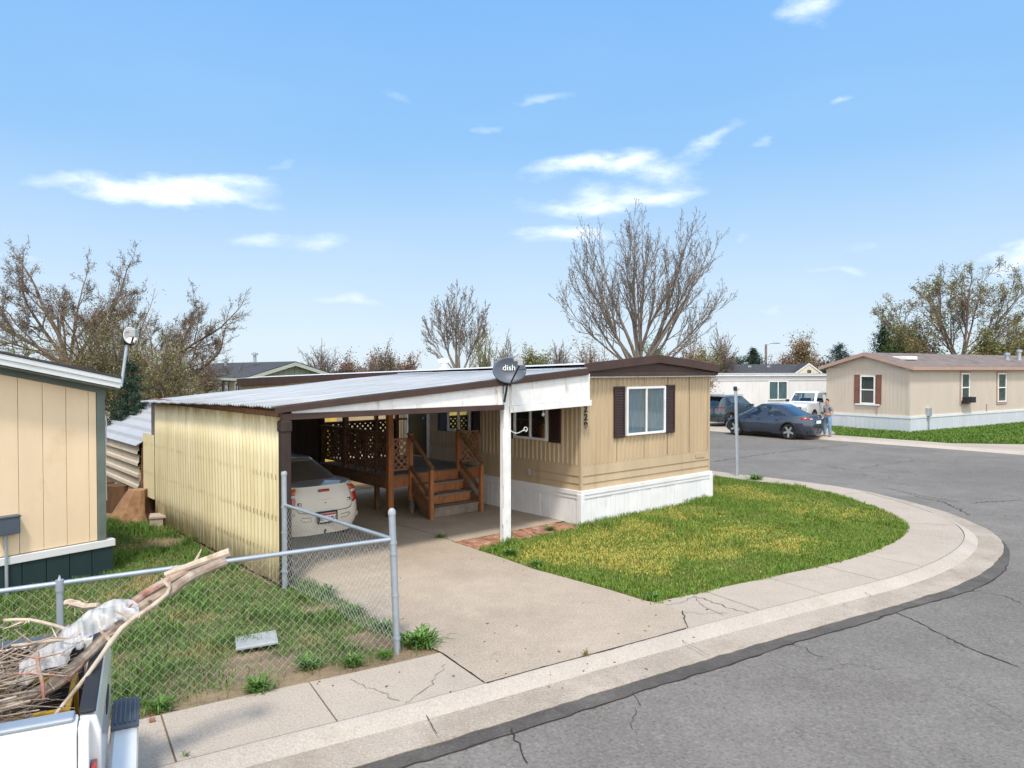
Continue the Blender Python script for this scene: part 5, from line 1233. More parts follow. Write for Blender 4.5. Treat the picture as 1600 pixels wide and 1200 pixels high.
def win_px(fn, e, x0, x1, y0, y1, par, P0, **k):
    s0, ya = online(P0, e, x0); s1, yb2 = online(P0, e, x1); s0, s1 = min(s0, s1), max(s0, s1); ym = (ya + yb2)/2
    return window(par, fn, s0, s1, H - (y1 - HOR)*ym/F, H - (y0 - HOR)*ym/F, **k), s0, s1, H - (y1 - HOR)*ym/F, H - (y0 - HOR)*ym/F
dL2 = Vector((-.549, .836, 0))
w, s0, s1, z0, z1 = win_px(fx, dL2, 1368, 1345, 587, 631, rhm, P2, bars='h', fw=.06, base=.012, d=.06, back=MAT['curtain_dark'], sill=.25)
shutter(rhm, fx, s0 - .33, s0 - .04, z0, z1 + .05, MAT['shutter_rose'], louvre=False); shutter(rhm, fx, s1 + .04, s1 + .33, z0, z1 + .05, MAT['shutter_rose'], louvre=False)
for a, b in ((1501, 1514), (1558, 1571)):
    w, s0, s1, z0, z1 = win_px(fy, dR2, a, b, 583, 628, rhm, P2, bars='h', fw=.07, base=.012, d=.06, back=MAT['blind_green'])
    m = MB(); fbox(m, fy, s0 - .12, s0, .012, .05, z0 - .12, z1 + .1); fbox(m, fy, s1, s1 + .12, .012, .05, z0 - .12, z1 + .1); fbox(m, fy, s0, s1, .012, .05, z1, z1 + .1); fbox(m, fy, s0, s1, .012, .05, z0 - .12, z0); m.build('window_trim', MAT['trim_rose'], w)
    if a == 1501:
        ac = MB(); fbox(ac, fy, s0 + .04, s1 + .02, .02, .36, z0 - .03, z0 + .27); fbox(ac, fy, s0 + .0, s0 + .03, .02, .4, z0 - .07, z0 + .1)
        for k in range(5): fbox(ac, fy, s0 + .07 + k*.075, s0 + .095 + k*.075, .361, .37, z0, z0 + .3)
        ac.build('air_conditioner', MAT['black_metal'], rhm, bevel=.01)
s0, ym = online(P2, dR2, 1450); zc = H - (643 - HOR)*ym/F; m = MB(); fbox(m, fy, s0 - .22, s0 + .12, .013, .16, zc - .22, zc + .18); mo = m.build('meter_box', MAT['galv'], rhm, bevel=.01); m = MB(); m.tube([fy(s0 - .05, .09, zc - .2), fy(s0 - .02, .09, 0)], .035, 6); m.build('conduit', MAT['galv'], mo)
for px, fn, e in ((1541, fy, dR2), (1371, fx, dL2)):
    s0, ym = online(P2, e, px); m = MB(); m.tube([fn(s0, .04, .75), fn(s0, .04, 1.2)], .03, 6); m.build('pipe', MAT['trim_rose'], rhm)
for px, hgt in ((1573, .35), (1592, .55)):
    s0, ym = online(P2 + dL2*1.2, dR2, px); m = MB(); m.lathe([(.16, 0), (.16, .1), (.11, .12), (.11, hgt), (.17, hgt), (.17, hgt + .12), (.02, hgt + .16)], 10, Matrix.Translation((s0, 1.2, 3.6))); m.build('roof_vent', MAT['galv'], rhm, smooth=True)
m = MB(); m.box(1.0, 2.0, .7, 1.5, 3.58, 3.76); m.build('skylight', MAT['white_plastic'], rhm, bevel=.03)

# white single-wide behind the cars
P3 = PY(1292, 660, 54.0); P3.z = 0; A3 = math.atan2(.30, .954); e3 = Vector((math.cos(A3), math.sin(A3), 0)); whm = thing('mobile_home', 'long white flat-roofed mobile home with one curtained window behind the parked cars', 'mobile home', tuple(P3), A3)
m = MB(); m.box(-16, -.02, .03, 4, .0, 2.70); m.build('wall', MAT['white_siding'], whm)
m = MB(); s = -16.0
while s < 0: fbox(m, fy, s + .004, min(s + .197, 0), .0, .02, .1, 2.28); s += .2
m.build('panelling', MAT['white_siding'], whm)
m = MB(); fbox(m, fy, -16, .05, 0, .06, 2.30, 2.36); fbox(m, fy, -16, .15, 0, .14, 2.62, 2.80); m.box(-16, .15, -.14, 4.1, 2.72, 2.80); m.build('fascia', MAT['fascia_white'], whm)
win_px(fy, e3, 1200, 1230, 595, 625, whm, P3, splits=1, fw=.08, base=.02, d=.07, back=MAT['teal_curtain'], frame=MAT['white_worn'])
s0, ym = online(P3, e3, 1152); m = MB(); fbox(m, fy, s0 - .12, s0 + .12, .02, .1, 1.75, 2.05); m.build('meter_box', MAT['white_plastic'], whm)
# dark roofed house behind it
P4 = PY(1288, 585, 66); P4.z = 0; dh = thing('house', 'cream house with a dark shingle roof behind the white mobile home', 'house', tuple(P4), math.atan2(-.1, 1))
m = MB(); m.box(-15, -.05, 0, 5, 0, 2.6); m.build('wall', MAT['cream_siding'], dh)
m = MB(); m.prism([(-15.4, -.5, 2.45), (-2.6, -.5, 2.45), (-1.5, 2.5, 3.52), (-15.4, 2.5, 3.48)], (0, 0, .06)); m.build('roof', MAT['shingle_dark'], dh)
m = MB(); m.prism([(-3.1, -.6, 2.3), (-.0, -.6, 2.3), (-1.5, -.6, 3.50)], (0, 2, 0)); m.build('gable', MAT['cream_siding'], dh)
m = MB(); m.prism([(-3.3, -.64, 2.36), (-1.5, -.64, 3.66), (-1.5, -.64, 3.52), (-3.1, -.64, 2.34)], (0, .06, 0)); m.prism([(.25, -.64, 2.36), (-1.5, -.64, 3.66), (-1.5, -.64, 3.52), (.05, -.64, 2.34)], (0, .06, 0))
q_ = MB(); q_.prism([(-3.3, -.57, 2.36), (-1.5, -.57, 3.66), (-1.5, -.57, 3.58), (-3.2, -.57, 2.34)], (0, 3, 0)); q_.prism([(.25, -.57, 2.36), (-1.5, -.57, 3.66), (-1.5, -.57, 3.58), (.15, -.57, 2.34)], (0, 3, 0)); q_.build('roof', MAT['shingle_dark'], dh)
m.build('gable_trim', MAT['fascia_white'], dh)
m = MB(); m.box(-1.66, -1.34, -.66, -.6, 2.75, 3.05); m.build('vent', MAT['dish_grey'], dh)
for x in (-11.5, -8.6, -6.3, -4.6): 
    m = MB(); m.box(x, x + .3, 1.7, 2.0, 3.2, 3.45); m.build('roof_vent', MAT['galv'], dh)
# green house beyond the carport
P5 = PY(390, 600, 41.0); P5.z = 0; gh = thing('house', 'sage green gabled house with a dark roof beyond the carport', 'house', tuple(P5), A_H - R(4))
e5 = Vector((math.cos(A_H - R(4)), math.sin(A_H - R(4)), 0)); GW, _ = online(P5, e5, 522); GL = 16
m = MB(); m.prism([(0.03, .03, 0), (GW, .03, 0), (GW, .03, 2.65), (GW/2, .03, 3.40), (.03, .03, 2.65)], (0, GL, 0)); m.build('wall', MAT['green_siding'], gh)
m = MB(); s = 0
while s < GW: 
    e_ = min(s + .30, GW); zt_ = lambda q: 2.62 + .75*(1 - abs(q - GW/2)/(GW/2)); m.prism([(s + .012, .0, .3), (e_, .0, .3), (e_, .0, zt_(e_)), (s + .012, .0, zt_(s))], (0, .03, 0)); s += .32
m.build('panelling', MAT['green_siding'], gh)
m = MB(); m.prism([(-.35, -.35, 2.60), (GW/2, -.35, 3.50), (GW/2, -.35, 3.56), (-.35, -.35, 2.66)], (0, GL + .6, 0)); m.prism([(GW/2, -.35, 3.50), (GW + .35, -.35, 2.60), (GW + .35, -.35, 2.66), (GW/2, -.35, 3.56)], (0, GL + .6, 0)); m.build('roof', MAT['shingle_dark'], gh)
m = MB(); m.prism([(-.36, -.38, 2.60), (GW/2, -.38, 3.50), (GW/2, -.38, 3.30), (-.36, -.38, 2.42)], (0, .04, 0)); m.prism([(GW/2, -.38, 3.50), (GW + .36, -.38, 2.60), (GW + .36, -.38, 2.42), (GW/2, -.38, 3.30)], (0, .04, 0)); m.box(-.39, -.351, -.34, GL, 2.45, 2.60); m.build('fascia', MAT['sage_trim'], gh)
for y in (2.0, 4.0, 5.2): window(gh, fx, y, y + .5, 1.5, 2.35, fw=.06, base=.03, d=.05, bars='none', back=MAT['curtain_dark'])
for x, y, h_ in ((GW*.35, 4.5, .45), (GW*.2, 8, .3)):
    m = MB(); m.lathe([(.10, 0), (.10, h_), (.2, h_), (.2, h_ + .1), (.02, h_ + .16)], 10, Matrix.Translation((x, y, 3.05 + x*.28))); m.build('roof_vent', MAT['galv'], gh)
# white building behind the bare bush
P6 = PY(222, 640, 50); P6.z = 0; wb_ = thing('house', 'white building with a row of windows partly hidden by the bare bush', 'house', tuple(P6), R(4))
m = MB(); m.box(0, 7.5, 0, 5, 0, 2.05); m.build('wall', MAT['fascia_white'], wb_); m = MB(); m.prism([(-.3, -.3, 2.0), (7.8, -.3, 2.0), (7.8, 2.5, 2.7), (-.3, 2.5, 2.7)], (0, 0, .05)); m.build('roof', MAT['shingle_dark'], wb_)
for k in range(4): window(wb_, fy, .35 + k*.55, .80 + k*.55, 1.0, 1.75, fw=.05, base=.02, d=.04, bars='none', back=MAT['curtain_dark'])
for k in range(2): window(wb_, fy, 3.9 + k*1.5, 4.9 + k*1.5, 1.0, 1.75, fw=.05, base=.02, d=.04, back=MAT['curtain_dark'])

# street lamps
def lamp(px, top, D, arm, lab):
    p = PY(px, 600, D); p.z = 0; zt = H - (top - HOR)*D/F; t = thing('street_lamp', lab, 'street lamp', tuple(p), 0, 'street lamps')
    m = MB(); m.tube([(0,0,0), (0,0,zt)], [.16, .11], 8); m.build('pole', MAT['wood_grey'], t, smooth=True); L = arm
    m = MB(); m.tube([(0,0,zt - .1), (L*.4,0,zt + .35*abs(L)*.3), (L,0,zt + .35*abs(L)*.42)], .05, 6); m.build('arm', MAT['galv'], t, smooth=True)
    m = MB(); m.obox((L*1.06, 0, zt + .35*abs(L)*.42), (.7, .25, .16)); m.build('lamp_head', MAT['galv'], t, bevel=.05)
lamp(1196.5, 538, 75, 1.0, 'street lamp on a dark pole behind the dark roofed house'); lamp(351, 571, 70, .35, 'thin lamp pole behind the green house')

# ------------------------------------------------------------------ person with a remote control
pp = P(1294, 682); Y_ = pp.y; PA = R(-155)
pr_ = thing('person', 'person in grey T-shirt and blue jeans with a shoulder strap, looking down at a controller', 'person', tuple(pp), PA)
pr_.scale = (.985,) * 3
def skin(name, chains, mat, parent, sub=2, root=0):
    bm_v = []; bm_e = []; rad = []; idx = {}
    for ch in chains:
        prev = None
        for p, r in ch:
            key = tuple(round(q, 4) for q in p)
            if key not in idx: idx[key] = len(bm_v); bm_v.append(p); rad.append(r)
            i = idx[key]
            if prev is not None and prev != i: bm_e.append((prev, i))
            prev = i
    me = bpy.data.meshes.new(name); me.from_pydata(bm_v, bm_e, []); o = bpy.data.objects.new(name, me); C.objects.link(o); o.parent = parent
    sm = o.modifiers.new('skin', 'SKIN'); sm.use_smooth_shade = True
    for i, v in enumerate(me.skin_vertices[0].data):
        r = rad[i]; v.radius = r if isinstance(r, tuple) else (r, r); v.use_root = (i == root)
    ss = o.modifiers.new('sub', 'SUBSURF'); ss.levels = sub; ss.render_levels = sub
    dg = bpy.context.evaluated_depsgraph_get(); dg.update(); me2 = bpy.data.meshes.new_from_object(o.evaluated_get(dg)); o.modifiers.clear(); o.data = me2
    me2.materials.clear(); me2.materials.append(mat); return o
mk('skin', (.42, .23, .16), .55, .05, 5); mk('shirt_grey', (.23, .235, .25), .9, .12, 6); mk('jeans', (.16, .26, .38), .9, .2, 6); mk('hair_dark', (.055, .030, .022), .7, .2, 20); mk('shoe', (.16, .14, .13), .8, .2, 6); mk('strap', (.03, .028, .03), .8, .1, 5)
# local: +x forward, +y left, z up
hip = (0, 0, .93); sh_l, sh_r = (.0, .185, 1.40), (.0, -.185, 1.40)
legL = [(hip, (.13, .10)), ((0, .10, .86), .095), ((.02, .13, .48), .062), ((.0, .14, .12), .045), ((.0, .14, .05), .045), ((.10, .15, .03), .035)]
legR = [(hip, (.13, .10)), ((0, -.10, .86), .095), ((.04, -.13, .48), .062), ((.03, -.15, .12), .045), ((.03, -.15, .05), .045), ((.13, -.17, .03), .035)]
tor = [(hip, (.13, .10)), ((0, 0, 1.10), (.13, .095)), ((0, 0, 1.30), (.16, .105)), ((0, 0, 1.42), (.10, .08)), ((.015, 0, 1.49), .052), ((.05, 0, 1.56), (.072, .078)), ((.06, 0, 1.64), (.078, .090)), ((.05, 0, 1.71), (.055, .06))]
def arm(sg):
    a = [((0, 0, 1.42), (.10, .08)), ((-.0, sg*.17, 1.40), .060), ((-.05, sg*.25, 1.14), .042), ((.13, sg*.16, 1.02), .034), ((.24, sg*.085, 1.07), .026), ((.29, sg*.07, 1.085), (.030, .016))]
    palm = a[-1][0]; out = [a]
    for k, (dy, L) in enumerate(((.028, .062), (.010, .075), (-.008, .072), (-.024, .055))):
        k0 = (palm[0] + .035, palm[1] + dy*sg*.9, palm[2] + .008); out.append([(palm, (.030, .016)), (k0, .0085), ((k0[0] + L*.5, k0[1] - sg*.012, k0[2] - .012), .0080), ((k0[0] + L*.6, k0[1] - sg*.035, k0[2] - .03), .007)])
    out.append([(palm, (.030, .016)), ((palm[0] + .005, palm[1] - sg*.032, palm[2] + .018), .0095), ((palm[0] + .035, palm[1] - sg*.045, palm[2] + .03), .008)])
    return out
nose_ = [[((.06, 0, 1.64), (.078, .090)), ((.150, 0, 1.625), .014)]]
body = skin('body', [legL, legR, tor] + arm(1) + arm(-1) + nose_, MAT['skin'], pr_)
skin('jeans', [[(hip, (.145, .118)), ((0, .10, .86), .112), ((.02, .13, .48), .082), ((.0, .14, .10), .070)], [(hip, (.145, .118)), ((0, -.10, .86), .112), ((.04, -.13, .48), .082), ((.03, -.15, .10), .070)], [(hip, (.145, .118)), ((0, 0, 1.02), (.145, .11))]], MAT['jeans'], pr_)
skin('shirt', [[((0, 0, .98), (.155, .125)), ((0, 0, 1.12), (.148, .115)), ((0, 0, 1.30), (.178, .122)), ((0, 0, 1.42), (.125, .095)), ((.01, 0, 1.455), (.075, .065))]] + [[((0, 0, 1.42), (.125, .095)), ((-.0, sg*.175, 1.40), .082), ((-.03, sg*.225, 1.22), .070)] for sg in (1, -1)], MAT['shirt_grey'], pr_)
skin('hair', [[((.005, 0, 1.60), (.06, .07)), ((.02, 0, 1.68), (.085, .085)), ((.05, 0, 1.735), (.075, .075)), ((.10, 0, 1.735), (.05, .06))]], MAT['hair_dark'], pr_)
for sg, x in ((1, .0), (-1, .03)):
    skin('shoe', [[((x - .05, sg*.145, .045), .048), ((x + .05, sg*.15, .045), .05), ((x + .16, sg*.16, .035), (.045, .032))]], MAT['shoe'], pr_)
m = MB(); m.tube([(.03, .10, 1.475), (.105, .06, 1.40), (.135, -.02, 1.26), (.13, -.10, 1.12), (.05, -.165, 1.05), (-.09, -.10, 1.10), (-.125, .0, 1.28), (-.07, .09, 1.44), (.03, .10, 1.475)], .018, 6); m.build('shoulder_strap', MAT['strap'], pr_, smooth=True)
for sg in (1, -1):
    m = MB(); m.lathe([(.001, -.004), (.011, .0), (.001, .008)], 8, Matrix.Translation((.128, sg*.032, 1.66)) @ Matrix.Rotation(R(90), 4, 'Y')); m.build('eye', MAT['black_metal'], body)
    m = MB(); m.obox((.05, sg*.088, 1.63), (.045, .018, .06)); m.build('ear', MAT['skin'], body, bevel=.008)
m = MB(); m.obox((.128, 0, 1.583), (.012, .05, .010)); m.build('mouth', MAT['shutter'], body, bevel=.003)
rc_ = thing('remote_controller', 'small dark remote controller held by the person', 'controller', tuple(pp + Matrix.Rotation(PA, 3, 'Z') @ Vector((.355, 0, 1.075))), PA)
m = MB(); m.obox((0, 0, 0), (.085, .15, .035)); m.build('housing', MAT['black_metal'], rc_, bevel=.01); m = MB(); m.obox((.02, 0, .045), (.012, .14, .075), Matrix.Rotation(R(-25), 3, 'Y')); m.build('screen', MAT['dish_grey'], rc_, bevel=.003)
# ------------------------------------------------------------------ trees
class FastTubes:
    """many small tapered tubes in one mesh"""
    def __init__(s): s.v = []; s.f = []
    def tube(s, pts, r0, r1, n):
        k = len(pts); b = len(s.v); prev = None
        for i, p in enumerate(pts):
            q = pts[min(i+1, k-1)]; o = pts[max(i-1, 0)]; dx, dy, dz = q[0]-o[0], q[1]-o[1], q[2]-o[2]
            l = math.sqrt(dx*dx+dy*dy+dz*dz) or 1; dx, dy, dz = dx/l, dy/l, dz/l
            if prev is None:
                ax, ay, az_ = (-dy, dx, 0) if abs(dz) < .9 else (0, -dz, dy)
            else:
                t = prev[0]*dx+prev[1]*dy+prev[2]*dz; ax, ay, az_ = prev[0]-dx*t, prev[1]-dy*t, prev[2]-dz*t
            l = math.sqrt(ax*ax+ay*ay+az_*az_) or 1; ax, ay, az_ = ax/l, ay/l, az_/l; prev = (ax, ay, az_)
            bx_, by, bz = dy*az_-dz*ay, dz*ax-dx*az_, dx*ay-dy*ax; r = r0 + (r1-r0)*i/(k-1)
            for j in range(n):
                c, sn = math.cos(6.2832*j/n)*r, math.sin(6.2832*j/n)*r
                s.v.append((p[0]+ax*c+bx_*sn, p[1]+ay*c+by*sn, p[2]+az_*c+bz*sn))
        for i in range(k-1):
            for j in range(n): s.f.append((b+i*n+j, b+i*n+(j+1)%n, b+(i+1)*n+(j+1)%n, b+(i+1)*n+j))
    def build(s, name, mat, parent):
        me = bpy.data.meshes.new(name); me.from_pydata(s.v, [], s.f); me.update(); me.materials.append(mat)
        me.polygons.foreach_set('use_smooth', [True]*len(me.polygons))
        o = bpy.data.objects.new(name, me); C.objects.link(o); o.parent = parent; return o
def leaf_mesh(pts, size, mat, name, parent, rng, aspect=.6, droop=0.0):
    """one small bent leaf per point"""
    pts = np.asarray(pts, float); n = len(pts)
    if not n: return None
    d = rng.normal(size=(n, 3)); d[:, 2] -= droop; d /= np.linalg.norm(d, axis=1)[:, None]
    e = np.cross(d, rng.normal(size=(n, 3))); e /= np.linalg.norm(e, axis=1)[:, None] + 1e-9
    L = size * rng.uniform(.6, 1.4, (n, 1)); w = L * aspect * .5
    v = np.stack([pts, pts + d*L*.5 + e*w, pts + d*L, pts + d*L*.5 - e*w], 1).reshape(-1, 3)
    f = np.arange(4*n).reshape(-1, 4)
    me = bpy.data.meshes.new(name); me.from_pydata(v.tolist(), [], f.tolist()); me.update(); me.materials.append(mat)
    o = bpy.data.objects.new(name, me); C.objects.link(o); o.parent = parent; return o
mk('bark_grey', (.19, .16, .135), .9, .3, 3, (3, 3, .6), bmp=.4, bscale=12); mk('bark_brown', (.135, .10, .078), .9, .3, 3, (3, 3, .6), bmp=.4, bscale=12); mk('twig_grey', (.19, .155, .135), .9, .2, 1.0); mk('twig_brown', (.19, .14, .105), .9, .25, 1.0); mk('twig_red', (.20, .125, .095), .9, .25, 1.0); mk('twig_green', (.17, .165, .065), .9, .25, 1.0)
mk('bud_brown', (.15, .115, .08), .85, .3, 1, island=.5); mk('leaf_olive', (.155, .165, .05), .8, .3, .6, island=.5, col2=(.20, .165, .06), thr=(.45, .65), s2=.5); mk('leaf_yellow', (.21, .17, .035), .8, .3, .6, island=.4); mk('leaf_green', (.085, .13, .032), .8, .3, .6, island=.5); mk('needle_dark', (.020, .045, .024), .85, .3, .8, island=.5); mk('needle_blue', (.018, .040, .034), .85, .3, .8, island=.5); mk('leaf_tan', (.20, .14, .07), .85, .3, .6, island=.5); mk('leaf_rust', (.16, .09, .055), .85, .3, .6, island=.5)
class Tree:
    def __init__(s, name, label, px, D, seed, group=None, base=0.0):
        p = PY(px, 600, D); s.D = D; s.o = thing(name, label, 'tree', (p.x, p.y, base), 0, group); s.rng = random.Random(seed); s.nr = np.random.default_rng(seed)
        s.limb = FastTubes(); s.twig = FastTubes(); s.tips = []
    def grow(s, p, d, L, r, lv, q):
        rng = s.rng; n = q['seg'][lv]; st = L / n; pts = [tuple(p)]; d = Vector(d).normalized(); p = Vector(p); ds = []
        for i in range(n):
            d = d + Vector((rng.gauss(0, 1), rng.gauss(0, 1), rng.gauss(0, 1))) * q['wob'][lv] + Vector((0, 0, q['up'][lv])) * (1 if lv else .6)
            d.normalize(); p = p + d * st; pts.append(tuple(p)); ds.append(d.copy())
        last = lv == q['lv']; r1 = max(r * q['taper'][lv], q['rmin'])
        (s.limb if lv < q.get('limb_lv', 2) else s.twig).tube(pts, r, r1, (8, 6, 4, 3, 3)[lv])
        if last:
            s.tips.append((pts[-1], ds[-1]))
            if n > 1: s.tips.append((pts[-2], ds[-1]))
            return
        k = q['kids'][lv]; k = max(1, int(k + rng.uniform(-.5, .5) * k * .3))
        for c in range(k):
            t = q['from'][lv] + (1 - q['from'][lv]) * (c + rng.random()) / k; t = min(t, .99); i = int(t * n); f = t * n - i
            a = Vector(pts[i]) * (1-f) + Vector(pts[min(i+1, n)]) * f; dd = ds[min(i, n-1)]
            perp = dd.cross(Vector((rng.gauss(0, 1), rng.gauss(0, 1), rng.gauss(0, 1)))); perp.normalize()
            an = R(q['ang'][lv] * rng.uniform(.6, 1.3)); nd = dd * math.cos(an) + perp * math.sin(an)
            s.grow(a, nd, L * q['len'][lv] * (1 - q.get('shrink', .55) * (t - q['from'][lv]) / (1.01 - q['from'][lv])) * rng.uniform(.7, 1.2), max((r + (r1-r)*t) * q['rr'][lv], q['rmin']), lv + 1, q)
        # leader
        s.grow(pts[-1], ds[-1], L * q['len'][lv] * q.get('leader', .8), r1, lv + 1, q)
    def done(s, bark, twig, buds=None, bsize=.1, per=2, spread=.15, crown_extra=None):
        t = s.limb.build('trunk', bark, s.o); c = s.twig.build('crown', twig, s.o)
        if buds:
            pts = []
            for p, d in s.tips:
                for k in range(per): pts.append((p[0] + s.rng.gauss(0, spread), p[1] + s.rng.gauss(0, spread), p[2] + s.rng.gauss(0, spread)))
            leaf_mesh(pts, bsize, buds, 'foliage', s.o, s.nr)
        return s.o
# big bare vase-shaped tree behind the tan home
def zat(py, D): return H - (py - HOR) * D / F
D = 38.0; t = Tree('bare_tree', 'tall bare vase-shaped tree with many upright limbs behind the tan home', 997, D, 11)
q = dict(lv=3, seg=[9, 6, 4, 3], wob=[.05, .07, .10, .13], up=[.075, .09, .08, .06], taper=[.22, .35, .4, .4], rmin=.0085, kids=[11, 5, 3], shrink=.30, **{'from': [.30, .25, .25]}, ang=[30, 32, 34], len=[.36, .44, .5], rr=[.50, .58, .65])
t.limb.tube([(0,0,0), (.05,0,1.2), (0,.05,2.6), (0,0,3.4)], .48, .36, 10)
for (x, a_, L, r) in ((-4.6, 48, 8.2, .13), (-3.9, 40, 8.6, .15), (-2.6, 30, 9.0, .15), (-1.7, 20, 9.8, .17), (-.7, 8, 10.0, .19), (.3, -3, 10.2, .17), (1.0, -13, 9.6, .15), (1.9, -24, 10.2, .20), (2.6, -30, 9.9, .17), (3.6, -40, 8.9, .15), (4.3, -50, 7.6, .12), (-3.2, 58, 8.4, .10), (3, -58, 8.0, .10), (0, 34, 9.4, .12), (0, -36, 9.2, .12), (0, 3, 9.0, .12), (0, 14, 8.8, .13), (1.2, -18, 8.8, .13)):
    yw = t.rng.uniform(-.5, .5); b = (t.rng.uniform(-.25, .25) - math.sin(R(a_))*.2, t.rng.uniform(-.25, .25), 2.6 + t.rng.uniform(0, .8))
    t.grow(b, (-math.sin(R(a_)), yw, math.cos(R(a_))), L * .60, r*.62, 0, q)
t.done(MAT['bark_grey'], MAT['twig_grey'], MAT['bud_brown'], .06, 1, .03)
# smaller bare upright tree
D = 46.0; t = Tree('bare_tree', 'slender bare upright tree behind the silver carport roof', 716, D, 5)
q2 = dict(q); q2.update(rmin=.011, kids=[10, 5, 3])
t.limb.tube([(0,0,0), (0,0,1.5), (0,0,3.0)], .26, .2, 8)
for (a_, L, r) in ((32, 5.6, .09), (22, 6.0, .10), (11, 6.4, .11), (0, 6.6, .13), (-10, 6.4, .11), (-21, 6.0, .10), (-31, 5.4, .09), (42, 4.6, .07), (-42, 4.6, .07), (4, 5.5, .08)):
    t.grow((t.rng.uniform(-.15, .15), t.rng.uniform(-.15, .15), 2.2 + t.rng.uniform(0, .8)), (-math.sin(R(a_)), t.rng.uniform(-.35, .35), math.cos(R(a_))), L*.65, r*.7, 0, q2)
t.done(MAT['bark_grey'], MAT['twig_grey'], MAT['bud_brown'], .07, 1, .03)
# left: two broad bare trees
qs = dict(lv=4, seg=[6, 5, 4, 3, 2], wob=[.10, .14, .17, .2, .25], up=[.05, .05, .06, .05, .03], taper=[.45, .4, .4, .4, .4], rmin=.005, kids=[6, 6, 6, 5], **{'from': [.25, .2, .15, .15]}, ang=[38, 42, 44, 46], len=[.62, .52, .46, .45], rr=[.58, .55, .55, .6])
D = 27.0; t = Tree('bare_tree', 'broad bare tree with dark limbs rising behind the cream home', 108, D, 41)
t.limb.tube([(.3,0,0), (.2,.1,1.5), (.05,0,2.8), (.1,0,3.4)], .36, .27, 9)
for (a_, y_, L, r) in ((8, -.1, 3.2, .17), (-22, .3, 3.2, .15), (32, .2, 3.4, .15), (52, -.2, 3.6, .14), (-48, .1, 2.8, .11), (66, .3, 3.3, .11), (0, .6, 3.1, .12), (-62, -.2, 2.3, .08)):
    t.grow((0, 0, 2.6 + t.rng.uniform(0, .7)), (-math.sin(R(a_)), y_, math.cos(R(a_))), L, r*.55, 0, qs)
t.done(MAT['bark_brown'], MAT['twig_brown'], MAT['bud_brown'], .045, 1, .05)
D = 31.0; t = Tree('bare_tree', 'bare tree leaning right over the white building, with long side limbs', 232, D, 23)
t.limb.tube([(0,0,0), (-.1,0,1.2), (0,0,2.4)], .34, .27, 9)
for (a_, y_, L, r) in ((-48, -.1, 3.5, .17), (-66, .1, 3.3, .14), (-26, .2, 2.9, .11), (-4, .3, 2.4, .10), (24, .2, 2.3, .09), (-78, -.2, 2.6, .09), (-38, .4, 2.9, .10)):
    t.grow((0, 0, 2.0 + t.rng.uniform(0, .5)), (-math.sin(R(a_)), y_, math.cos(R(a_))), L, r*.55, 0, qs)
t.done(MAT['bark_brown'], MAT['twig_brown'], MAT['bud_brown'], .045, 1, .05)
# twiggy shrubs / brushy trees
qb = dict(lv=2, seg=[5, 4, 3], wob=[.10, .14, .2], up=[.03, .03, .0], taper=[.4, .4, .4], rmin=.010, kids=[7, 5], **{'from': [.15, .15]}, ang=[32, 40], len=[.5, .5], rr=[.6, .65], limb_lv=1)
def brush(name, label, px, D, top, wpx, seed, bark, twig, leaf, lsize=.12, per=2, n=16, spread=60, group=None, up=.03, zb=.4, rmin=.010, lsp=.14, fill=900, lfill=.6):
    t = Tree(name, label, px, D, seed, group); h_ = zat(top, D); w = wpx / 2 / F * D; qq = dict(qb); qq['up'] = [up, up, up*.5]; qq['rmin'] = rmin
    t.limb.tube([(0,0,0), (0,0,zb + .1)], .14, .11, 7)
    for k in range(n):
        a = 2*math.pi*k/n + t.rng.uniform(-.3, .3); tl = R(spread) * t.rng.random()
        L = .78 / math.sqrt((math.sin(tl)/max(w, .1))**2 + (math.cos(tl)/max(h_ - zb, .1))**2) * t.rng.uniform(.8, 1.1)
        t.grow((0, 0, zb + t.rng.uniform(-.1, .2)), (math.sin(tl)*math.cos(a), math.sin(tl)*math.sin(a), math.cos(tl)), L, .05, 0, qq)
    # fine twigs filling the dome of the crown
    for k in range(fill):
        a = t.rng.uniform(0, 6.283); ph = math.asin(t.rng.random()) ; f = t.rng.uniform(.35, .97) * (.82 + .28*mnoise.noise((a*1.3, ph*2, seed)))
        c = Vector((w*f*math.cos(ph)*math.cos(a), w*f*math.cos(ph)*math.sin(a), zb + (h_-zb)*f*math.sin(ph))); d = Vector((c.x/w*.7, c.y/w*.7, .35 + .6*math.sin(ph))) + Vector((t.rng.gauss(0, .35), t.rng.gauss(0, .35), t.rng.gauss(0, .3))); d.normalize(); Lq = t.rng.uniform(.15, .32) * (.5 + .25*w)
        m1 = c + d*Lq*.5 + Vector((t.rng.gauss(0, .03), t.rng.gauss(0, .03), .02)); t.twig.tube([tuple(c), tuple(m1), tuple(c + d*Lq)], rmin*1.1, rmin*.5, 3)
        if t.rng.random() < lfill: t.tips.append((tuple(c + d*Lq), d))
    return t.done(bark, twig, leaf, lsize, per, lsp)
B, Gy = MAT['bark_brown'], MAT['bark_grey']
brush('bushy_tree', 'olive brown bushy tree between the two bare trees behind the cream home', 178, 26, 466, 190, 3, B, MAT['twig_brown'], MAT['leaf_olive'], .05, 4, 36, 75, zb=1.6, up=-.02, fill=4500, rmin=.006)
brush('bushy_tree', 'low olive bush below the leaning bare tree', 262, 24.5, 534, 120, 4, B, MAT['twig_brown'], MAT['leaf_olive'], .05, 4, 26, 80, zb=1.3, up=-.03, fill=2600, rmin=.007)
brush('shrub', 'pinkish bare bush with a round crown in front of the white building', 252, 34, 562, 84, 9, B, MAT['twig_red'], None, n=26, spread=78, zb=1.5, up=-.01, fill=2200, rmin=.008)
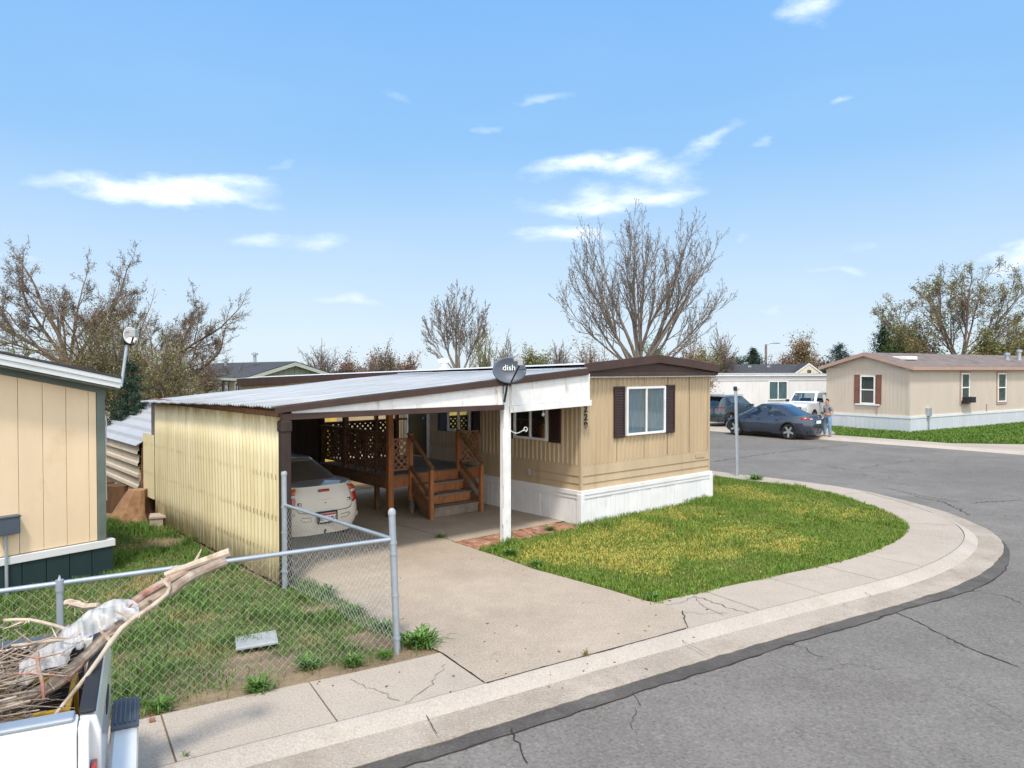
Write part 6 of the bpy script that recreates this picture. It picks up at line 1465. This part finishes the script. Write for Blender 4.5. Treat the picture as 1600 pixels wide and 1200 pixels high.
brush('shrub', 'small bare bush right of the pinkish bush, before the green house', 322, 44, 566, 46, 12, B, MAT['twig_brown'], MAT['bud_brown'], .08, 1, 18, 75, zb=1.8)
brush('shrub', 'yellow-olive bush at the far left behind the cream home roof', 8, 24, 524, 90, 13, B, MAT['twig_green'], MAT['leaf_olive'], .05, 4, 22, 70, zb=.8, fill=2500, rmin=.007)
brush('bare_tree', 'small bare tree right of the green house gable', 503, 55, 534, 66, 14, Gy, MAT['twig_grey'], MAT['bud_brown'], .08, 1, 15, 62, zb=2.0, rmin=.014)
for k, (px, top, w, lab) in enumerate(((545, 556, 56, 'rust brown bush just right of the small bare tree'), (583, 553, 60, 'rust brown bush in the middle of the row behind the carport roof'), (634, 556, 44, 'rust brown bush at the right end of the row behind the carport roof'))):
    brush('shrub', lab, px, 57 + k, top, w, 60 + k, B, MAT['twig_red'], MAT['leaf_rust'], .13, 3, 22, 80, 'brown bushes behind the carport', zb=1.2, rmin=.012, lsp=.22)
brush('bare_tree', 'dark twiggy tree standing over the rust brown bushes', 603, 54, 542, 60, 16, B, MAT['twig_brown'], MAT['bud_brown'], .10, 2, 18, 70, zb=2.0, rmin=.013)
brush('shrub', 'pale yellow-green willowy bush beside the slender bare tree', 757, 42, 528, 66, 17, Gy, MAT['twig_green'], MAT['leaf_yellow'], .07, 1, 30, 45, up=.06, zb=.8)
brush('bare_tree', 'thin bare sapling between the slender tree and the yellow-green bush row', 792, 48, 526, 40, 33, Gy, MAT['twig_grey'], None, n=10, spread=50, zb=2.2)
brush('shrub', 'yellow-green leafy bush behind the satellite dish', 836, 50, 549, 70, 18, B, MAT['twig_green'], MAT['leaf_olive'], .12, 5, 22, 75, zb=1.5, lsp=.2)
brush('bare_tree', 'small bare tree between the satellite dish and the tall vase-shaped tree', 872, 47, 536, 54, 19, Gy, MAT['twig_grey'], None, n=14, spread=62, zb=2.4)
brush('shrub', 'rusty bush left of the tall vase-shaped tree base', 926, 46, 540, 84, 20, B, MAT['twig_red'], MAT['leaf_tan'], .09, 2, 26, 78, zb=1.4, lsp=.2)
brush('shrub', 'green-tinged bush directly behind the tall vase-shaped tree', 1022, 47, 530, 60, 21, B, MAT['twig_green'], MAT['leaf_green'], .11, 3, 20, 70, zb=1.6, lsp=.2)
brush('shrub', 'wide reddish brown bush right of the tall vase-shaped tree', 1078, 48, 536, 96, 22, B, MAT['twig_red'], MAT['leaf_tan'], .10, 2, 28, 80, zb=1.4, lsp=.22)
brush('bare_tree', 'small grey bare tree over the white mobile home roof', 1128, 68, 524, 56, 24, Gy, MAT['twig_grey'], MAT['bud_brown'], .08, 1, 20, 62, zb=2.6, rmin=.016)
brush('bushy_tree', 'golden brown round tree behind the dark shingle roof', 1257, 72, 527, 66, 25, B, MAT['twig_brown'], MAT['leaf_tan'], .16, 4, 28, 76, zb=1.8, rmin=.014, lsp=.25)
brush('shrub', 'low rusty bush below the golden brown tree', 1222, 70, 553, 56, 26, B, MAT['twig_red'], MAT['leaf_rust'], .14, 3, 20, 84, zb=1.0, rmin=.014, lsp=.25)
brush('shrub', 'olive bush at the left end of the dark shingle roof', 1098, 66, 538, 50, 27, B, MAT['twig_brown'], MAT['leaf_olive'], .14, 4, 20, 76, zb=1.4, rmin=.014, lsp=.25)
# conifers
def conifer(label, px, D, top, wpx, seed, mat, ragged=.25, zb=.5, power=1.0, name='conifer'):
    p = PY(px, 600, D); o = thing(name, label, 'tree', (p.x, p.y, 0)); rng = np.random.default_rng(seed); h_ = zat(top, D); w = wpx/2/F*D
    m = MB(); m.tube([(0,0,0), (0,0,h_*.95)], [w*.09 + .05, .02], 8); m.build('trunk', MAT['bark_brown'], o, smooth=True); pts = []
    n = int(16 * h_ / 4) * 22
    for k in range(n):
        f = 1 - rng.random() ** .62; z = zb + (h_ - zb) * f; rr_ = w * (1 - f) ** power * (1 + rng.normal() * ragged) + .06; a = rng.uniform(0, 6.283); m_ = 34
        t = rng.random(m_) ** .6; x = np.cos(a) * rr_ * t; y = np.sin(a) * rr_ * t; zz_ = z - .10*rr_*t + .22*rr_*t**3
        s_ = .03 + .035 * w
        pts += list(zip(x + rng.normal(size=m_)*s_, y + rng.normal(size=m_)*s_, zz_ + rng.normal(size=m_)*s_*.6))
    leaf_mesh(pts, .07 + .0015*D, mat, 'crown', o, rng, .28, .2); return o
conifer('dark blue-green conical spruce beside the pinkish tan home gable', 1312, 66, 534, 118, 1, MAT['needle_blue'])
conifer('dark green conifer with a narrow top behind the dark shingle roof', 1177, 72, 544, 84, 2, MAT['needle_dark'], .3)
conifer('low spreading dark green conifer left of the narrow conifer', 1152, 71, 556, 80, 3, MAT['needle_dark'], .3, power=.5)
conifer('dark ragged pine behind the pinkish tan home roof', 1382, 56, 498, 70, 4, MAT['needle_dark'], .38, power=.7)
conifer('low dark spruce beside the small white dish pole at the cream home', 203, 19.0, 566, 78, 6, MAT['needle_dark'], .3, power=.6)
brush('bushy_tree', 'fresh green leafy tree in front of the dark pine', 1415, 55, 500, 100, 28, B, MAT['twig_green'], MAT['leaf_green'], .16, 7, 30, 72, zb=1.8, rmin=.012, lsp=.25)
brush('shrub', 'brownish bare bush between the green leafy tree and the large spreading tree', 1447, 53, 516, 60, 29, B, MAT['twig_red'], MAT['leaf_tan'], .09, 1, 22, 74, zb=1.6, lsp=.2)
brush('bushy_tree', 'yellow-green bush under the large spreading tree', 1545, 52, 510, 100, 30, B, MAT['twig_green'], MAT['leaf_olive'], .14, 5, 30, 76, zb=1.6, lsp=.25)
brush('bushy_tree', 'yellow-green bush at the far right edge behind the brown roof vents', 1600, 53, 516, 80, 31, B, MAT['twig_green'], MAT['leaf_olive'], .14, 5, 26, 76, zb=1.6, lsp=.25)
# large spreading tree coming into leaf, far right
D = 52.0; t = Tree('spreading_tree', 'large spreading tree with sparse new leaves behind the pinkish tan home', 1500, D, 62)
qr = dict(lv=4, seg=[7, 5, 4, 3, 2], wob=[.06, .10, .14, .17, .2], up=[.04, .05, .05, .03, .0], taper=[.4, .4, .4, .4, .4], rmin=.012, kids=[7, 6, 5, 3], **{'from': [.25, .2, .15, .2]}, ang=[34, 38, 42, 45], len=[.58, .52, .48, .45], rr=[.58, .58, .6, .6], leader=.45, shrink=.35)
t.limb.tube([(0,0,0), (0,0,2.2), (.1,0,3.6)], .30, .24, 9)
for (a_, y_, L, r) in ((60, .1, 6.6, .18), (34, -.2, 6.6, .18), (14, .3, 6.8, .20), (-6, -.1, 6.8, .20), (-26, .2, 6.6, .18), (-46, -.2, 6.2, .17), (-62, .1, 5.6, .13), (66, -.1, 5.0, .12), (2, .6, 5.8, .14)):
    t.grow((t.rng.uniform(-.2, .2), 0, 2.8 + t.rng.uniform(0, .9)), (-math.sin(R(a_)), y_, math.cos(R(a_))), L * (.84 if abs(a_) > 40 else .78), r*.55, 0, qr)
t.done(MAT['bark_brown'], MAT['twig_brown'], MAT['leaf_olive'], .10, 1, .12)

# ------------------------------------------------------------------ grass
def inpoly(x, y, poly):
    ins = np.zeros(len(x), bool); n = len(poly)
    for i in range(n):
        x0, y0 = poly[i]; x1, y1 = poly[(i+1) % n]
        c = ((y0 > y) != (y1 > y)) & (x < (x1-x0)*(y-y0)/((y1-y0) + 1e-12) + x0); ins ^= c
    return ins
def vnoise(x, y, s, seed):
    rng = np.random.default_rng(seed); G = rng.random((64, 64)); u = x*s; v = y*s; i = np.floor(u).astype(int); j = np.floor(v).astype(int); a = u-i; b = v-j; a = a*a*(3-2*a); b = b*b*(3-2*b)
    g = lambda p, q: G[p % 64, q % 64]
    return (g(i,j)*(1-a)+g(i+1,j)*a)*(1-b) + (g(i,j+1)*(1-a)+g(i+1,j+1)*a)*b
def fbm(x, y, s, seed): return (vnoise(x,y,s,seed)*.5 + vnoise(x,y,s*2.3,seed+1)*.3 + vnoise(x,y,s*5.1,seed+2)*.2)
def grass_mat(name, g1, g2, dry, s=.9, thr=(.48, .66)):
    m, nt, bs = nt_new(name); v = coords(nt); g = N(nt, 'ShaderNodeNewGeometry')
    c = mixc(nt, g.outputs['Random Per Island'], g1, g2)
    c2 = mixc(nt, g.outputs['Random Per Island'], tuple(q*.7 for q in dry), tuple(q*1.2 for q in dry))
    f = ramp(nt, noise(nt, v, s, 5, .62), thr[0], thr[1])
    c = mixc(nt, f, c, c2); nt.links.new(c, bs.inputs['Base Color']); bs.inputs['Roughness'].default_value = .65; bs.inputs['Specular IOR Level'].default_value = .25
    return m
def grass(name, label, poly, count, hgt, wid, mat, seed, zoff=0.0, dens=None, tall=None, lean=.55):
    rng = np.random.default_rng(seed); xs = [p[0] for p in poly]; ys = [p[1] for p in poly]; X = []; Y = []
    tot = 0
    while tot < count:
        x = rng.uniform(min(xs), max(xs), count); y = rng.uniform(min(ys), max(ys), count); k = inpoly(x, y, poly)
        if dens is not None: k &= rng.random(count) < dens(x, y)
        X.append(x[k]); Y.append(y[k]); tot += k.sum()
    x = np.concatenate(X)[:count]; y = np.concatenate(Y)[:count]; n = len(x)
    h_ = hgt * rng.uniform(.45, 1.25, n) * (.55 + .9*fbm(x, y, 1.1, seed + 5))
    if tall is not None: h_ = h_ * tall(x, y)
    a = rng.uniform(0, 6.283, n); l = h_ * lean * rng.random(n) * 1.4; w = wid * rng.uniform(.6, 1.3, n); b = a + rng.uniform(-1, 1, n) + 1.57
    z0 = np.full(n, zoff)
    p0 = np.stack([x - np.cos(b)*w/2, y - np.sin(b)*w/2, z0], 1); p1 = np.stack([x + np.cos(b)*w/2, y + np.sin(b)*w/2, z0], 1)
    mx = x + np.cos(a)*l*.35; my = y + np.sin(a)*l*.35; p2 = np.stack([mx + np.cos(b)*w*.4, my + np.sin(b)*w*.4, z0 + h_*.6], 1); p3 = np.stack([mx - np.cos(b)*w*.4, my - np.sin(b)*w*.4, z0 + h_*.6], 1)
    p4 = np.stack([x + np.cos(a)*l, y + np.sin(a)*l, z0 + h_*(1 - .25*lean)], 1)
    v = np.stack([p0, p1, p2, p3, p4], 1).reshape(-1, 3); i = np.arange(n)*5
    me = bpy.data.meshes.new(name); me.vertices.add(len(v)); me.vertices.foreach_set('co', v.ravel())
    idx = np.stack([i, i+1, i+2, i+3, i+3, i+2, i+4], 1).ravel(); me.loops.add(len(idx)); me.loops.foreach_set('vertex_index', idx)
    ls = np.stack([np.arange(n)*7, np.arange(n)*7+4], 1).ravel(); lt_ = np.tile([4, 3], n); me.polygons.add(2*n); me.polygons.foreach_set('loop_start', ls); me.polygons.foreach_set('loop_total', lt_)
    me.update(calc_edges=True); me.validate(); me.materials.append(mat)
    o = bpy.data.objects.new(name, me); C.objects.link(o); return tag(o, label, 'grass', kind='stuff')
gA = grass_mat('lawn_blades', (.080, .150, .020), (.185, .280, .044), (.28, .29, .08), .8, (.55, .75))
gD = grass_mat('dry_blades', (.36, .325, .060), (.52, .45, .11), (.30, .21, .08), 1.2, (.6, .75))
gB = grass_mat('yard_blades', (.070, .145, .026), (.130, .225, .042), (.38, .29, .11), .8, (.56, .72))
gC = grass_mat('far_blades', (.075, .145, .020), (.130, .220, .034), (.22, .20, .05), .3, (.62, .8))
ia, ib = IDB + 2, len(KB) - 330
inn = [(KB[i] + NI[i]*(SWW - .03 + .09*mnoise.noise((i*.16, 1, 0)) + .06*mnoise.noise((i*.6, 4, 0)))).xy.to_tuple() for i in range(ia, ib)]
left_edge = [P(747,861), P(785,872.5), P(835,890), P(890,905), P(952,922), P(1010,940), P(1040,945)]
bk_ = [UV(4.55, 12), UV(4.5, -.02), UV(0, -.06), UV(-.32, -.06), UV(-.34, -.27), UV(-2.2, -.27)]
lawn = [p.xy.to_tuple() for p in left_edge] + inn + [p.xy.to_tuple() for p in bk_]
kb_in = np.array([(KB[i] + NI[i]*SWW).xy.to_tuple() for i in range(ia, ib, 3)] + [(p*(1-t) + q*t).xy.to_tuple() for p, q in zip(left_edge, left_edge[1:]) for t in (0, .25, .5, .75)])
def edge_d(x, y):
    d = np.full(len(x), 9.0)
    for px_, py_ in kb_in: d = np.minimum(d, np.hypot(x - px_, y - py_))
    return d
def near_home(x, y):        # longer grass against the skirting and along the edges
    u = (x - C0.x)*dR.x + (y - C0.y)*dR.y; v = (x - C0.x)*dL.x + (y - C0.y)*dL.y
    return 1 + 1.6*np.exp(-np.maximum(0, -v)/.30)*(u < 4.6) + .9*np.exp(-edge_d(x, y)/.25)*(fbm(x, y, 1.3, 44) > .45) + 1.1*(fbm(x, y, .9, 3) > .60)
DRY = [(880,862,.75), (930,850,.8), (985,862,.7), (1000,830,.8), (1040,800,.7), (1130,835,.9), (1075,855,.6), (1290,800,.7), (1225,850,.5), (1150,768,.7), (850,868,.4), (1010,885,.45), (1200,780,.5)]
DRYP = [(P(a, b).x, P(a, b).y, s_) for a, b, s_ in DRY]
def dryness(x, y):
    f = np.zeros(len(x)); wx = x + .5*(fbm(x, y, 1.4, 61) - .5)*2; wy = y + .5*(fbm(x, y, 1.4, 71) - .5)*2
    for a, b, s_ in DRYP: f = np.maximum(f, np.exp(-((wx-a)**2 + (wy-b)**2)/(s_*s_*1.7)))
    return np.clip((f*(.45 + 1.1*fbm(x, y, 3.2, 81)) - .16)*1.5, 0, .88)
sheet('lawn_soil', lawn, -.012, ground_mat('lawn_thatch', (.17, .155, .045), .35, .7, .3, 30, stain=(.085, .10, .025), sthr=(.42, .6), ss=.9))
grass('grass', 'green lawn grass on the rounded corner lot', lawn, 190000, .048, .010, gA, 3, -.012, dens=lambda x, y: np.clip(.45 + 1.3*(fbm(x, y, 1.6, 9) - .25), .25, 1) * (1 - .72*dryness(x, y)), tall=near_home)
grass('dry_grass', 'straw-yellow dry patches in the middle of the corner lawn', lawn, 60000, .042, .009, gD, 14, -.012, dens=lambda x, y: dryness(x, y)*.95 + .015, lean=.9)
ol = off(SWW + .30, 0)
pe = [P(447, 893), P(500, 921), P(530, 937), P(575, 963), P(612, 988), P(640, 1001), P(686, 1021)]
yard = [UV(-6.42, 6.6)] + [UV(-6.40, v) for v in (5, 3, 1, -.1)] + [p for p in pe]
iy = nearest(P(700, 1080)); sy = [KB[i] + NI[i]*(SWW + .02 + .05*mnoise.noise((i*.2, 6, 0)) + .06*mnoise.noise((i*.07, 2, 0))) for i in range(iy - 6, max(0, iy - 75), -1)]
yard = [p.xy.to_tuple() for p in yard + sy] + [(-9.5, 8.0), (-12.5, 15)]
def yd(x, y):
    # bare patches near the sidewalk and the gate corner
    d = np.full(len(x), 9.0)
    for p in KB[max(0, iy - 90):iy + 4:4]: d = np.minimum(d, np.hypot(x - p.x, y - p.y))
    edge = np.clip((d - SWW - .05) / .35, 0, 1); f = fbm(x, y, 1.5, 21); bare = np.zeros(len(x))
    for a, b, s_ in ((430, 1052, .55), (470, 1082, .45), (395, 1030, .35), (520, 1068, .4), (612, 962, .35), (560, 1002, .3), (600, 1010, .25), (330, 1112, .3), (500, 955, .25), (560, 1045, .35), (640, 1030, .3), (250, 850, .4)):
        p = P(a, b); bare = np.maximum(bare, np.exp(-((x-p.x)**2 + (y-p.y)**2)/(s_*s_)))
    return np.clip((.45 + .75*edge) * (.55 + .9*f) - 1.9*bare*(.45 + .9*fbm(x, y, 3.1, 51)), .03, 1)
grass('grass', 'patchy green grass with bare dirt in the yard behind the chain-link fence', yard, 170000, .078, .0085, gB, 8, -.012, dens=yd, tall=lambda x, y: .75 + 1.5*np.clip((fbm(x, y, 2.2, 33) - .5)*5, 0, 1), lean=.75)
fl = fline(1.52, 0); q0_ = P(1300, 684, 0)
def fpt(s, d): b = far_a + fd*s; return (b.x + fn_.x*d, b.y + fn_.y*d)
s1 = (P(1306, 684) - far_a).dot(fd); s2 = (P(1500, 691) - far_a).dot(fd)
grass('grass', 'bright green lawn along the skirting of the pinkish tan home', [fpt(s1 - .5, 1.52), fpt(s2 - .2, 1.52), fpt(s2 + 3.6, 4.6), fpt(s2 + 6.5, 8.5), (P2 + dR2*18).xy.to_tuple(), P2.xy.to_tuple(), (P2 + dL2*4.6).xy.to_tuple()], 45000, .11, .03, gC, 12, 0)
sheet('lawn_soil', [fpt(s1 - .6, 1.5), fpt(s2 - .2, 1.5), fpt(s2 + 3.6, 4.6), fpt(s2 + 6.5, 8.5), (P2 + dR2*18).xy.to_tuple(), (P2 + dL2*5).xy.to_tuple()], .002, ground_mat('lawn_green', (.055, .10, .015), .3, .8, .2, 20))
sheet('driveway', [fpt(s2, 1.48), fpt(s2 + 40, 1.48), fpt(s2 + 40, 12), fpt(s2 + 6.6, 8.6), fpt(s2 + 3.7, 4.7)], .004, GM['concrete'])
sheet('driveway', [fpt(-9, 1.48), fpt(s1 - 1.0, 1.48), fpt(s1 - 1.5, 14), fpt(-9, 14)], .004, GM['concrete'])
# weeds
mk('weed_leaf', (.085, .175, .028), .6, .25, 6, island=.35); mk('weed_dry', (.20, .17, .04), .7, .25, 6, island=.3)
def weed(px, py, size, n, lab, mat=None, group=None, up=.5, wd=.16):
    p = P(px, py); r = random.Random(int(px*7 + py)); m = MB()
    for k in range(int(n*2.4)):
        a = r.uniform(0, 6.283); L = size * r.uniform(.2, .62); w = L * wd * .8 * r.uniform(.7, 1.3); e = r.uniform(.4, 1.6) * up; off_ = abs(r.gauss(0, size*.3)); a2 = r.uniform(0, 6.283); bx0 = Vector((off_*math.cos(a2), off_*math.sin(a2), 0))
        d = Vector((math.cos(a), math.sin(a), 0)); n_ = Vector((-d.y, d.x, 0)); pr = []
        for t, ww in ((0, .35), (.35, 1), (.7, .8), (1, .08)): 
            c = bx0 + d*L*t + Vector((0, 0, L*e*(1.6*t - .9*t*t)*1.6 + .003)); pr.append((c - n_*w*ww/2, c + Vector((0, 0, -.12*w)), c + n_*w*ww/2))
        m.grid(pr)
    o = m.build('weed_clump', mat or MAT['weed_leaf'], None, fix=False); o.location = p; return tag(o, lab, 'weed', group)
weed(688, 841, .17, 46, 'green weed clump in the driveway joint near the stairs'); weed(655, 1010, .33, 150, 'large leafy weed clump spilling onto the driveway at the fence corner post'); weed(916, 1028, .09, 26, 'small yellowish weed growing from the kerb joint', MAT['weed_dry'], up=.9)
weed(598, 985, .22, 60, 'weed clump left of the fence corner post'); weed(600, 1030, .17, 60, 'low green weed in front of the fence near the corner post'); weed(480, 1046, .22, 90, 'leafy weed patch at the bare dirt edge by the sidewalk'); weed(398, 1082, .24, 90, 'leafy weed patch on the sidewalk edge near the pickup bumper'); weed(548, 1042, .22, 80, 'bushy weed patch between the dirt and the corner post'); weed(555, 960, .20, 60, 'grass tuft against the driveway edge inside the fence'); weed(508, 930, .24, 60, 'grass tuft along the driveway edge near the carport post')
weed(797, 868, .22, 110, 'dark green weeds around the foot of the white post'); weed(840, 886, .20, 80, 'weeds at the lawn edge along the driveway'); weed(1024, 938, .18, 80, 'low weeds at the pointed corner of the lawn by the driveway'); weed(770, 863, .16, 60, 'small weeds beside the brick strip'); weed(1182, 750, .35, 70, 'dark weed tuft at the lawn edge beside the sign post'); weed(245, 1112, .20, 80, 'weed patch next to the brick chip'); weed(860, 830, .20, 60, 'tall dark grass tuft at the end of the brick strip'); weed(285, 1187, .07, 14, 'tiny weed in the kerb joint near the pickup bumper')

# far trees to either side, outside the photograph's view
dp = []; ng = np.random.default_rng(77)
for k in range(150):
    a = R(ng.uniform(39, 78)) * (1 if k % 2 else -1); D_ = ng.uniform(85, 130); c_ = np.array([math.sin(a)*D_, math.cos(a)*D_, 0.0]); r_ = ng.uniform(2.5, 5); h2 = ng.uniform(4, 8)
    q_ = ng.normal(size=(170, 3)); q_ /= np.linalg.norm(q_, axis=1)[:, None]; q_ *= ng.random((170, 1))**.4
    dp += [tuple(c_ + np.array([v[0]*r_, v[1]*r_, h2*.5 + v[2]*h2*.5])) for v in q_]
o = leaf_mesh(dp, .9, MAT['leaf_olive'], 'distant_trees', None, ng, .7); tag(o, 'far-off olive trees beyond the homes', 'trees', kind='stuff')
